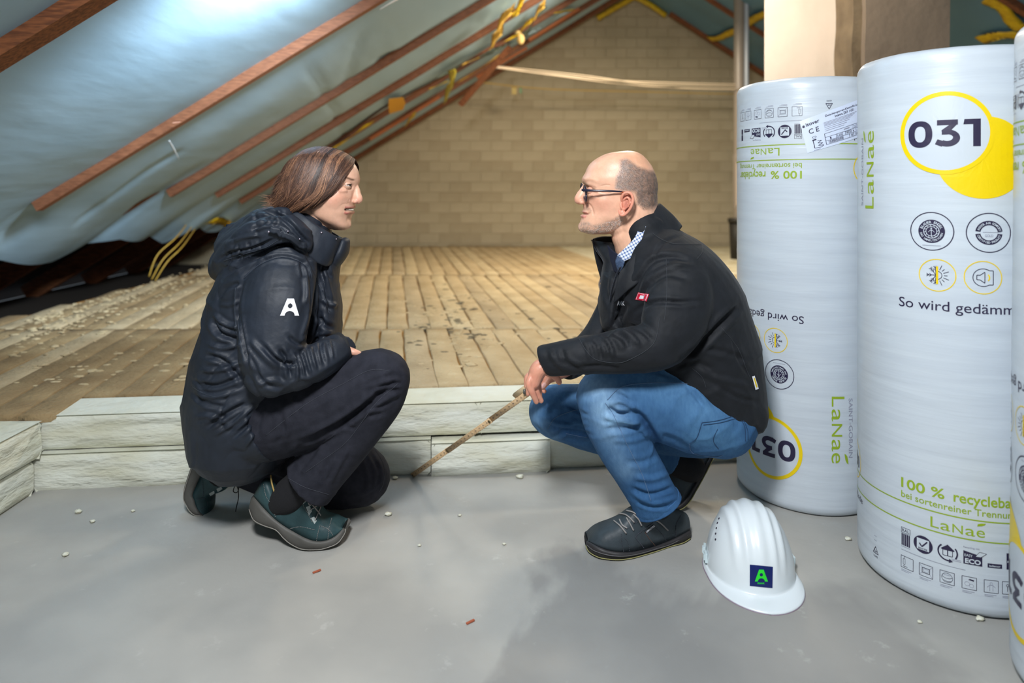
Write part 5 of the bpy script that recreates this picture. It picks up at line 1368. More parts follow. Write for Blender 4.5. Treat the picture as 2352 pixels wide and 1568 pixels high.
g = G(); g.ptube([(712, 1085, 1.80, 36), (690, 1110, 1.81, 36), (668, 1135, 1.82, 40), (650, 1150, 1.83, 34)], 20); o = child(g.obj('sock', M_sock), W)
g = G(); g.ptube([(585, 1080, 2.02, 34), (540, 1078, 2.02, 33), (510, 1085, 2.02, 32)], 20); o = child(g.obj('sock', M_sock), W)

# --- shoes
M_teal = mat('teal_leather', srgb(34, 58, 62), .5, srgb(48, 76, 80), 18, .0008, 90, spec=.4); M_gsole = mat('grey_sole', srgb(78, 76, 72), .6, srgb(94, 92, 88), 14, .0005, 90)
M_line = mat('sole_piping', srgb(140, 136, 128), .5); M_lace = mat('grey_lace', srgb(146, 142, 140), .7); M_silver = mat('silver_patch', srgb(176, 184, 182), .35); M_lin = mat('ochre_lining', srgb(168, 142, 84), .8)
sh, so = make_shoe([(571, 1174, 582, 1140, 590, 1124, .014, 1.83), (580, 1199, 599, 1160, 606, 1100, .030, 1.81), (604, 1211, 616, 1178, 622, 1106, .036, 1.80), (634, 1220, 633, 1194, 642, 1136, .038, 1.795), (652, 1240, 652, 1208, 664, 1142, .040, 1.79), (670, 1255, 672, 1220, 690, 1132, .043, 1.785),
    (700, 1267.5, 702, 1236, 716, 1130, .048, 1.775), (731, 1265, 726, 1243, 738, 1172, .052, 1.777), (757, 1258, 750, 1241, 752, 1184, .052, 1.78), (778, 1248, 770, 1231, 770, 1188, .045, 1.79), (792, 1228, 786, 1215, 785, 1199, .034, 1.805), (795, 1216, 790, 1212, 788, 1205, .026, 1.812), (795.5, 1213, 792, 1211, 790, 1208, .014, 1.825)],
    W, 'shoe', M_teal, M_gsole, M_line, 'teal leather safety shoe with grey sole, nearer foot')
bs_ = bvh_of(sh)
def on_shoe(px_, m, nm, par, bv, wd=1.2, off=.0012):
    o = stitch(nm, px_, bv, m, W, wd*(1.35 if nm == 'stitching' else 1), off, .0042 if nm == 'stitching' else 0)
    if o: o.parent = par; o.matrix_parent_inverse = Rot.Identity(4)
    return o
for px_ in (((606, 1112), (612, 1140), (625, 1160), (633, 1186)), ((661, 1215), (690, 1209), (722, 1216)), ((684, 1136), (700, 1165), (718, 1200)), ((735, 1205), (730, 1225), (727, 1242)), ((738, 1208), (755, 1216), (765, 1230)), ((762, 1190), (755, 1215), (753, 1238))):
    on_shoe(px_, M_lace, 'stitching', sh, bs_, .9)
f = Flat(); f.g = 'reflective_patches'
for qd in ([(690, 1141), (700, 1138), (706, 1150), (697, 1158)], [(703, 1164), (711, 1161), (716, 1174), (710, 1183)], [(714, 1189), (721, 1186), (727, 1196), (722, 1203)]): f.add('s', [(x, -y) for x, y in qd], [(0, 1, 2, 3)], 0)
PM['s'] = M_silver; o = f.build('reflective_patches', PM, sh, px_decal(bs_, .0012), 6); 
for px_ in (((700, 1136), (712, 1152), (722, 1156)), ((712, 1170), (724, 1163), (728, 1158)), ((722, 1195), (732, 1170), (736, 1160)), ((716, 1160), (728, 1175), (735, 1185))): on_shoe(px_, M_lace, 'lace', sh, bs_, 2.6, .003)
def curvetube(nm, pts, r, m, par, seg=7):
    g = G(); rows = cr([tuple(P(*p)) for p in pts], 6); g.tube([Vector(p) for p in rows], r, seg); o = g.obj(nm, m)
    if par: o.parent = par; o.matrix_parent_inverse = (Rot.Identity(4) if par.parent else par.matrix_basis.inverted())
    return o
curvetube('lace', [(722, 1132, 1.79), (736, 1126, 1.78), (744, 1134, 1.775), (735, 1141, 1.775), (724, 1134, 1.785)], .0014, M_lace, sh)
curvetube('lace', [(718, 1134, 1.79), (708, 1148, 1.775), (712, 1160, 1.772), (720, 1150, 1.775), (720, 1136, 1.785)], .0014, M_lace, sh)
curvetube('lining_edge', [(622, 1092, 1.83), (625, 1112, 1.812), (632, 1132, 1.80), (644, 1143, 1.795), (662, 1145, 1.795), (684, 1135, 1.80), (702, 1126, 1.81)], .0022, M_lin, sh)
sh2, so2 = make_shoe([(454, 1012, 482, 1015, 492, 1020, .018, 2.01), (445, 1045, 476, 1050, 515, 1062, .033, 1.99), (434, 1080, 462, 1088, 535, 1094, .036, 1.985), (421, 1120, 449, 1118, 522, 1120, .042, 1.98), (418, 1145, 442, 1137, 492, 1132, .046, 1.975), (424, 1160, 446, 1149, 490, 1146, .046, 1.972),
    (434, 1175, 450, 1163, 489, 1164, .042, 1.97), (447, 1184, 458, 1176, 484, 1176, .034, 1.968), (464, 1187, 466, 1182, 478, 1181, .016, 1.97)], W, 'shoe', M_teal, M_gsole, M_line, 'teal leather safety shoe standing on its toe, farther foot')
bs2 = bvh_of(sh2)
for px_ in (((461, 1090), (466, 1115), (468, 1138)), ((450, 1146), (470, 1144), (476, 1160), (460, 1168))): on_shoe(px_, M_thread2, 'stitching', sh2, bs2, .9)
on_shoe(((519, 1071), (526, 1086), (534, 1100)), M_lin, 'lining_edge', sh2, bs2, 2.2)
f = Flat(); f.g = 'reflective_patches'
for qd in ([(516, 1110), (530, 1101), (533, 1108), (520, 1115)], [(497, 1122), (508, 1117), (511, 1122), (500, 1129)], [(480, 1133), (492, 1126), (493, 1132), (483, 1138)]): f.add('s', [(x, -y) for x, y in qd], [(0, 1, 2, 3)], 0)
f.build('reflective_patches', PM, sh2, px_decal(bs2, .0012), 6)
curvetube('lace', [(536, 1104, 1.99), (548, 1116, 1.98), (545, 1130, 1.98), (536, 1128, 1.98), (540, 1112, 1.985)], .0013, mat('dark_lace', srgb(30, 30, 32), .8), sh2)
curvetube('lace', [(538, 1104, 1.99), (546, 1120, 1.98), (548, 1140, 1.98), (543, 1165, 1.985), (541, 1178, 2.0)], .0013, mat('dark_lace2', srgb(30, 30, 32), .8), sh2)

# --- jacket
g = G()
g.ptube([(560, 985, 1.87, 118, 1.25), (566, 925, 1.87, 131, 1.18), (585, 850, 1.87, 134, 1.12), (606, 770, 1.87, 132, 1.1), (632, 690, 1.87, 134, 1.1), (655, 625, 1.87, 118, 1.25), (682, 575, 1.87, 84, 1.35), (700, 540, 1.87, 62, 1.2)], 36)
g.ptube([(655, 625, 1.76, 72, .9), (638, 680, 1.715, 82, .8), (628, 750, 1.69, 82, .75), (622, 815, 1.675, 74, .8), (622, 850, 1.67, 62, .9)], 28)
g.ptube([(622, 848, 1.67, 58, .9), (668, 850, 1.675, 50, .9), (722, 832, 1.70, 44, .9), (760, 812, 1.735, 39, .9), (783, 800, 1.76, 35, .9)], 26, ('round', 'flat'))
g.ptube([(680, 640, 2.0, 70), (700, 720, 2.05, 68), (715, 800, 2.05, 52), (760, 812, 1.98, 42), (790, 806, 1.92, 34)], 22, ('round', 'flat'))
g.ptube([(548, 975, 1.83, 108, .9), (580, 960, 1.80, 106, .9), (612, 950, 1.795, 104, .9)], 28, ('round', 'flat'))
# front placket bulge
g.ptube([(768, 590, 1.87, 16, 2.4), (757, 640, 1.87, 20, 2.8), (762, 700, 1.87, 20, 3), (758, 770, 1.87, 22, 3)], 20)
# hood lying on the shoulders
g.ptube([(700, 560, 1.755, 20, 1), (670, 530, 1.735, 30, 1), (620, 530, 1.735, 36, 1), (572, 552, 1.755, 40, 1), (535, 590, 1.80, 36, 1.1), (528, 612, 1.87, 36, 1.2), (535, 590, 1.94, 36, 1.1), (572, 552, 1.98, 40, 1), (640, 520, 2.0, 30)], 20)
g.ptube([(648, 498, 1.80, 26, 1.2), (610, 520, 1.80, 40, 1.2), (566, 560, 1.83, 44, 1.4), (566, 560, 1.91, 44, 1.4), (610, 515, 1.94, 40, 1.2), (650, 498, 1.94, 26, 1.2)], 20)
g.ptube([(660, 505, 1.87, 30, 2.2), (610, 520, 1.87, 42, 1.8), (560, 560, 1.87, 44, 1.6)], 20)
def sc(me):
    puff(me, .006, 6, (1, 1, 1), 8); ridges(me, .0055, 8, (1, .6, 1.3), 4); ridges(me, -.0045, 11, (1.2, .6, .8), 21, .16)
    folds(me, [
      # sleeve cap, elbow and forearm
      ([(560, 640), (548, 700), (556, 770), (572, 850)], 5, -.010), ([(552, 640), (600, 602), (650, 588), (700, 606), (712, 650)], 4, -.005),
      ([(716, 640), (716, 700), (712, 745), (698, 800)], 6, -.014), ([(700, 622), (705, 670), (700, 700)], 6, .006), ([(735, 620), (752, 680), (760, 720)], 6, -.008), ([(690, 600), (700, 640)], 5, -.006),
      ([(575, 780), (600, 810), (640, 850)], 8, .005), ([(600, 790), (640, 830), (690, 835)], 6, -.007), ([(640, 800), (660, 830), (668, 870)], 6, -.009), ([(672, 810), (682, 840), (684, 872)], 5, .008), ([(690, 805), (700, 835), (706, 862)], 5, -.008),
      ([(712, 795), (718, 820), (726, 850)], 5, .006), ([(735, 785), (738, 805), (746, 838)], 5, -.006), ([(755, 780), (760, 800), (765, 825)], 4, .004), ([(700, 800), (735, 775), (770, 775)], 5, -.006), ([(580, 850), (610, 880), (650, 895)], 6, -.005),
      ([(592, 885), (630, 872), (660, 885)], 6, .004), ([(560, 800), (580, 830), (600, 870)], 5, -.004), ([(660, 770), (690, 790), (720, 770)], 6, -.006), ([(725, 700), (740, 740), (772, 755)], 7, -.008), ([(730, 680), (760, 700), (775, 695)], 6, .006),
      # back of the jacket
      ([(487, 735), (505, 765), (548, 780)], 7, -.012), ([(490, 720), (520, 745), (556, 752)], 6, .007), ([(478, 790), (510, 800), (556, 790)], 6, .006), ([(470, 815), (515, 830), (560, 880)], 7, -.009), ([(462, 850), (505, 850), (560, 830)], 6, .006),
      ([(455, 880), (500, 885), (556, 862)], 6, -.008), ([(450, 905), (495, 912), (560, 892)], 6, .006), ([(440, 900), (470, 925), (520, 935)], 6, -.006), ([(470, 985), (520, 950), (570, 925)], 7, -.009), ([(490, 1000), (545, 965), (590, 925)], 6, .006), ([(530, 1010), (580, 965), (610, 930)], 6, -.008),
      ([(560, 1030), (590, 985), (610, 940)], 5, .005), ([(600, 1030), (615, 990), (625, 950)], 5, -.006), ([(450, 960), (480, 955), (520, 970)], 6, .005), ([(442, 870), (470, 895)], 5, -.005), ([(500, 690), (520, 660), (555, 650)], 6, -.006), ([(505, 700), (530, 700), (548, 690)], 5, .004),
      # hood
      ([(510, 640), (545, 612), (590, 590), (640, 565), (690, 560)], 6, -.014), ([(500, 600), (530, 580), (580, 570), (630, 548)], 4, -.007), ([(560, 510), (600, 500), (640, 505)], 5, -.006), ([(600, 482), (650, 500), (690, 540), (712, 562)], 5, -.008), ([(585, 530), (620, 520), (668, 535)], 4, .005),
      ([(520, 560), (560, 545), (600, 540)], 5, .005), ([(528, 575), (530, 600), (520, 620)], 4, -.004), ([(545, 560), (552, 585), (545, 600)], 4, -.004), ([(570, 555), (575, 575)], 4, -.004), ([(640, 480), (640, 500), (620, 520)], 5, .005), ([(620, 495), (600, 515), (575, 530)], 5, -.005),
      # chest
      ([(700, 580), (730, 640), (745, 700)], 4, -.004), ([(745, 600), (760, 640)], 5, -.006), ([(720, 720), (700, 780)], 6, -.006)], 1.0, .8)
jk = remesh(g, 'jacket', M_nylon, W, .0038, 4, .5, sc)
jk['label'] = 'black hooded rain jacket with a white A on the sleeve'
bj = bvh_of(jk)
for px_ in (((560, 640), (600, 606), (655, 590), (705, 612), (716, 640)), ((541, 660), (540, 720), (545, 780), (556, 830)), ((548, 655), (547, 720), (552, 780), (562, 830)), ((443, 888), (470, 905), (498, 912)), ((515, 598), (560, 583), (610, 568), (640, 550)), ((700, 600), (740, 670), (756, 720))):
    o = stitch('seam', px_, bj, mat('dark_seam', srgb(60, 68, 80), .6) if px_[0][0] == 560 else bpy.data.materials['dark_seam'], W, 1.0)
    if o: o.parent = jk; o.matrix_parent_inverse = Rot.Identity(4)
# stand-up collar: an open wall of cloth round the neck
def collar(nm, cols_, m, parent, th, fold=None):
    """cols_: (top px, bottom px) pairs round the neck, each (x, y, depth)"""
    tp = cr([tuple(P(*c[0])) for c in cols_], 7); bt_ = cr([tuple(P(*c[1])) for c in cols_], 7); n_ = len(tp)
    cen = sum((Vector(p) for p in tp), Vector())/n_
    A = []
    for i in range(n_):
        a, b = Vector(tp[i]), Vector(bt_[i]); out = (a+b)/2-cen; out.z = 0; out.normalize() if out.length > 1e-6 else None
        col_ = []
        for k in range(9): f_ = k/8; col_.append(b+(a-b)*f_+out*(th*.5+.004*math.sin(math.pi*f_)+.0025*nz((i*.35, f_*2, 3))))
        for k in range(8, -1, -1): f_ = k/8; col_.append(b+(a-b)*f_-out*(th*.5-.004*math.sin(math.pi*f_)-.0025*nz((i*.35, f_*2, 3))))
        A.append(col_)
    g = G(); g.grid(A, True); g.F += [list(range(17, -1, -1)), [(n_-1)*18+k for k in range(18)]]; g.M += [0, 0]
    o = g.obj(nm, m); o.parent = parent
    if parent.parent is None: o.matrix_parent_inverse = parent.matrix_basis.inverted()
    md = o.modifiers.new('sub', 'SUBSURF'); md.levels = 1; md.render_levels = 1
    return o
collar('collar', [((790, 548, 1.86), (768, 605, 1.87)), ((772, 541, 1.815), (748, 612, 1.80)), ((735, 520, 1.79), (712, 595, 1.765)), ((698, 494, 1.79), (672, 560, 1.76)), ((672, 478, 1.81), (640, 540, 1.79)), ((658, 472, 1.87), (622, 540, 1.87)), ((672, 478, 1.93), (640, 540, 1.95)), ((705, 494, 1.945), (680, 560, 1.97)), ((745, 520, 1.94), (720, 590, 1.96)), ((778, 541, 1.915), (755, 605, 1.93)), ((792, 548, 1.88), (769, 605, 1.885))], M_nylon, jk, .007)
# collar flap rolled forward
g = G(); g.ptube([(792, 556, 1.865, 11, 2.4), (786, 578, 1.865, 14, 2.6), (772, 600, 1.868, 14, 2.4)], 18); o = g.obj('collar_flap', M_nylon); o.parent = jk
# hood strap with snaps, toggles
def patchband(nm, px_, wd, bv, m, par, off=.004):
    fn_ = px_decal(bv, off); pts = [fn_(r[0], -r[1], 0) for r in cr([tuple(map(float, p)) for p in px_], 6)]; pts = [p for p in pts if p]
    g = ribbon(pts, wd, (0, 1, 0), .002, sub=1); o = g.obj(nm, m); o.parent = par
    return o
patchband('hood_strap', [(622, 530), (645, 533), (672, 545), (700, 562)], .020, bj, M_nylon, jk, .008)
M_snap = mat('metal_snap', srgb(170, 160, 175), .25, metal=.8)
for k, (x, y, r) in enumerate(((661, 531, .0022), (688, 549, .0022), (738, 534, .0026), (732, 564, .0034), (772, 549, .0020), (617, 532, .0028))):
    h = px_decal(bj, .010)(x, -y, 0)
    p = P(x, y, (1.775 if k in (2, 3) else 1.82) if k in (2, 3, 4) else (h.y if h else 1.73))
    if k in (2, 3, 4): p = P(x, y, 1.782 if k != 4 else 1.808)
    g = G(); b = G(); b.tube([(0, 0, -.002), (0, 0, .0), (0, 0, .0012)], [r, r, r*.7], 14, up=(1, 0, 0), cap='flat'); R_ = Vector((0, -1, .15)).normalized().to_track_quat('Z', 'Y').to_matrix()
    g.add([p+R_ @ v for v in b.V], b.F); o = g.obj('snap_button', M_snap); o.parent = jk
# cuff and white sleeve mark
g = G(); g.ptube([(776, 802, 1.755, 37, .92), (789, 796, 1.766, 36, .92)], 26, 'flat'); o = g.obj('cuff', mat('cuff_black', srgb(24, 26, 30), .7)); o.parent = jk
f = Flat(); f.g = 'sleeve_mark'; logo_a(f, 'W', 666, 705, 39, 1, .06); o = f.build('sleeve_mark', PM, jk, px_decal(bj, .0012), 6); 
if o: o['label'] = 'white letter A on the sleeve'
# ------------------------------------------------------------------ the man, squatting at the right
MY = 1.87
Mn = root('person', (.42, 1.87, 0), 'bald man with glasses in black jacket and blue jeans squatting at right, holding a rule')
g = G()
head_loft(g, MY, [(346, 1444, 1436, .005, .5), (347.5, 1424, 1455, .020, .5), (351, 1400, 1466, .037, .5), (356.5, 1384, 1475, .050, .5), (364, 1370, 1483, .060, .5), (374, 1357, 1491, .067, .5), (385, 1349, 1498, .072, .52), (397, 1344, 1503, .075, .54), (409, 1337, 1507, .077, .55), (418, 1337, 1509, .077, .55),
    (427, 1341, 1510, .076, .55), (438, 1343, 1509.5, .075, .55), (450, 1343, 1507, .073, .55), (462, 1342, 1504, .071, .53), (474, 1340, 1499, .068, .5), (486, 1339, 1491, .064, .48), (498, 1336, 1479, .060, .46), (508, 1333, 1466, .055, .44), (518, 1331, 1450, .048, .4), (527, 1333, 1434, .038, .38), (534, 1341, 1415, .022, .4), (538, 1354, 1400, .008, .5)], nexp=2.12)
g.ptube([(1462, 450, MY, 47, 1.15), (1462, 490, MY, 48, 1.15), (1458, 540, MY, 50, 1.1), (1480, 600, MY, 60, 1.2)], 30)
g.ptube([(1425, 518, MY, 27, 1.4), (1434, 542, MY, 30, 1.4), (1460, 585, MY, 38, 1.4)], 24)     # under-chin
g.ptube([(1347, 424, MY, 7.5, .9), (1343, 436, MY, 10.5, .85), (1336.5, 448, MY, 12.6, .88), (1331.5, 457, MY, 12.8, .9)], 18)
g.ball(P(1337, 464.5, MY-.0125), (.0090, .0075, .0062)); g.ball(P(1337, 464.5, MY+.0125), (.0090, .0075, .0062)); g.ball(P(1326, 461, MY), (.0084, .0088, .0072))
g.ball(P(1339, 521, MY), (.014, .021, .015))
g.ptube([(1468, 470, MY, 36, 1.4), (1480, 478, MY, 28, 1.5), (1478, 500, MY, 32, 1.4)], 20)
headM = remesh(g, 'head', M_skin, None, .0015, 11, .5)
me = headM.data
head_strokes(me, MY, [([(1341, 434), (1350, 435)], 6.5, -.0065, .012, .048), ([(1339, 414), (1346, 411), (1358, 413), (1368, 420)], 4.5, .0018, .006, .08), ([(1364, 453), (1374, 460)], 15, .0050, .016, .09), ([(1348, 449), (1360, 450)], 5, .0035, .012, .06), ([(1350, 424), (1362, 426)], 5, .0025, .012, .06)])
head_strokes(me, MY, [([(1337, 485.5), (1345, 487), (1352, 488.5)], 2.2, .0022, 0, .034), ([(1335, 496), (1342, 496.5), (1350, 493)], 3.2, .0042, 0, .030), ([(1337, 490.5), (1346, 490.5), (1356, 486.5)], 1.7, -.0042, 0, .040),
    ([(1346, 465), (1353, 473), (1358, 485), (1359, 494)], 2.4, -.0026, .014, .05), ([(1337, 503.5), (1345, 505)], 4, -.0030, 0, .022), ([(1340, 477), (1345, 479)], 3, -.0012, 0, .014), ([(1328, 470.5), (1337, 471.5)], 2.0, -.0040, .003, .015), ([(1342, 455), (1346, 461), (1344, 468)], 2.4, -.0022, .010, .03),
    ([(1372, 428), (1384, 425), (1394, 426)], 1.4, -.0009, .03, .09), ([(1370, 440), (1385, 444), (1402, 440)], 1.6, -.0012, .03, .09), ([(1356, 447), (1366, 451), (1376, 449)], 2, -.0014, .02, .07),
    ([(1352, 530), (1385, 530), (1418, 514), (1438, 484)], 8, .0028, .02, .09), ([(1372, 546), (1395, 546), (1425, 530)], 6, -.003, 0, .07), ([(1402, 500), (1420, 490)], 6, .002, .03, .09)])
co = getco(me); q = ortho_px(co, MY); lat = np.abs(co[:, 1]-MY)
col = np.tile(np.array(srgb(228, 180, 152)[:3]), (len(co), 1))
d, _ = pdist(q, [(1362, 462), (1380, 470)]); paint(col, .45*np.exp(-(d/20)**2), srgb(222, 150, 128))
d, _ = pdist(q, [(1322, 460), (1336, 464)]); paint(col, .4*np.exp(-(d/10)**2), srgb(222, 144, 124))
d, _ = pdist(q, [(1440, 352), (1480, 375)]); paint(col, .35*np.exp(-(d/24)**2), srgb(222, 156, 112))
# shaved hair and stubble
hairpoly = [(1412, 366), (1432, 362), (1456, 380), (1480, 388), (1497, 390), (1512, 400), (1515, 440), (1508, 470), (1490, 482), (1466, 482), (1452, 470), (1446, 444), (1428, 441), (1424, 452), (1420, 455), (1415, 442), (1400, 434), (1402, 408), (1410, 390)]
nn_ = np.array([noise.noise(Vector(c)*130)+.6*noise.noise(Vector(c)*420) for c in co])
ins = inpoly(q, hairpoly).astype(float); dd, _ = pdist(q, hairpoly+[hairpoly[0]])
wgt = np.clip(np.where(ins > 0, dd/9, 0), 0, 1)*np.clip(.78+.3*nn_, .4, 1)
c1 = np.array(srgb(168, 152, 144)[:3]); c2 = np.array(srgb(104, 86, 74)[:3]); fx = np.clip((q[:, 0]-1405)/95, 0, 1)[:, None]
hc_ = c1*(1-fx)+c2*fx; hc_ *= (1+.22*nn_)[:, None]; col = col*(1-wgt[:, None])+hc_*wgt[:, None]
bpoly = [(1326, 512), (1338, 506), (1350, 505), (1358, 512), (1375, 507), (1398, 500), (1412, 488), (1424, 500), (1430, 512), (1415, 525), (1385, 535), (1350, 540), (1325, 530)]
ins = inpoly(q, bpoly).astype(float); dd, _ = pdist(q, bpoly+[bpoly[0]]); wgt = np.clip(np.where(ins > 0, dd/7, 0), 0, 1)*np.clip(.45+.7*nn_, 0, .8); paint(col, wgt, srgb(158, 136, 122))
d, _ = pdist(q, [(1336, 477), (1345, 477), (1352, 482)]); paint(col, np.exp(-(d/4)**2)*np.clip(.4+.8*nn_, 0, .7), srgb(150, 128, 116))
d, _ = pdist(q, [(1338, 486.5), (1345, 488), (1351, 489)]); paint(col, .8*np.exp(-(d/2)**2)*(lat < .03), srgb(176, 98, 92))
d, _ = pdist(q, [(1337, 496), (1344, 496.5), (1350, 493)]); paint(col, .85*np.exp(-(d/3)**2)*(lat < .03), srgb(204, 124, 118))
d, _ = pdist(q, [(1339, 491), (1347, 490.5), (1355, 487)]); paint(col, .7*np.exp(-(d/1.2)**2)*(lat < .03), srgb(100, 50, 46))
d, _ = pdist(q, [(1338, 418), (1344, 425), (1352, 432), (1360, 434)]); paint(col, .7*np.exp(-(d/2.2)**2)*(lat > .012), srgb(110, 84, 66))
d, _ = pdist(q, [(1350, 441), (1358, 440), (1366, 442)]); paint(col, .6*np.exp(-(d/1.5)**2)*(lat > .02), srgb(120, 76, 62))
setcol(me, col)
# ears
def ear(side):
    g = G(); Y0 = MY+side*.073
    L3 = lambda x, y, o: P(x, y, Y0+side*o)
    g.tube([L3(*p) for p in cr([(1430, 466, .004), (1428, 455, .012), (1432, 446, .018), (1441, 442, .022), (1450, 446, .024), (1454, 458, .024), (1450, 474, .022), (1442, 486, .018), (1432, 494, .014), (1425, 492, .010), (1423, 484, .006)], 5)], .0040, 10)
    g.tube([L3(*p) for p in cr([(1434, 458, .010), (1441, 453, .016), (1446, 460, .018), (1443, 472, .016), (1435, 480, .013)], 5)], .0032, 8)
    g.tube([L3(*p) for p in cr([(1426, 468, .010), (1427, 476, .012), (1431, 481, .012)], 4)], .0034, 8)
    g.ball(L3(1430, 489, .010), (.0085, .006, .0085)); g.ball(L3(1440, 466, .004), (.015, .008, .024))
    e = remesh(g, 'ear', M_skin, None, .0012, 3, .5); n_ = len(e.data.vertices); c = np.tile(np.array(srgb(224, 152, 128)[:3]), (n_, 1))
    co = getco(e.data); q = ortho_px(co, Y0); d, _ = pdist(q, [(1438, 464), (1436, 476)]); paint(c, .55*np.exp(-(d/5)**2), srgb(150, 72, 58)); setcol(e.data, c); return e
ears = [ear(-1), ear(1)]
# hands: the near one hangs over the knee, the far one grips the rule
g = G()
g.ptube([(1256, 838, 1.70, 19, 1.1), (1240, 846, 1.70, 20, 1.2), (1232, 858, 1.705, 19, 1.5), (1228, 870, 1.71, 17, 1.9)], 20)
hand_fingers(g, [[(1222, 862, 1.69, 8.2), (1215, 882, 1.682, 8.4), (1223, 902, 1.682, 7.8), (1232, 922, 1.688, 6.4)],
    [(1230, 864, 1.705, 8.0), (1229, 884, 1.698, 8.2), (1234, 904, 1.698, 7.6), (1243, 920, 1.703, 6.2)],
    [(1234, 866, 1.725, 8.0), (1236, 884, 1.722, 7.8), (1238, 902, 1.722, 7.4), (1240, 916, 1.725, 6.2)],
    [(1226, 866, 1.745, 7.6), (1218, 880, 1.748, 7.2), (1214, 894, 1.75, 6.6), (1213, 904, 1.752, 5.8)],
    [(1250, 852, 1.72, 9.0), (1268, 860, 1.73, 8.6), (1279, 868, 1.735, 8.0), (1284, 877, 1.738, 7.0)]])
handA = remesh(g, 'hand', M_skin, None, .0018, 3, .5)
g = G()
g.ptube([(1296, 846, 1.88, 20, 1.1), (1274, 854, 1.87, 20, 1.3), (1256, 862, 1.86, 18, 1.6)], 20)
hand_fingers(g, [[(1266, 862, 1.845, 9.4), (1256, 876, 1.835, 9.0), (1246, 888, 1.83, 7.6)],
    [(1250, 858, 1.85, 8.4), (1228, 858, 1.84, 8.4), (1212, 866, 1.835, 8.0), (1210, 886, 1.832, 6.8)],
    [(1250, 862, 1.87, 8.2), (1230, 868, 1.875, 8.2), (1220, 882, 1.875, 7.8), (1228, 896, 1.865, 6.8)],
    [(1252, 866, 1.885, 7.8), (1236, 876, 1.89, 7.6), (1230, 890, 1.888, 7.2), (1240, 900, 1.878, 6.2)],
    [(1256, 868, 1.90, 7.2), (1246, 880, 1.902, 6.8), (1244, 892, 1.898, 6.2), (1250, 898, 1.89, 5.6)]])
handB = remesh(g, 'hand', M_skin, None, .0018, 3, .5)
for o in (handA, handB):
    me = o.data; n_ = len(me.vertices); co = getco(me); q = proj(co); c = np.tile(np.array(srgb(214, 152, 128)[:3]), (n_, 1))
    for k_ in ((1221, 866), (1230, 866), (1215, 882), (1229, 885), (1222, 902), (1234, 904)):
        d, _ = pdist(q, [k_, (k_[0]+1, k_[1]+1)]); paint(c, .35*np.exp(-(d/5)**2), srgb(190, 110, 92))
    if o is handB: d, _ = pdist(q, [(1247, 887), (1250, 883)]); paint(c, .8*(d < 4.5), srgb(232, 186, 180))
    setcol(me, c)
g = G(); g.ptube([(1470, 570, MY, 48, 1.1), (1500, 630, MY, 66, 1.1), (1550, 720, MY, 80, 1.1), (1600, 830, MY, 80, 1.1), (1622, 900, MY, 64, 1.1)], 24)
g.ptube([(1560, 620, 1.75, 40), (1530, 760, 1.68, 40), (1480, 802, 1.67, 34), (1380, 815, 1.675, 28), (1256, 836, 1.70, 19)], 14)
g.ptube([(1470, 640, 1.98, 34), (1415, 730, 2.01, 32), (1340, 800, 1.97, 28), (1290, 846, 1.88, 19)], 14)
core = g.obj('core', M_skin); setcol(core.data, np.tile(np.array(srgb(222, 176, 150)[:3]), (len(core.data.vertices), 1)))
bodyM = child(join([headM, handA, handB, core]+ears, 'body'), Mn)
for s_ in (-1, 1): eye(1357.5, 438, MY+s_*.030, -1, Mn, look=Vector((-1, -.03, 0))); lids(1357.5, 438, MY+s_*.030, -1, Mn, 14, 16, colr=(206, 152, 130))
# cropped hair and beard: short stubs over the shaved skin
rs = np.random.RandomState(5); bv = BVHTree.FromPolygons([v.co.copy() for v in bodyM.data.vertices], [list(p.vertices) for p in bodyM.data.polygons])
def stubs(nm, poly, n_, ln, cols_, lab, cx, spread, seedx):
    V = []; Fc = []; C_ = []; xs = [p[0] for p in poly]; ys = [p[1] for p in poly]; k = 0; tr = 0
    qd, _ = pdist(np.array([[0., 0.]]), poly)
    while k < n_ and tr < n_*6:
        tr += 1
        x = rs.uniform(min(xs), max(xs)); y = rs.uniform(min(ys), max(ys)); q_ = np.array([[x, y]])
        if not inpoly(q_, poly)[0]: continue
        dd, _ = pdist(q_, poly+[poly[0]])
        if dd[0] < 8*rs.rand(): continue
        side = -1 if rs.rand() < .6 else 1
        o_ = P(x, y, MY); h = bv.ray_cast(Vector((o_.x, MY+side*.25, o_.z)), Vector((0, -side, 0)))
        if h[0] is None: continue
        p, N = h[0], h[1]
        if abs(p.y-MY) < .01: continue
        N = (N+Vector((cx[0], 0, cx[1]))+Vector(rs.randn(3))*.25).normalized(); u = N.cross(Vector((0, 0, 1))).normalized()*.00020; L_ = ln*(.6+.8*rs.rand())
        b = len(V); V += [p-u, p+u, p+N*L_]; Fc.append((b, b+1, b+2)); fx_ = min(max((x-1405)/95, 0), 1); c = cols_[0] if rs.rand() > spread+.6*fx_ else cols_[1]; C_ += [c]*3; k += 1
    o = obj(nm, V, Fc, M_hair); setcol(o.data, np.array(C_)); child(o, Mn); o['label'] = lab; o['kind'] = 'stuff'
stubs('hair', hairpoly, 15000, .0036, [srgb(214, 206, 202), srgb(112, 96, 86)], 'close-cropped grey hair', (.8, -.6), .35, 1)
stubs('beard', bpoly+[], 2200, .0018, [srgb(226, 220, 214), srgb(120, 96, 80)], 'short grey stubble', (-.2, -.8), .3, 2)
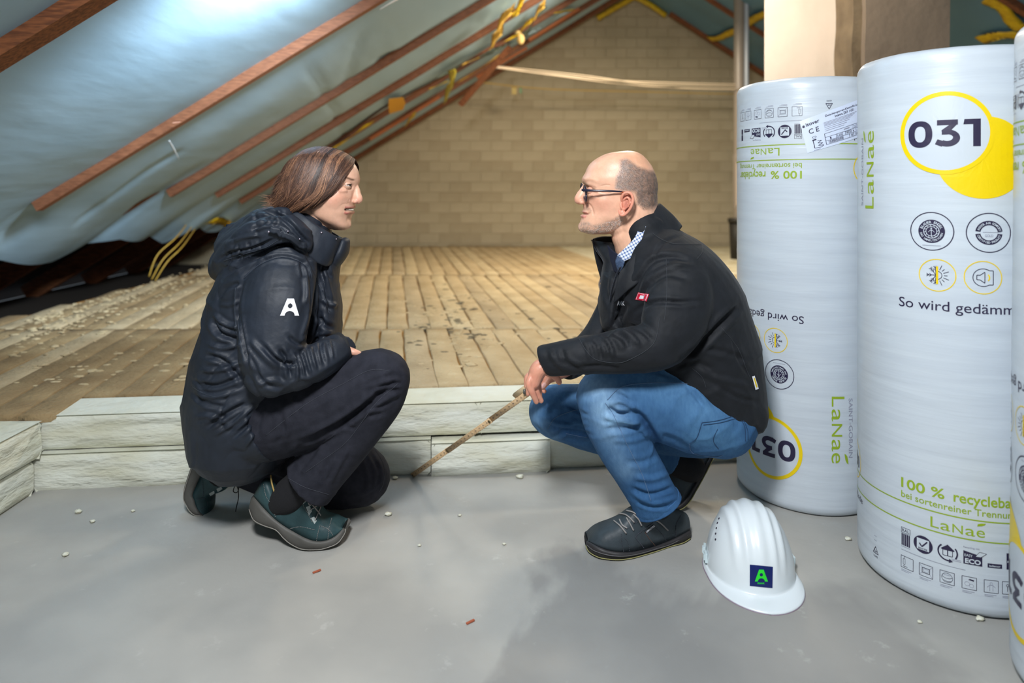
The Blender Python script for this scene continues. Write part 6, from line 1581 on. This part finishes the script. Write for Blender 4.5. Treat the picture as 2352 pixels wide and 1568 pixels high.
# glasses
M_gl = mat('glasses_frame', srgb(28, 28, 48), .3, spec=.6); M_lens = mat('lens', (1, 1, 1, 1), .02, trans=1.0); M_tip = mat('amber_temple', srgb(150, 70, 40), .3)
gx = Mn
g = G()
def rim_pts(side):
    out = []
    for k in range(33):
        a = 2*math.pi*k/32; e = lambda v: math.copysign(abs(v)**.7, v)
        yy = side*(.036+.0265*e(math.cos(a))); zz = .0205*e(math.sin(a))+.085*yy-.004; xx = 0
        c = P(1334, 438.5, MY); out.append(Vector((c.x+xx+.0075-.05*zz, MY+yy, c.z+zz)))
    return out
for s_ in (-1, 1):
    rp = rim_pts(s_); g.tube(rp, .0026, 8, up=(1, 0, 0), cap='flat')
c = P(1334, 433, MY); g.tube([Vector((c.x+.009, MY-.011, c.z)), Vector((c.x+.005, MY, c.z+.002)), Vector((c.x+.009, MY+.011, c.z))], .002, 8, up=(1, 0, 0))
fr = child(g.obj('glasses', M_gl), Mn); fr['label'] = 'dark-framed glasses'
for s_ in (-1, 1):
    g = G(); rp = rim_pts(s_); g.add(rp[:-1]+[sum(rp[:-1], Vector())/32+Vector((-.001, 0, 0))], [(k, (k+1) % 32, 32) for k in range(32)]); o = g.obj('lens', M_lens); o.parent = fr
    Yt = MY+s_*.0705
    g = G(); g.tube([P(1338, 436, MY+s_*.062), P(1343, 437, MY+s_*.067), P(1362, 437.5, MY+s_*.0785), P(1400, 438.5, MY+s_*.0825), P(1428, 440, MY+s_*.0825)], [.0034, .0036, .0030, .0026, .0022], 8, .6); o = g.obj('temple', M_gl); o.parent = fr
    g = G(); g.tube([P(1426, 440.5, MY+s_*.0825), P(1442, 442.5, MY+s_*.0825), P(1452, 452, MY+s_*.080)], [.0020, .0019, .0016], 8, .6); o = g.obj('temple_tip', M_tip); o.parent = fr

# --- jeans
g = G()
g.ptube([(1640, 945, 1.88, 92, 1.6), (1625, 930, 1.88, 90, 1.6)], 28)
g.ptube([(1655, 968, 1.81, 82, 1.05), (1600, 945, 1.795, 92, 1.0), (1530, 922, 1.785, 92, .95), (1450, 912, 1.77, 82, .95), (1394, 912, 1.765, 71, .95)], 30)
g.ptube([(1392, 914, 1.765, 69, .95), (1412, 970, 1.765, 69, .95), (1438, 1030, 1.765, 62, .95), (1470, 1085, 1.77, 57, .9), (1497, 1134, 1.775, 55, .85), (1510, 1159, 1.78, 57, .8)], 30, ('round', 'flat'))
g.ptube([(1610, 970, 1.97, 80, .9), (1470, 960, 1.98, 72, .9), (1350, 948, 1.99, 66, .9), (1274, 944, 1.99, 60, .95)], 26)
g.ptube([(1275, 950, 1.99, 56, .95), (1340, 978, 2.0, 50, .95), (1450, 1015, 2.01, 46, .95), (1545, 1050, 2.02, 42, .95)], 24, ('round', 'flat'))
def sc(me):
    puff(me, .003, 7, (1, 1, 1), 12); ridges(me, .0022, 10, (1, .6, 1.2), 41)
    folds(me, [([(1440, 935), (1475, 960), (1500, 1000), (1525, 1050)], 7, -.012), ([(1395, 935), (1420, 950), (1455, 950)], 6, -.010), ([(1385, 955), (1420, 965), (1470, 968)], 6, .007), ([(1400, 925), (1430, 922), (1462, 940)], 5, .006), ([(1390, 985), (1430, 985), (1480, 975)], 6, -.006),
      ([(1410, 900), (1440, 915), (1452, 935)], 5, -.005), ([(1430, 890), (1455, 915), (1470, 945)], 5, -.004), ([(1405, 1010), (1450, 1012), (1490, 1000)], 6, .003), ([(1440, 1060), (1480, 1060), (1515, 1040)], 6, -.003), ([(1455, 1095), (1500, 1100), (1550, 1080)], 6, .004),
      ([(1450, 1120), (1495, 1135), (1555, 1115)], 5, -.006), ([(1455, 1135), (1500, 1155), (1560, 1140)], 5, .004), ([(1460, 1150), (1500, 1165), (1550, 1160)], 4, -.004), ([(1500, 850), (1560, 870), (1590, 900)], 6, -.004), ([(1530, 850), (1600, 900), (1640, 950)], 6, .004), ([(1580, 880), (1620, 940)], 5, -.004), ([(1610, 890), (1650, 930), (1690, 960)], 5, -.003),
      ([(1225, 975), (1260, 1000), (1300, 990)], 5, -.009), ([(1250, 960), (1290, 975), (1330, 970)], 5, .005), ([(1280, 985), (1320, 990), (1360, 1000)], 5, -.006), ([(1300, 925), (1330, 945), (1350, 955)], 5, -.004), ([(1310, 965), (1350, 975)], 5, .004),
      ([(1590, 975), (1600, 960), (1605, 950)], 3, .001), ([(1520, 1000), (1550, 1010), (1590, 1035)], 6, -.004)], 1.0)
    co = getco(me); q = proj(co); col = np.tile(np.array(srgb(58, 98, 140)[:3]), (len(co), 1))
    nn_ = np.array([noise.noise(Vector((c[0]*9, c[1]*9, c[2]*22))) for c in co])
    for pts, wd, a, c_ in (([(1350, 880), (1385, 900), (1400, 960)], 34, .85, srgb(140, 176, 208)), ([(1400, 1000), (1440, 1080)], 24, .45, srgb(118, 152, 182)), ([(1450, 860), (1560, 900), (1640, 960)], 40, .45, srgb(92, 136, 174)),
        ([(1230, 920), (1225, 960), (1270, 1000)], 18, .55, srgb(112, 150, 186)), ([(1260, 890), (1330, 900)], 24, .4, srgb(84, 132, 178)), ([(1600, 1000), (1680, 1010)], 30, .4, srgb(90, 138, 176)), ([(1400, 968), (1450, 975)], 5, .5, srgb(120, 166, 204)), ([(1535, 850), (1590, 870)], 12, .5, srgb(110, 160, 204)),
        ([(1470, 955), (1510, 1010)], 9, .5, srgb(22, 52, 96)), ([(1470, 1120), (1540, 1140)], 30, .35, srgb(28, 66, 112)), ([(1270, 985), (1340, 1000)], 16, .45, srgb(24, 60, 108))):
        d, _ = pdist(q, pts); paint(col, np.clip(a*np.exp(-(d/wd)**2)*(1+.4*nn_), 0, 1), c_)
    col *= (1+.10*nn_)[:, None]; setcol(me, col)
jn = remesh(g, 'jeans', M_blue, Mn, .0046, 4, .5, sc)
bjn = bvh_of(jn)
def sm(px_, m=M_thread, wd=1.1, par=None, nm='seam', bv=None):
    o = stitch(nm, px_, bv or bjn, m, Mn, wd*(1.3 if nm == 'stitching' else 1), .0008, .0042 if nm == 'stitching' else 0)
    if o: o.parent = par or jn; o.matrix_parent_inverse = Rot.Identity(4)
for px_ in (((1395, 918), (1425, 890), (1480, 880), (1560, 880), (1610, 885)), ((1390, 925), (1410, 955), (1440, 1020), (1475, 1090), (1495, 1150)), ((1258, 985), (1275, 960), (1310, 945), (1330, 940)), ((1300, 995), (1340, 1003), (1370, 1005)),
            ((1612, 970), (1650, 965), (1695, 952)), ((1612, 970), (1600, 1005), (1584, 1018)), ((1584, 1018), (1592, 1040), (1640, 1048), (1660, 1045)), ((1695, 952), (1710, 980), (1712, 1012)), ((1615, 975), (1655, 970), (1697, 958)), ((1648, 985), (1638, 1010), (1650, 1030)), ((1702, 955), (1716, 985), (1718, 1010)), ((1620, 890), (1640, 900), (1650, 895))):
    sm(px_, M_thread if px_[0][0] < 1600 else mat('dark_blue_thread', srgb(30, 60, 96), .8) if 'dark_blue_thread' not in bpy.data.materials else bpy.data.materials['dark_blue_thread'], 1.3)
# turned hem
g = G(); g.ptube([(1505, 1149, 1.779, 58, .82), (1511, 1161, 1.781, 59, .82)], 30, 'flat'); o = g.obj('hem', M_blue); setcol(o.data, np.tile(np.array(srgb(58, 98, 142)[:3]), (len(o.data.vertices), 1))); o.parent = jn
g = G(); g.ptube([(1503, 1125, 1.79, 34), (1512, 1150, 1.80, 30), (1516, 1165, 1.81, 26)], 20); child(g.obj('sock', M_sock), Mn)
g = G(); g.ptube([(1540, 1052, 2.02, 34), (1585, 1072, 2.025, 34)], 20); child(g.obj('sock', M_sock), Mn)

# --- shoes
M_sh = mat('anthracite_leather', srgb(44, 52, 58), .5, srgb(64, 74, 80), 14, .0006, 100, spec=.4); M_sole2 = mat('black_sole', srgb(48, 46, 48), .55); M_crepe = mat('olive_outsole', srgb(150, 146, 96), .7)
shm, _ = make_shoe([(1586, 1241, 1584, 1218, 1575, 1178, .018, 1.835), (1570, 1251, 1564, 1229, 1560, 1172, .034, 1.812), (1540, 1262, 1532, 1244, 1532, 1166, .038, 1.796), (1508, 1272, 1500, 1256, 1500, 1160, .040, 1.772), (1463, 1287, 1466, 1265, 1466, 1160, .044, 1.745), (1440, 1289, 1445, 1268, 1446, 1170, .048, 1.735), (1419, 1290, 1425, 1268, 1424, 1187, .051, 1.73),
    (1398, 1288, 1402, 1265, 1401, 1199, .052, 1.732), (1378, 1284, 1380, 1258, 1384, 1206, .050, 1.737), (1360, 1276, 1364, 1250, 1368, 1213, .042, 1.75), (1350, 1267, 1353, 1244, 1356, 1222, .032, 1.765), (1346, 1256, 1347.5, 1243, 1348, 1233, .026, 1.771), (1344.5, 1252, 1346, 1246, 1347, 1240, .014, 1.783)], Mn, 'shoe', M_sh, M_sole2, M_crepe, 'dark grey leather safety shoe, nearer foot')
bsm = bvh_of(shm)
for px_, m_, w_ in ((((1427, 1225), (1428, 1245), (1432, 1266)), M_thread2, 1), (((1435, 1236), (1442, 1245), (1446, 1265)), M_thread2, 1), (((1500, 1200), (1475, 1218), (1460, 1232), (1468, 1245), (1482, 1262)), M_thread2, 1.6), (((1481, 1222), (1492, 1238), (1504, 1252)), mat('brown_thread', srgb(120, 84, 66), .8), .9),
                    (((1505, 1210), (1522, 1228), (1530, 1242)), bpy.data.materials.get('grey_thread'), .9), (((1565, 1182), (1553, 1205), (1552, 1232)), M_thread2, 1.2), (((1440, 1215), (1460, 1200), (1480, 1188)), M_thread2, 1)):
    sm(px_, m_, w_, shm, 'stitching', bsm)
for px_ in (((1411, 1197), (1425, 1208), (1438, 1224)), ((1424, 1194), (1430, 1206), (1440, 1212)), ((1424, 1181), (1440, 1184), (1456, 1199)), ((1440, 1190), (1448, 1205), (1454, 1217)), ((1440, 1174), (1456, 1178), (1472, 1190)), ((1455, 1182), (1465, 1192), (1472, 1206)), ((1473, 1176), (1480, 1186), (1486, 1195)), ((1500, 1192), (1515, 1200), (1533, 1217))):
    o = stitch('lace', px_, bsm, M_lace, Mn, 3.6, .0028)
    if o: o.parent = shm; o.matrix_parent_inverse = Rot.Identity(4)
g = G(); fe = px_decal(bsm, .0006)
for x, y in ((1438, 1225), (1455, 1218), (1472, 1207), (1487, 1196)):
    p = fe(x, -y, 0)
    if p: g.ball(p, (.0022, .0012, .0022), 10, 6)
o = g.obj('eyelets', M_sole2); o.parent = shm; o['kind'] = 'stuff'
curvetube('sole_groove', [(1349, 1252, 1.765), (1364, 1264, 1.745), (1395, 1274, 1.729), (1430, 1277, 1.727), (1466, 1272, 1.742), (1508, 1260, 1.770), (1545, 1248, 1.796), (1580, 1228, 1.826)], .0011, mat('sole_groove', srgb(92, 90, 92), .5), shm)
f = Flat(); f.g = 'shoe_tag'; a_ = math.atan2(18, 24); c_, s__ = math.cos(a_), math.sin(a_)
T_ = lambda u, v: (1482+u*c_-v*s__, -(1222-(u*s__+v*c_)))
f.add('k', [T_(0, -3), T_(27, -3), T_(27, 3), T_(0, 3)], [(0, 1, 2, 3)], 0)
V_, F_ = text_mesh('LEMAITRE', .02); mxx = max(v[0] for v in V_); f.add('W', [T_(1.5+v[0]*24/mxx, -1.8+v[1]*3.6/CAPH) for v in V_], F_, 1)
PM['k'] = M_sole2; f.build('shoe_tag', PM, shm, px_decal(bsm, .0012), 10)
shm2, _ = make_shoe([(1641, 1050, 1633, 1046, 1598, 1040, .020, 2.03), (1620, 1092, 1610, 1086, 1550, 1062, .036, 2.01), (1600, 1128, 1590, 1120, 1528, 1094, .040, 2.0), (1584, 1155, 1574, 1146, 1515, 1122, .044, 1.99), (1566, 1170, 1558, 1160, 1505, 1146, .046, 1.985), (1545, 1174, 1540, 1166, 1500, 1158, .042, 1.985), (1520, 1176, 1518, 1170, 1496, 1166, .030, 1.985)], Mn, 'shoe', M_sh, M_sole2, M_crepe, 'dark safety shoe standing on its toe, farther foot')

# --- jacket
g = G()
g.ptube([(1628, 905, 1.87, 128, 1.1), (1612, 850, 1.87, 138, 1.05), (1590, 785, 1.87, 143, 1.05), (1562, 715, 1.87, 146, 1.1), (1532, 650, 1.87, 132, 1.2), (1508, 600, 1.87, 108, 1.35), (1490, 560, 1.87, 78, 1.4), (1480, 535, 1.87, 60, 1.2)], 36)
g.ptube([(1560, 625, 1.765, 68, .9), (1560, 680, 1.71, 78, .75), (1548, 735, 1.685, 76, .75), (1520, 785, 1.67, 64, .8), (1480, 802, 1.665, 54, .9)], 28)
g.ptube([(1485, 800, 1.665, 54, .9), (1430, 806, 1.665, 50, .9), (1370, 812, 1.67, 45, .9), (1310, 818, 1.68, 42, .9), (1262, 826, 1.695, 38, .9), (1248, 830, 1.70, 35, .9)], 26, ('round', 'flat'))
g.ptube([(1470, 650, 1.99, 62), (1420, 720, 2.02, 54), (1370, 785, 1.99, 42), (1320, 828, 1.93, 36), (1300, 842, 1.89, 32)], 22, ('round', 'flat'))
g.ptube([(1660, 900, 1.87, 90, 1.3), (1700, 920, 1.87, 52, 2.2), (1706, 940, 1.87, 44, 2.4)], 24)
g.ptube([(1405, 640, 1.87, 22, 2.2), (1398, 690, 1.87, 22, 2.6), (1402, 740, 1.87, 24, 2.6)], 20)
def sc(me):
    puff(me, .004, 6, (1, 1, 1), 17); ridges(me, .0030, 8, (1, .6, 1.4), 31)
    folds(me, [([(1700, 702), (1655, 745), (1610, 790), (1560, 832)], 7, -.014), ([(1585, 600), (1545, 590), (1500, 600), (1470, 640), (1455, 690)], 6, -.007), ([(1590, 610), (1540, 612), (1490, 640), (1470, 690)], 6, .006), ([(1580, 640), (1530, 632), (1480, 668)], 6, -.005), ([(1575, 700), (1520, 690), (1470, 705)], 5, -.004),
      ([(1620, 690), (1560, 694), (1500, 696), (1450, 720)], 5, -.004), ([(1440, 695), (1420, 735), (1380, 775)], 7, -.008), ([(1400, 760), (1430, 775), (1445, 800)], 6, -.008), ([(1378, 770), (1400, 790), (1410, 825)], 5, .006), ([(1360, 775), (1375, 795), (1382, 830)], 5, -.005), ([(1338, 780), (1350, 800), (1355, 830)], 5, .004),
      ([(1420, 755), (1450, 770), (1470, 795)], 5, .006), ([(1440, 745), (1475, 760), (1500, 785)], 5, -.005), ([(1290, 800), (1300, 830), (1330, 850)], 5, -.004), ([(1262, 800), (1275, 830), (1300, 850)], 5, .004), ([(1320, 845), (1380, 840), (1430, 848)], 5, -.004),
      ([(1620, 800), (1670, 810), (1720, 830)], 6, -.004), ([(1600, 850), (1650, 870), (1740, 890)], 6, .004), ([(1640, 880), (1690, 910), (1745, 925)], 5, -.005), ([(1680, 770), (1700, 830), (1730, 870)], 5, -.004), ([(1540, 850), (1590, 830), (1640, 850)], 6, -.005),
      ([(1500, 600), (1520, 560), (1570, 540)], 4, -.003), ([(1400, 600), (1390, 660), (1400, 700)], 6, -.006), ([(1440, 640), (1420, 700), (1410, 740)], 6, -.007), ([(1460, 620), (1440, 670), (1440, 700)], 6, .005)], 1.0)
jm = remesh(g, 'jacket', M_soft, Mn, .0050, 4, .5, sc); jm['label'] = 'black softshell jacket with a red square on the sleeve'
bjm = bvh_of(jm)
M_seam = mat('charcoal_seam', srgb(50, 54, 60), .7)
for px_ in (((1498, 535), (1520, 550), (1550, 560), (1610, 562)), ((1612, 560), (1612, 580), (1600, 595)), ((1530, 590), (1532, 650), (1530, 700), (1525, 740)), ((1330, 778), (1360, 820), (1400, 832), (1440, 828), (1500, 790), (1515, 730)), ((1655, 750), (1695, 800), (1715, 850), (1735, 895)), ((1590, 845), (1612, 865), (1622, 890))):
    sm(px_, M_seam, 1.1, jm, 'seam', bjm)
collar('collar', [((1424, 622, 1.775), (1408, 700, 1.775)), ((1448, 596, 1.775), (1442, 668, 1.75)), ((1470, 560, 1.782), (1478, 640, 1.75)), ((1490, 515, 1.80), (1512, 590, 1.77)), ((1506, 478, 1.83), (1548, 545, 1.81)), ((1514, 466, 1.87), (1566, 520, 1.87)), ((1500, 482, 1.92), (1540, 560, 1.93)), ((1470, 520, 1.95), (1500, 600, 1.97)), ((1420, 540, 1.955), (1440, 630, 1.98)), ((1382, 542, 1.94), (1400, 650, 1.955)), ((1360, 548, 1.915), (1384, 650, 1.92))], M_soft, jm, .006)
# front flap edges with the open zip
M_zip = mat('zip_teeth', srgb(70, 74, 84), .3, metal=.6)
def zip_(pts, lab):
    g = G(); rows = [Vector(p) for p in cr([tuple(P(*p)) for p in pts], 14)]
    for i, p in enumerate(rows): 
        t_ = (rows[min(i+1, len(rows)-1)]-rows[max(i-1, 0)]).normalized(); g.beam(p-Vector((.002, .001, 0)), p+Vector((.002, .001, 0)), .0014, .0011, t_)
    g.tube([p+Vector((.0025, .002, 0)) for p in rows], .0016, 6); o = g.obj('zip', M_zip); o.parent = jm
zip_([(1359, 551, 1.908), (1370, 575, 1.905), (1386, 600, 1.895), (1386, 625, 1.885), (1376, 650, 1.875), (1382, 672, 1.865), (1397, 690, 1.855), (1399, 715, 1.85), (1392, 745, 1.85)], 'a')
zip_([(1424, 614, 1.768), (1414, 635, 1.772), (1405, 665, 1.785), (1401, 690, 1.80)], 'b')
# far front panel and shirt
g = G()
A = [[P(*a), P((a[0]+b[0])/2-1, (a[1]+b[1])/2, (a[2]+b[2])/2-.01), P(*b)] for a, b in (((1362, 552, 1.915), (1420, 560, 1.90)), ((1388, 600, 1.895), (1425, 600, 1.86)), ((1380, 640, 1.885), (1418, 640, 1.84)), ((1385, 672, 1.87), (1410, 680, 1.83)), ((1399, 700, 1.86), (1404, 720, 1.83)))]
g.grid(A); pn = g.obj('front_lining', M_soft); pn.parent = jm; md = pn.modifiers.new('s', 'SOLIDIFY'); md.thickness = .003
M_check = mat('checked_shirt', srgb(214, 222, 236), .8)
nt = M_check.node_tree; n = nt.nodes; L = nt.links; tc = n.new('ShaderNodeTexCoord'); mp = n.new('ShaderNodeMapping'); mp.inputs['Rotation'].default_value = (0, math.radians(30), 0); mp.inputs['Scale'].default_value = (1, .0, 1); L.new(tc.outputs['Object'], mp.inputs[0])
sx = n.new('ShaderNodeSeparateXYZ'); L.new(mp.outputs[0], sx.inputs[0]); outs = []
for ax in ('X', 'Z'):
    a = n.new('ShaderNodeMath'); a.operation = 'MULTIPLY'; a.inputs[1].default_value = 1/.0075; L.new(sx.outputs[ax], a.inputs[0])
    b = n.new('ShaderNodeMath'); b.operation = 'FRACT'; L.new(a.outputs[0], b.inputs[0]); c = n.new('ShaderNodeMath'); c.operation = 'GREATER_THAN'; c.inputs[1].default_value = .6; L.new(b.outputs[0], c.inputs[0]); outs.append(c)
ad = n.new('ShaderNodeMath'); ad.operation = 'ADD'; L.new(outs[0].outputs[0], ad.inputs[0]); L.new(outs[1].outputs[0], ad.inputs[1]); hf = n.new('ShaderNodeMath'); hf.operation = 'MULTIPLY'; hf.inputs[1].default_value = .5; L.new(ad.outputs[0], hf.inputs[0])
rp = n.new('ShaderNodeValToRGB'); rp.color_ramp.elements[0].color = srgb(222, 228, 240); rp.color_ramp.elements[1].color = srgb(62, 92, 150); L.new(hf.outputs[0], rp.inputs[0]); L.new(rp.outputs[0], n['Principled BSDF'].inputs['Base Color'])
def sheet(nm, rows, m, par, lab=None, th=.002):
    g = G(); g.grid([[P(*p) for p in cr(r, 5)] for r in cr_rows(rows)]); o = child(g.obj(nm, m), par); md = o.modifiers.new('s', 'SOLIDIFY'); md.thickness = th
    if lab: o['label'] = lab
    return o
def cr_rows(rows):
    n_ = len(rows[0]); cols_ = [cr([r[k] for r in rows], 4) for k in range(n_)]; return [[cols_[k][i] for k in range(n_)] for i in range(len(cols_[0]))]
sheet('shirt_collar', [[(1470, 520, 1.80), (1484, 520, 1.79)], [(1458, 545, 1.79), (1470, 560, 1.785)], [(1440, 565, 1.79), (1455, 588, 1.785)], [(1418, 586, 1.80), (1434, 600, 1.79)]], M_check, Mn, 'white and blue checked shirt collar')
sheet('shirt_front', [[(1419, 586, 1.80), (1436, 598, 1.79)], [(1414, 600, 1.80), (1432, 612, 1.79)], [(1420, 622, 1.81), (1424, 624, 1.80)]], mat('dark_check', srgb(40, 56, 84), .8, srgb(70, 90, 120), 200), Mn)
sheet('undershirt', [[(1392, 558, 1.90), (1408, 575, 1.86), (1424, 586, 1.82)], [(1396, 585, 1.89), (1408, 598, 1.855), (1420, 606, 1.82)], [(1402, 620, 1.88), (1410, 624, 1.855), (1420, 628, 1.82)]], mat('navy_tee', srgb(14, 20, 44), .9), Mn, 'navy undershirt')
g = G(); g.grid([[P(*a), P(*b)] for a, b in (((1390, 560, 1.925), (1400, 552, 1.93)), ((1394, 572, 1.92), (1404, 562, 1.925)))]); 
# cuff, marks, hem tag
f = Flat(); f.g = 'sleeve_badge'
qd = [(1467, 671), (1492, 676), (1486, 691.5), (1460, 688)]
ctr = (sum(p[0] for p in qd)/4, sum(p[1] for p in qd)/4); sc_ = lambda k: [(ctr[0]+(x-ctr[0])*k, -(ctr[1]+(y-ctr[1])*k)) for x, y in qd]
f.add('R', sc_(1.0), [(0, 1, 2, 3)], 0); f.add('W', sc_(.88), [(0, 1, 2, 3)], 1); f.add('R', sc_(.80), [(0, 1, 2, 3)], 2); f.add('W', sc_(.46), [(0, 1, 2, 3)], 3)
o = f.build('sleeve_badge', PM, jm, px_decal(bjm, .0014), 2.5)
if o: o['label'] = 'red and white square badge'
f = Flat(); f.g = 'chest_lettering'; f.text('W', 'ANK', 1417, 1435, -701, 9.5, .012); o = f.build('chest_lettering', PM, jm, px_decal(bjm, .0010), 4)
fn_ = px_decal(bjm, .002); f = Flat(); f.g = 'hem_tag'; f.add('W', [(1726, -864), (1732, -862), (1741, -892), (1734, -895)], [(0, 1, 2, 3)], 0); f.add('y', [(1729, -868), (1732, -867), (1738, -888), (1735, -889)], [(0, 1, 2, 3)], 1); f.build('hem_tag', PM, jm, fn_, 4)

# ------------------------------------------------------------------ the folding rule
fr_ = bpy.data.objects.new('folding_rule', None); COL.objects.link(fr_); A0 = P(947, 1089, 2.235); A0.z = .004; B0 = P(1218, 899, 1.86)
fr_.location = A0; fr_.matrix_basis = Rot.Translation(A0); tag(fr_, 'wooden folding rule slanting from the man\'s hand to the floor', 'ruler')
M_rule = mat('rule_wood', srgb(206, 172, 128), .5, srgb(222, 190, 148), 40, stretch=(3, 3, 3)); M_rule2 = mat('rule_wood_pale', srgb(224, 200, 160), .5)
dr = (B0-A0); Lr = dr.length; dr.normalize(); nr = Vector((0, -1, 0)); nr = (nr-dr*nr.dot(dr)).normalized(); up_ = dr.cross(nr)
seg_n = 3; sl = .235
prev = A0
ends = [0, .235, .465, Lr+.02]
for k in range(3):
    a = A0+dr*(ends[k]-(.012 if k else 0))+nr*(.0035*(k % 2)); b = A0+dr*(ends[k+1]+(0 if k == 2 else .0))+nr*(.0035*(k % 2))
    g = G(); g.beam(a, b, .0032, .0165, up_, .0008); s_ = child(g.obj('rule_segment', M_rule), fr_)
    f = Flat(); f.g = 'scale_marks'; Ls = (b-a).length; i = 0
    while i*.01 < Ls-.01:
        ln = .006 if i % 5 else .009; f.rect('d', i*.01, .00825-ln*.6, i*.01+.0008, .00825); f.rect('d', i*.01+.005, -.00825, i*.01+.0056, -.0050)
        if i % 2 == 0: f.text('d', str((i+k*23) % 100), i*.01+.0015, i*.01+.0075, -.003, .0045, 0)
        i += 1
    o = f.build('scale_marks', PM, None, lambda u, v, z, a=a: a+dr*u+up_*v+nr*.0020, 1.0); o.parent = s_; o['kind'] = 'stuff'
for k in (1, 2):
    g = G(); b = G(); b.tube([(0, 0, -.0045), (0, 0, .0045)], .0045, 14, up=(1, 0, 0), cap='flat'); R_ = nr.to_track_quat('Z', 'Y').to_matrix(); c = A0+dr*(ends[k]-.006)+nr*.002; g.add([c+R_ @ v for v in b.V], b.F); child(g.obj('rule_joint', mat('brass_joint', srgb(120, 104, 70), .4, metal=.6)), fr_)
for k in range(3):
    o_ = up_*(-.012 if up_.z < 0 else .012)*1.0+nr*(-.0036*(k+1)); a = B0-dr*.062+o_; b = B0+dr*.03+o_
    g = G(); g.beam(a, b, .0032, .0165, up_, .0008); child(g.obj('rule_segment', M_rule2), fr_)
g = G(); c = B0-dr*.012; g.box(c+nr*.003+up_*(.010 if up_.z > 0 else -.010), (.009, .003, .012)); child(g.obj('rule_clip', mat('clip_grey', srgb(90, 90, 84), .4)), fr_)
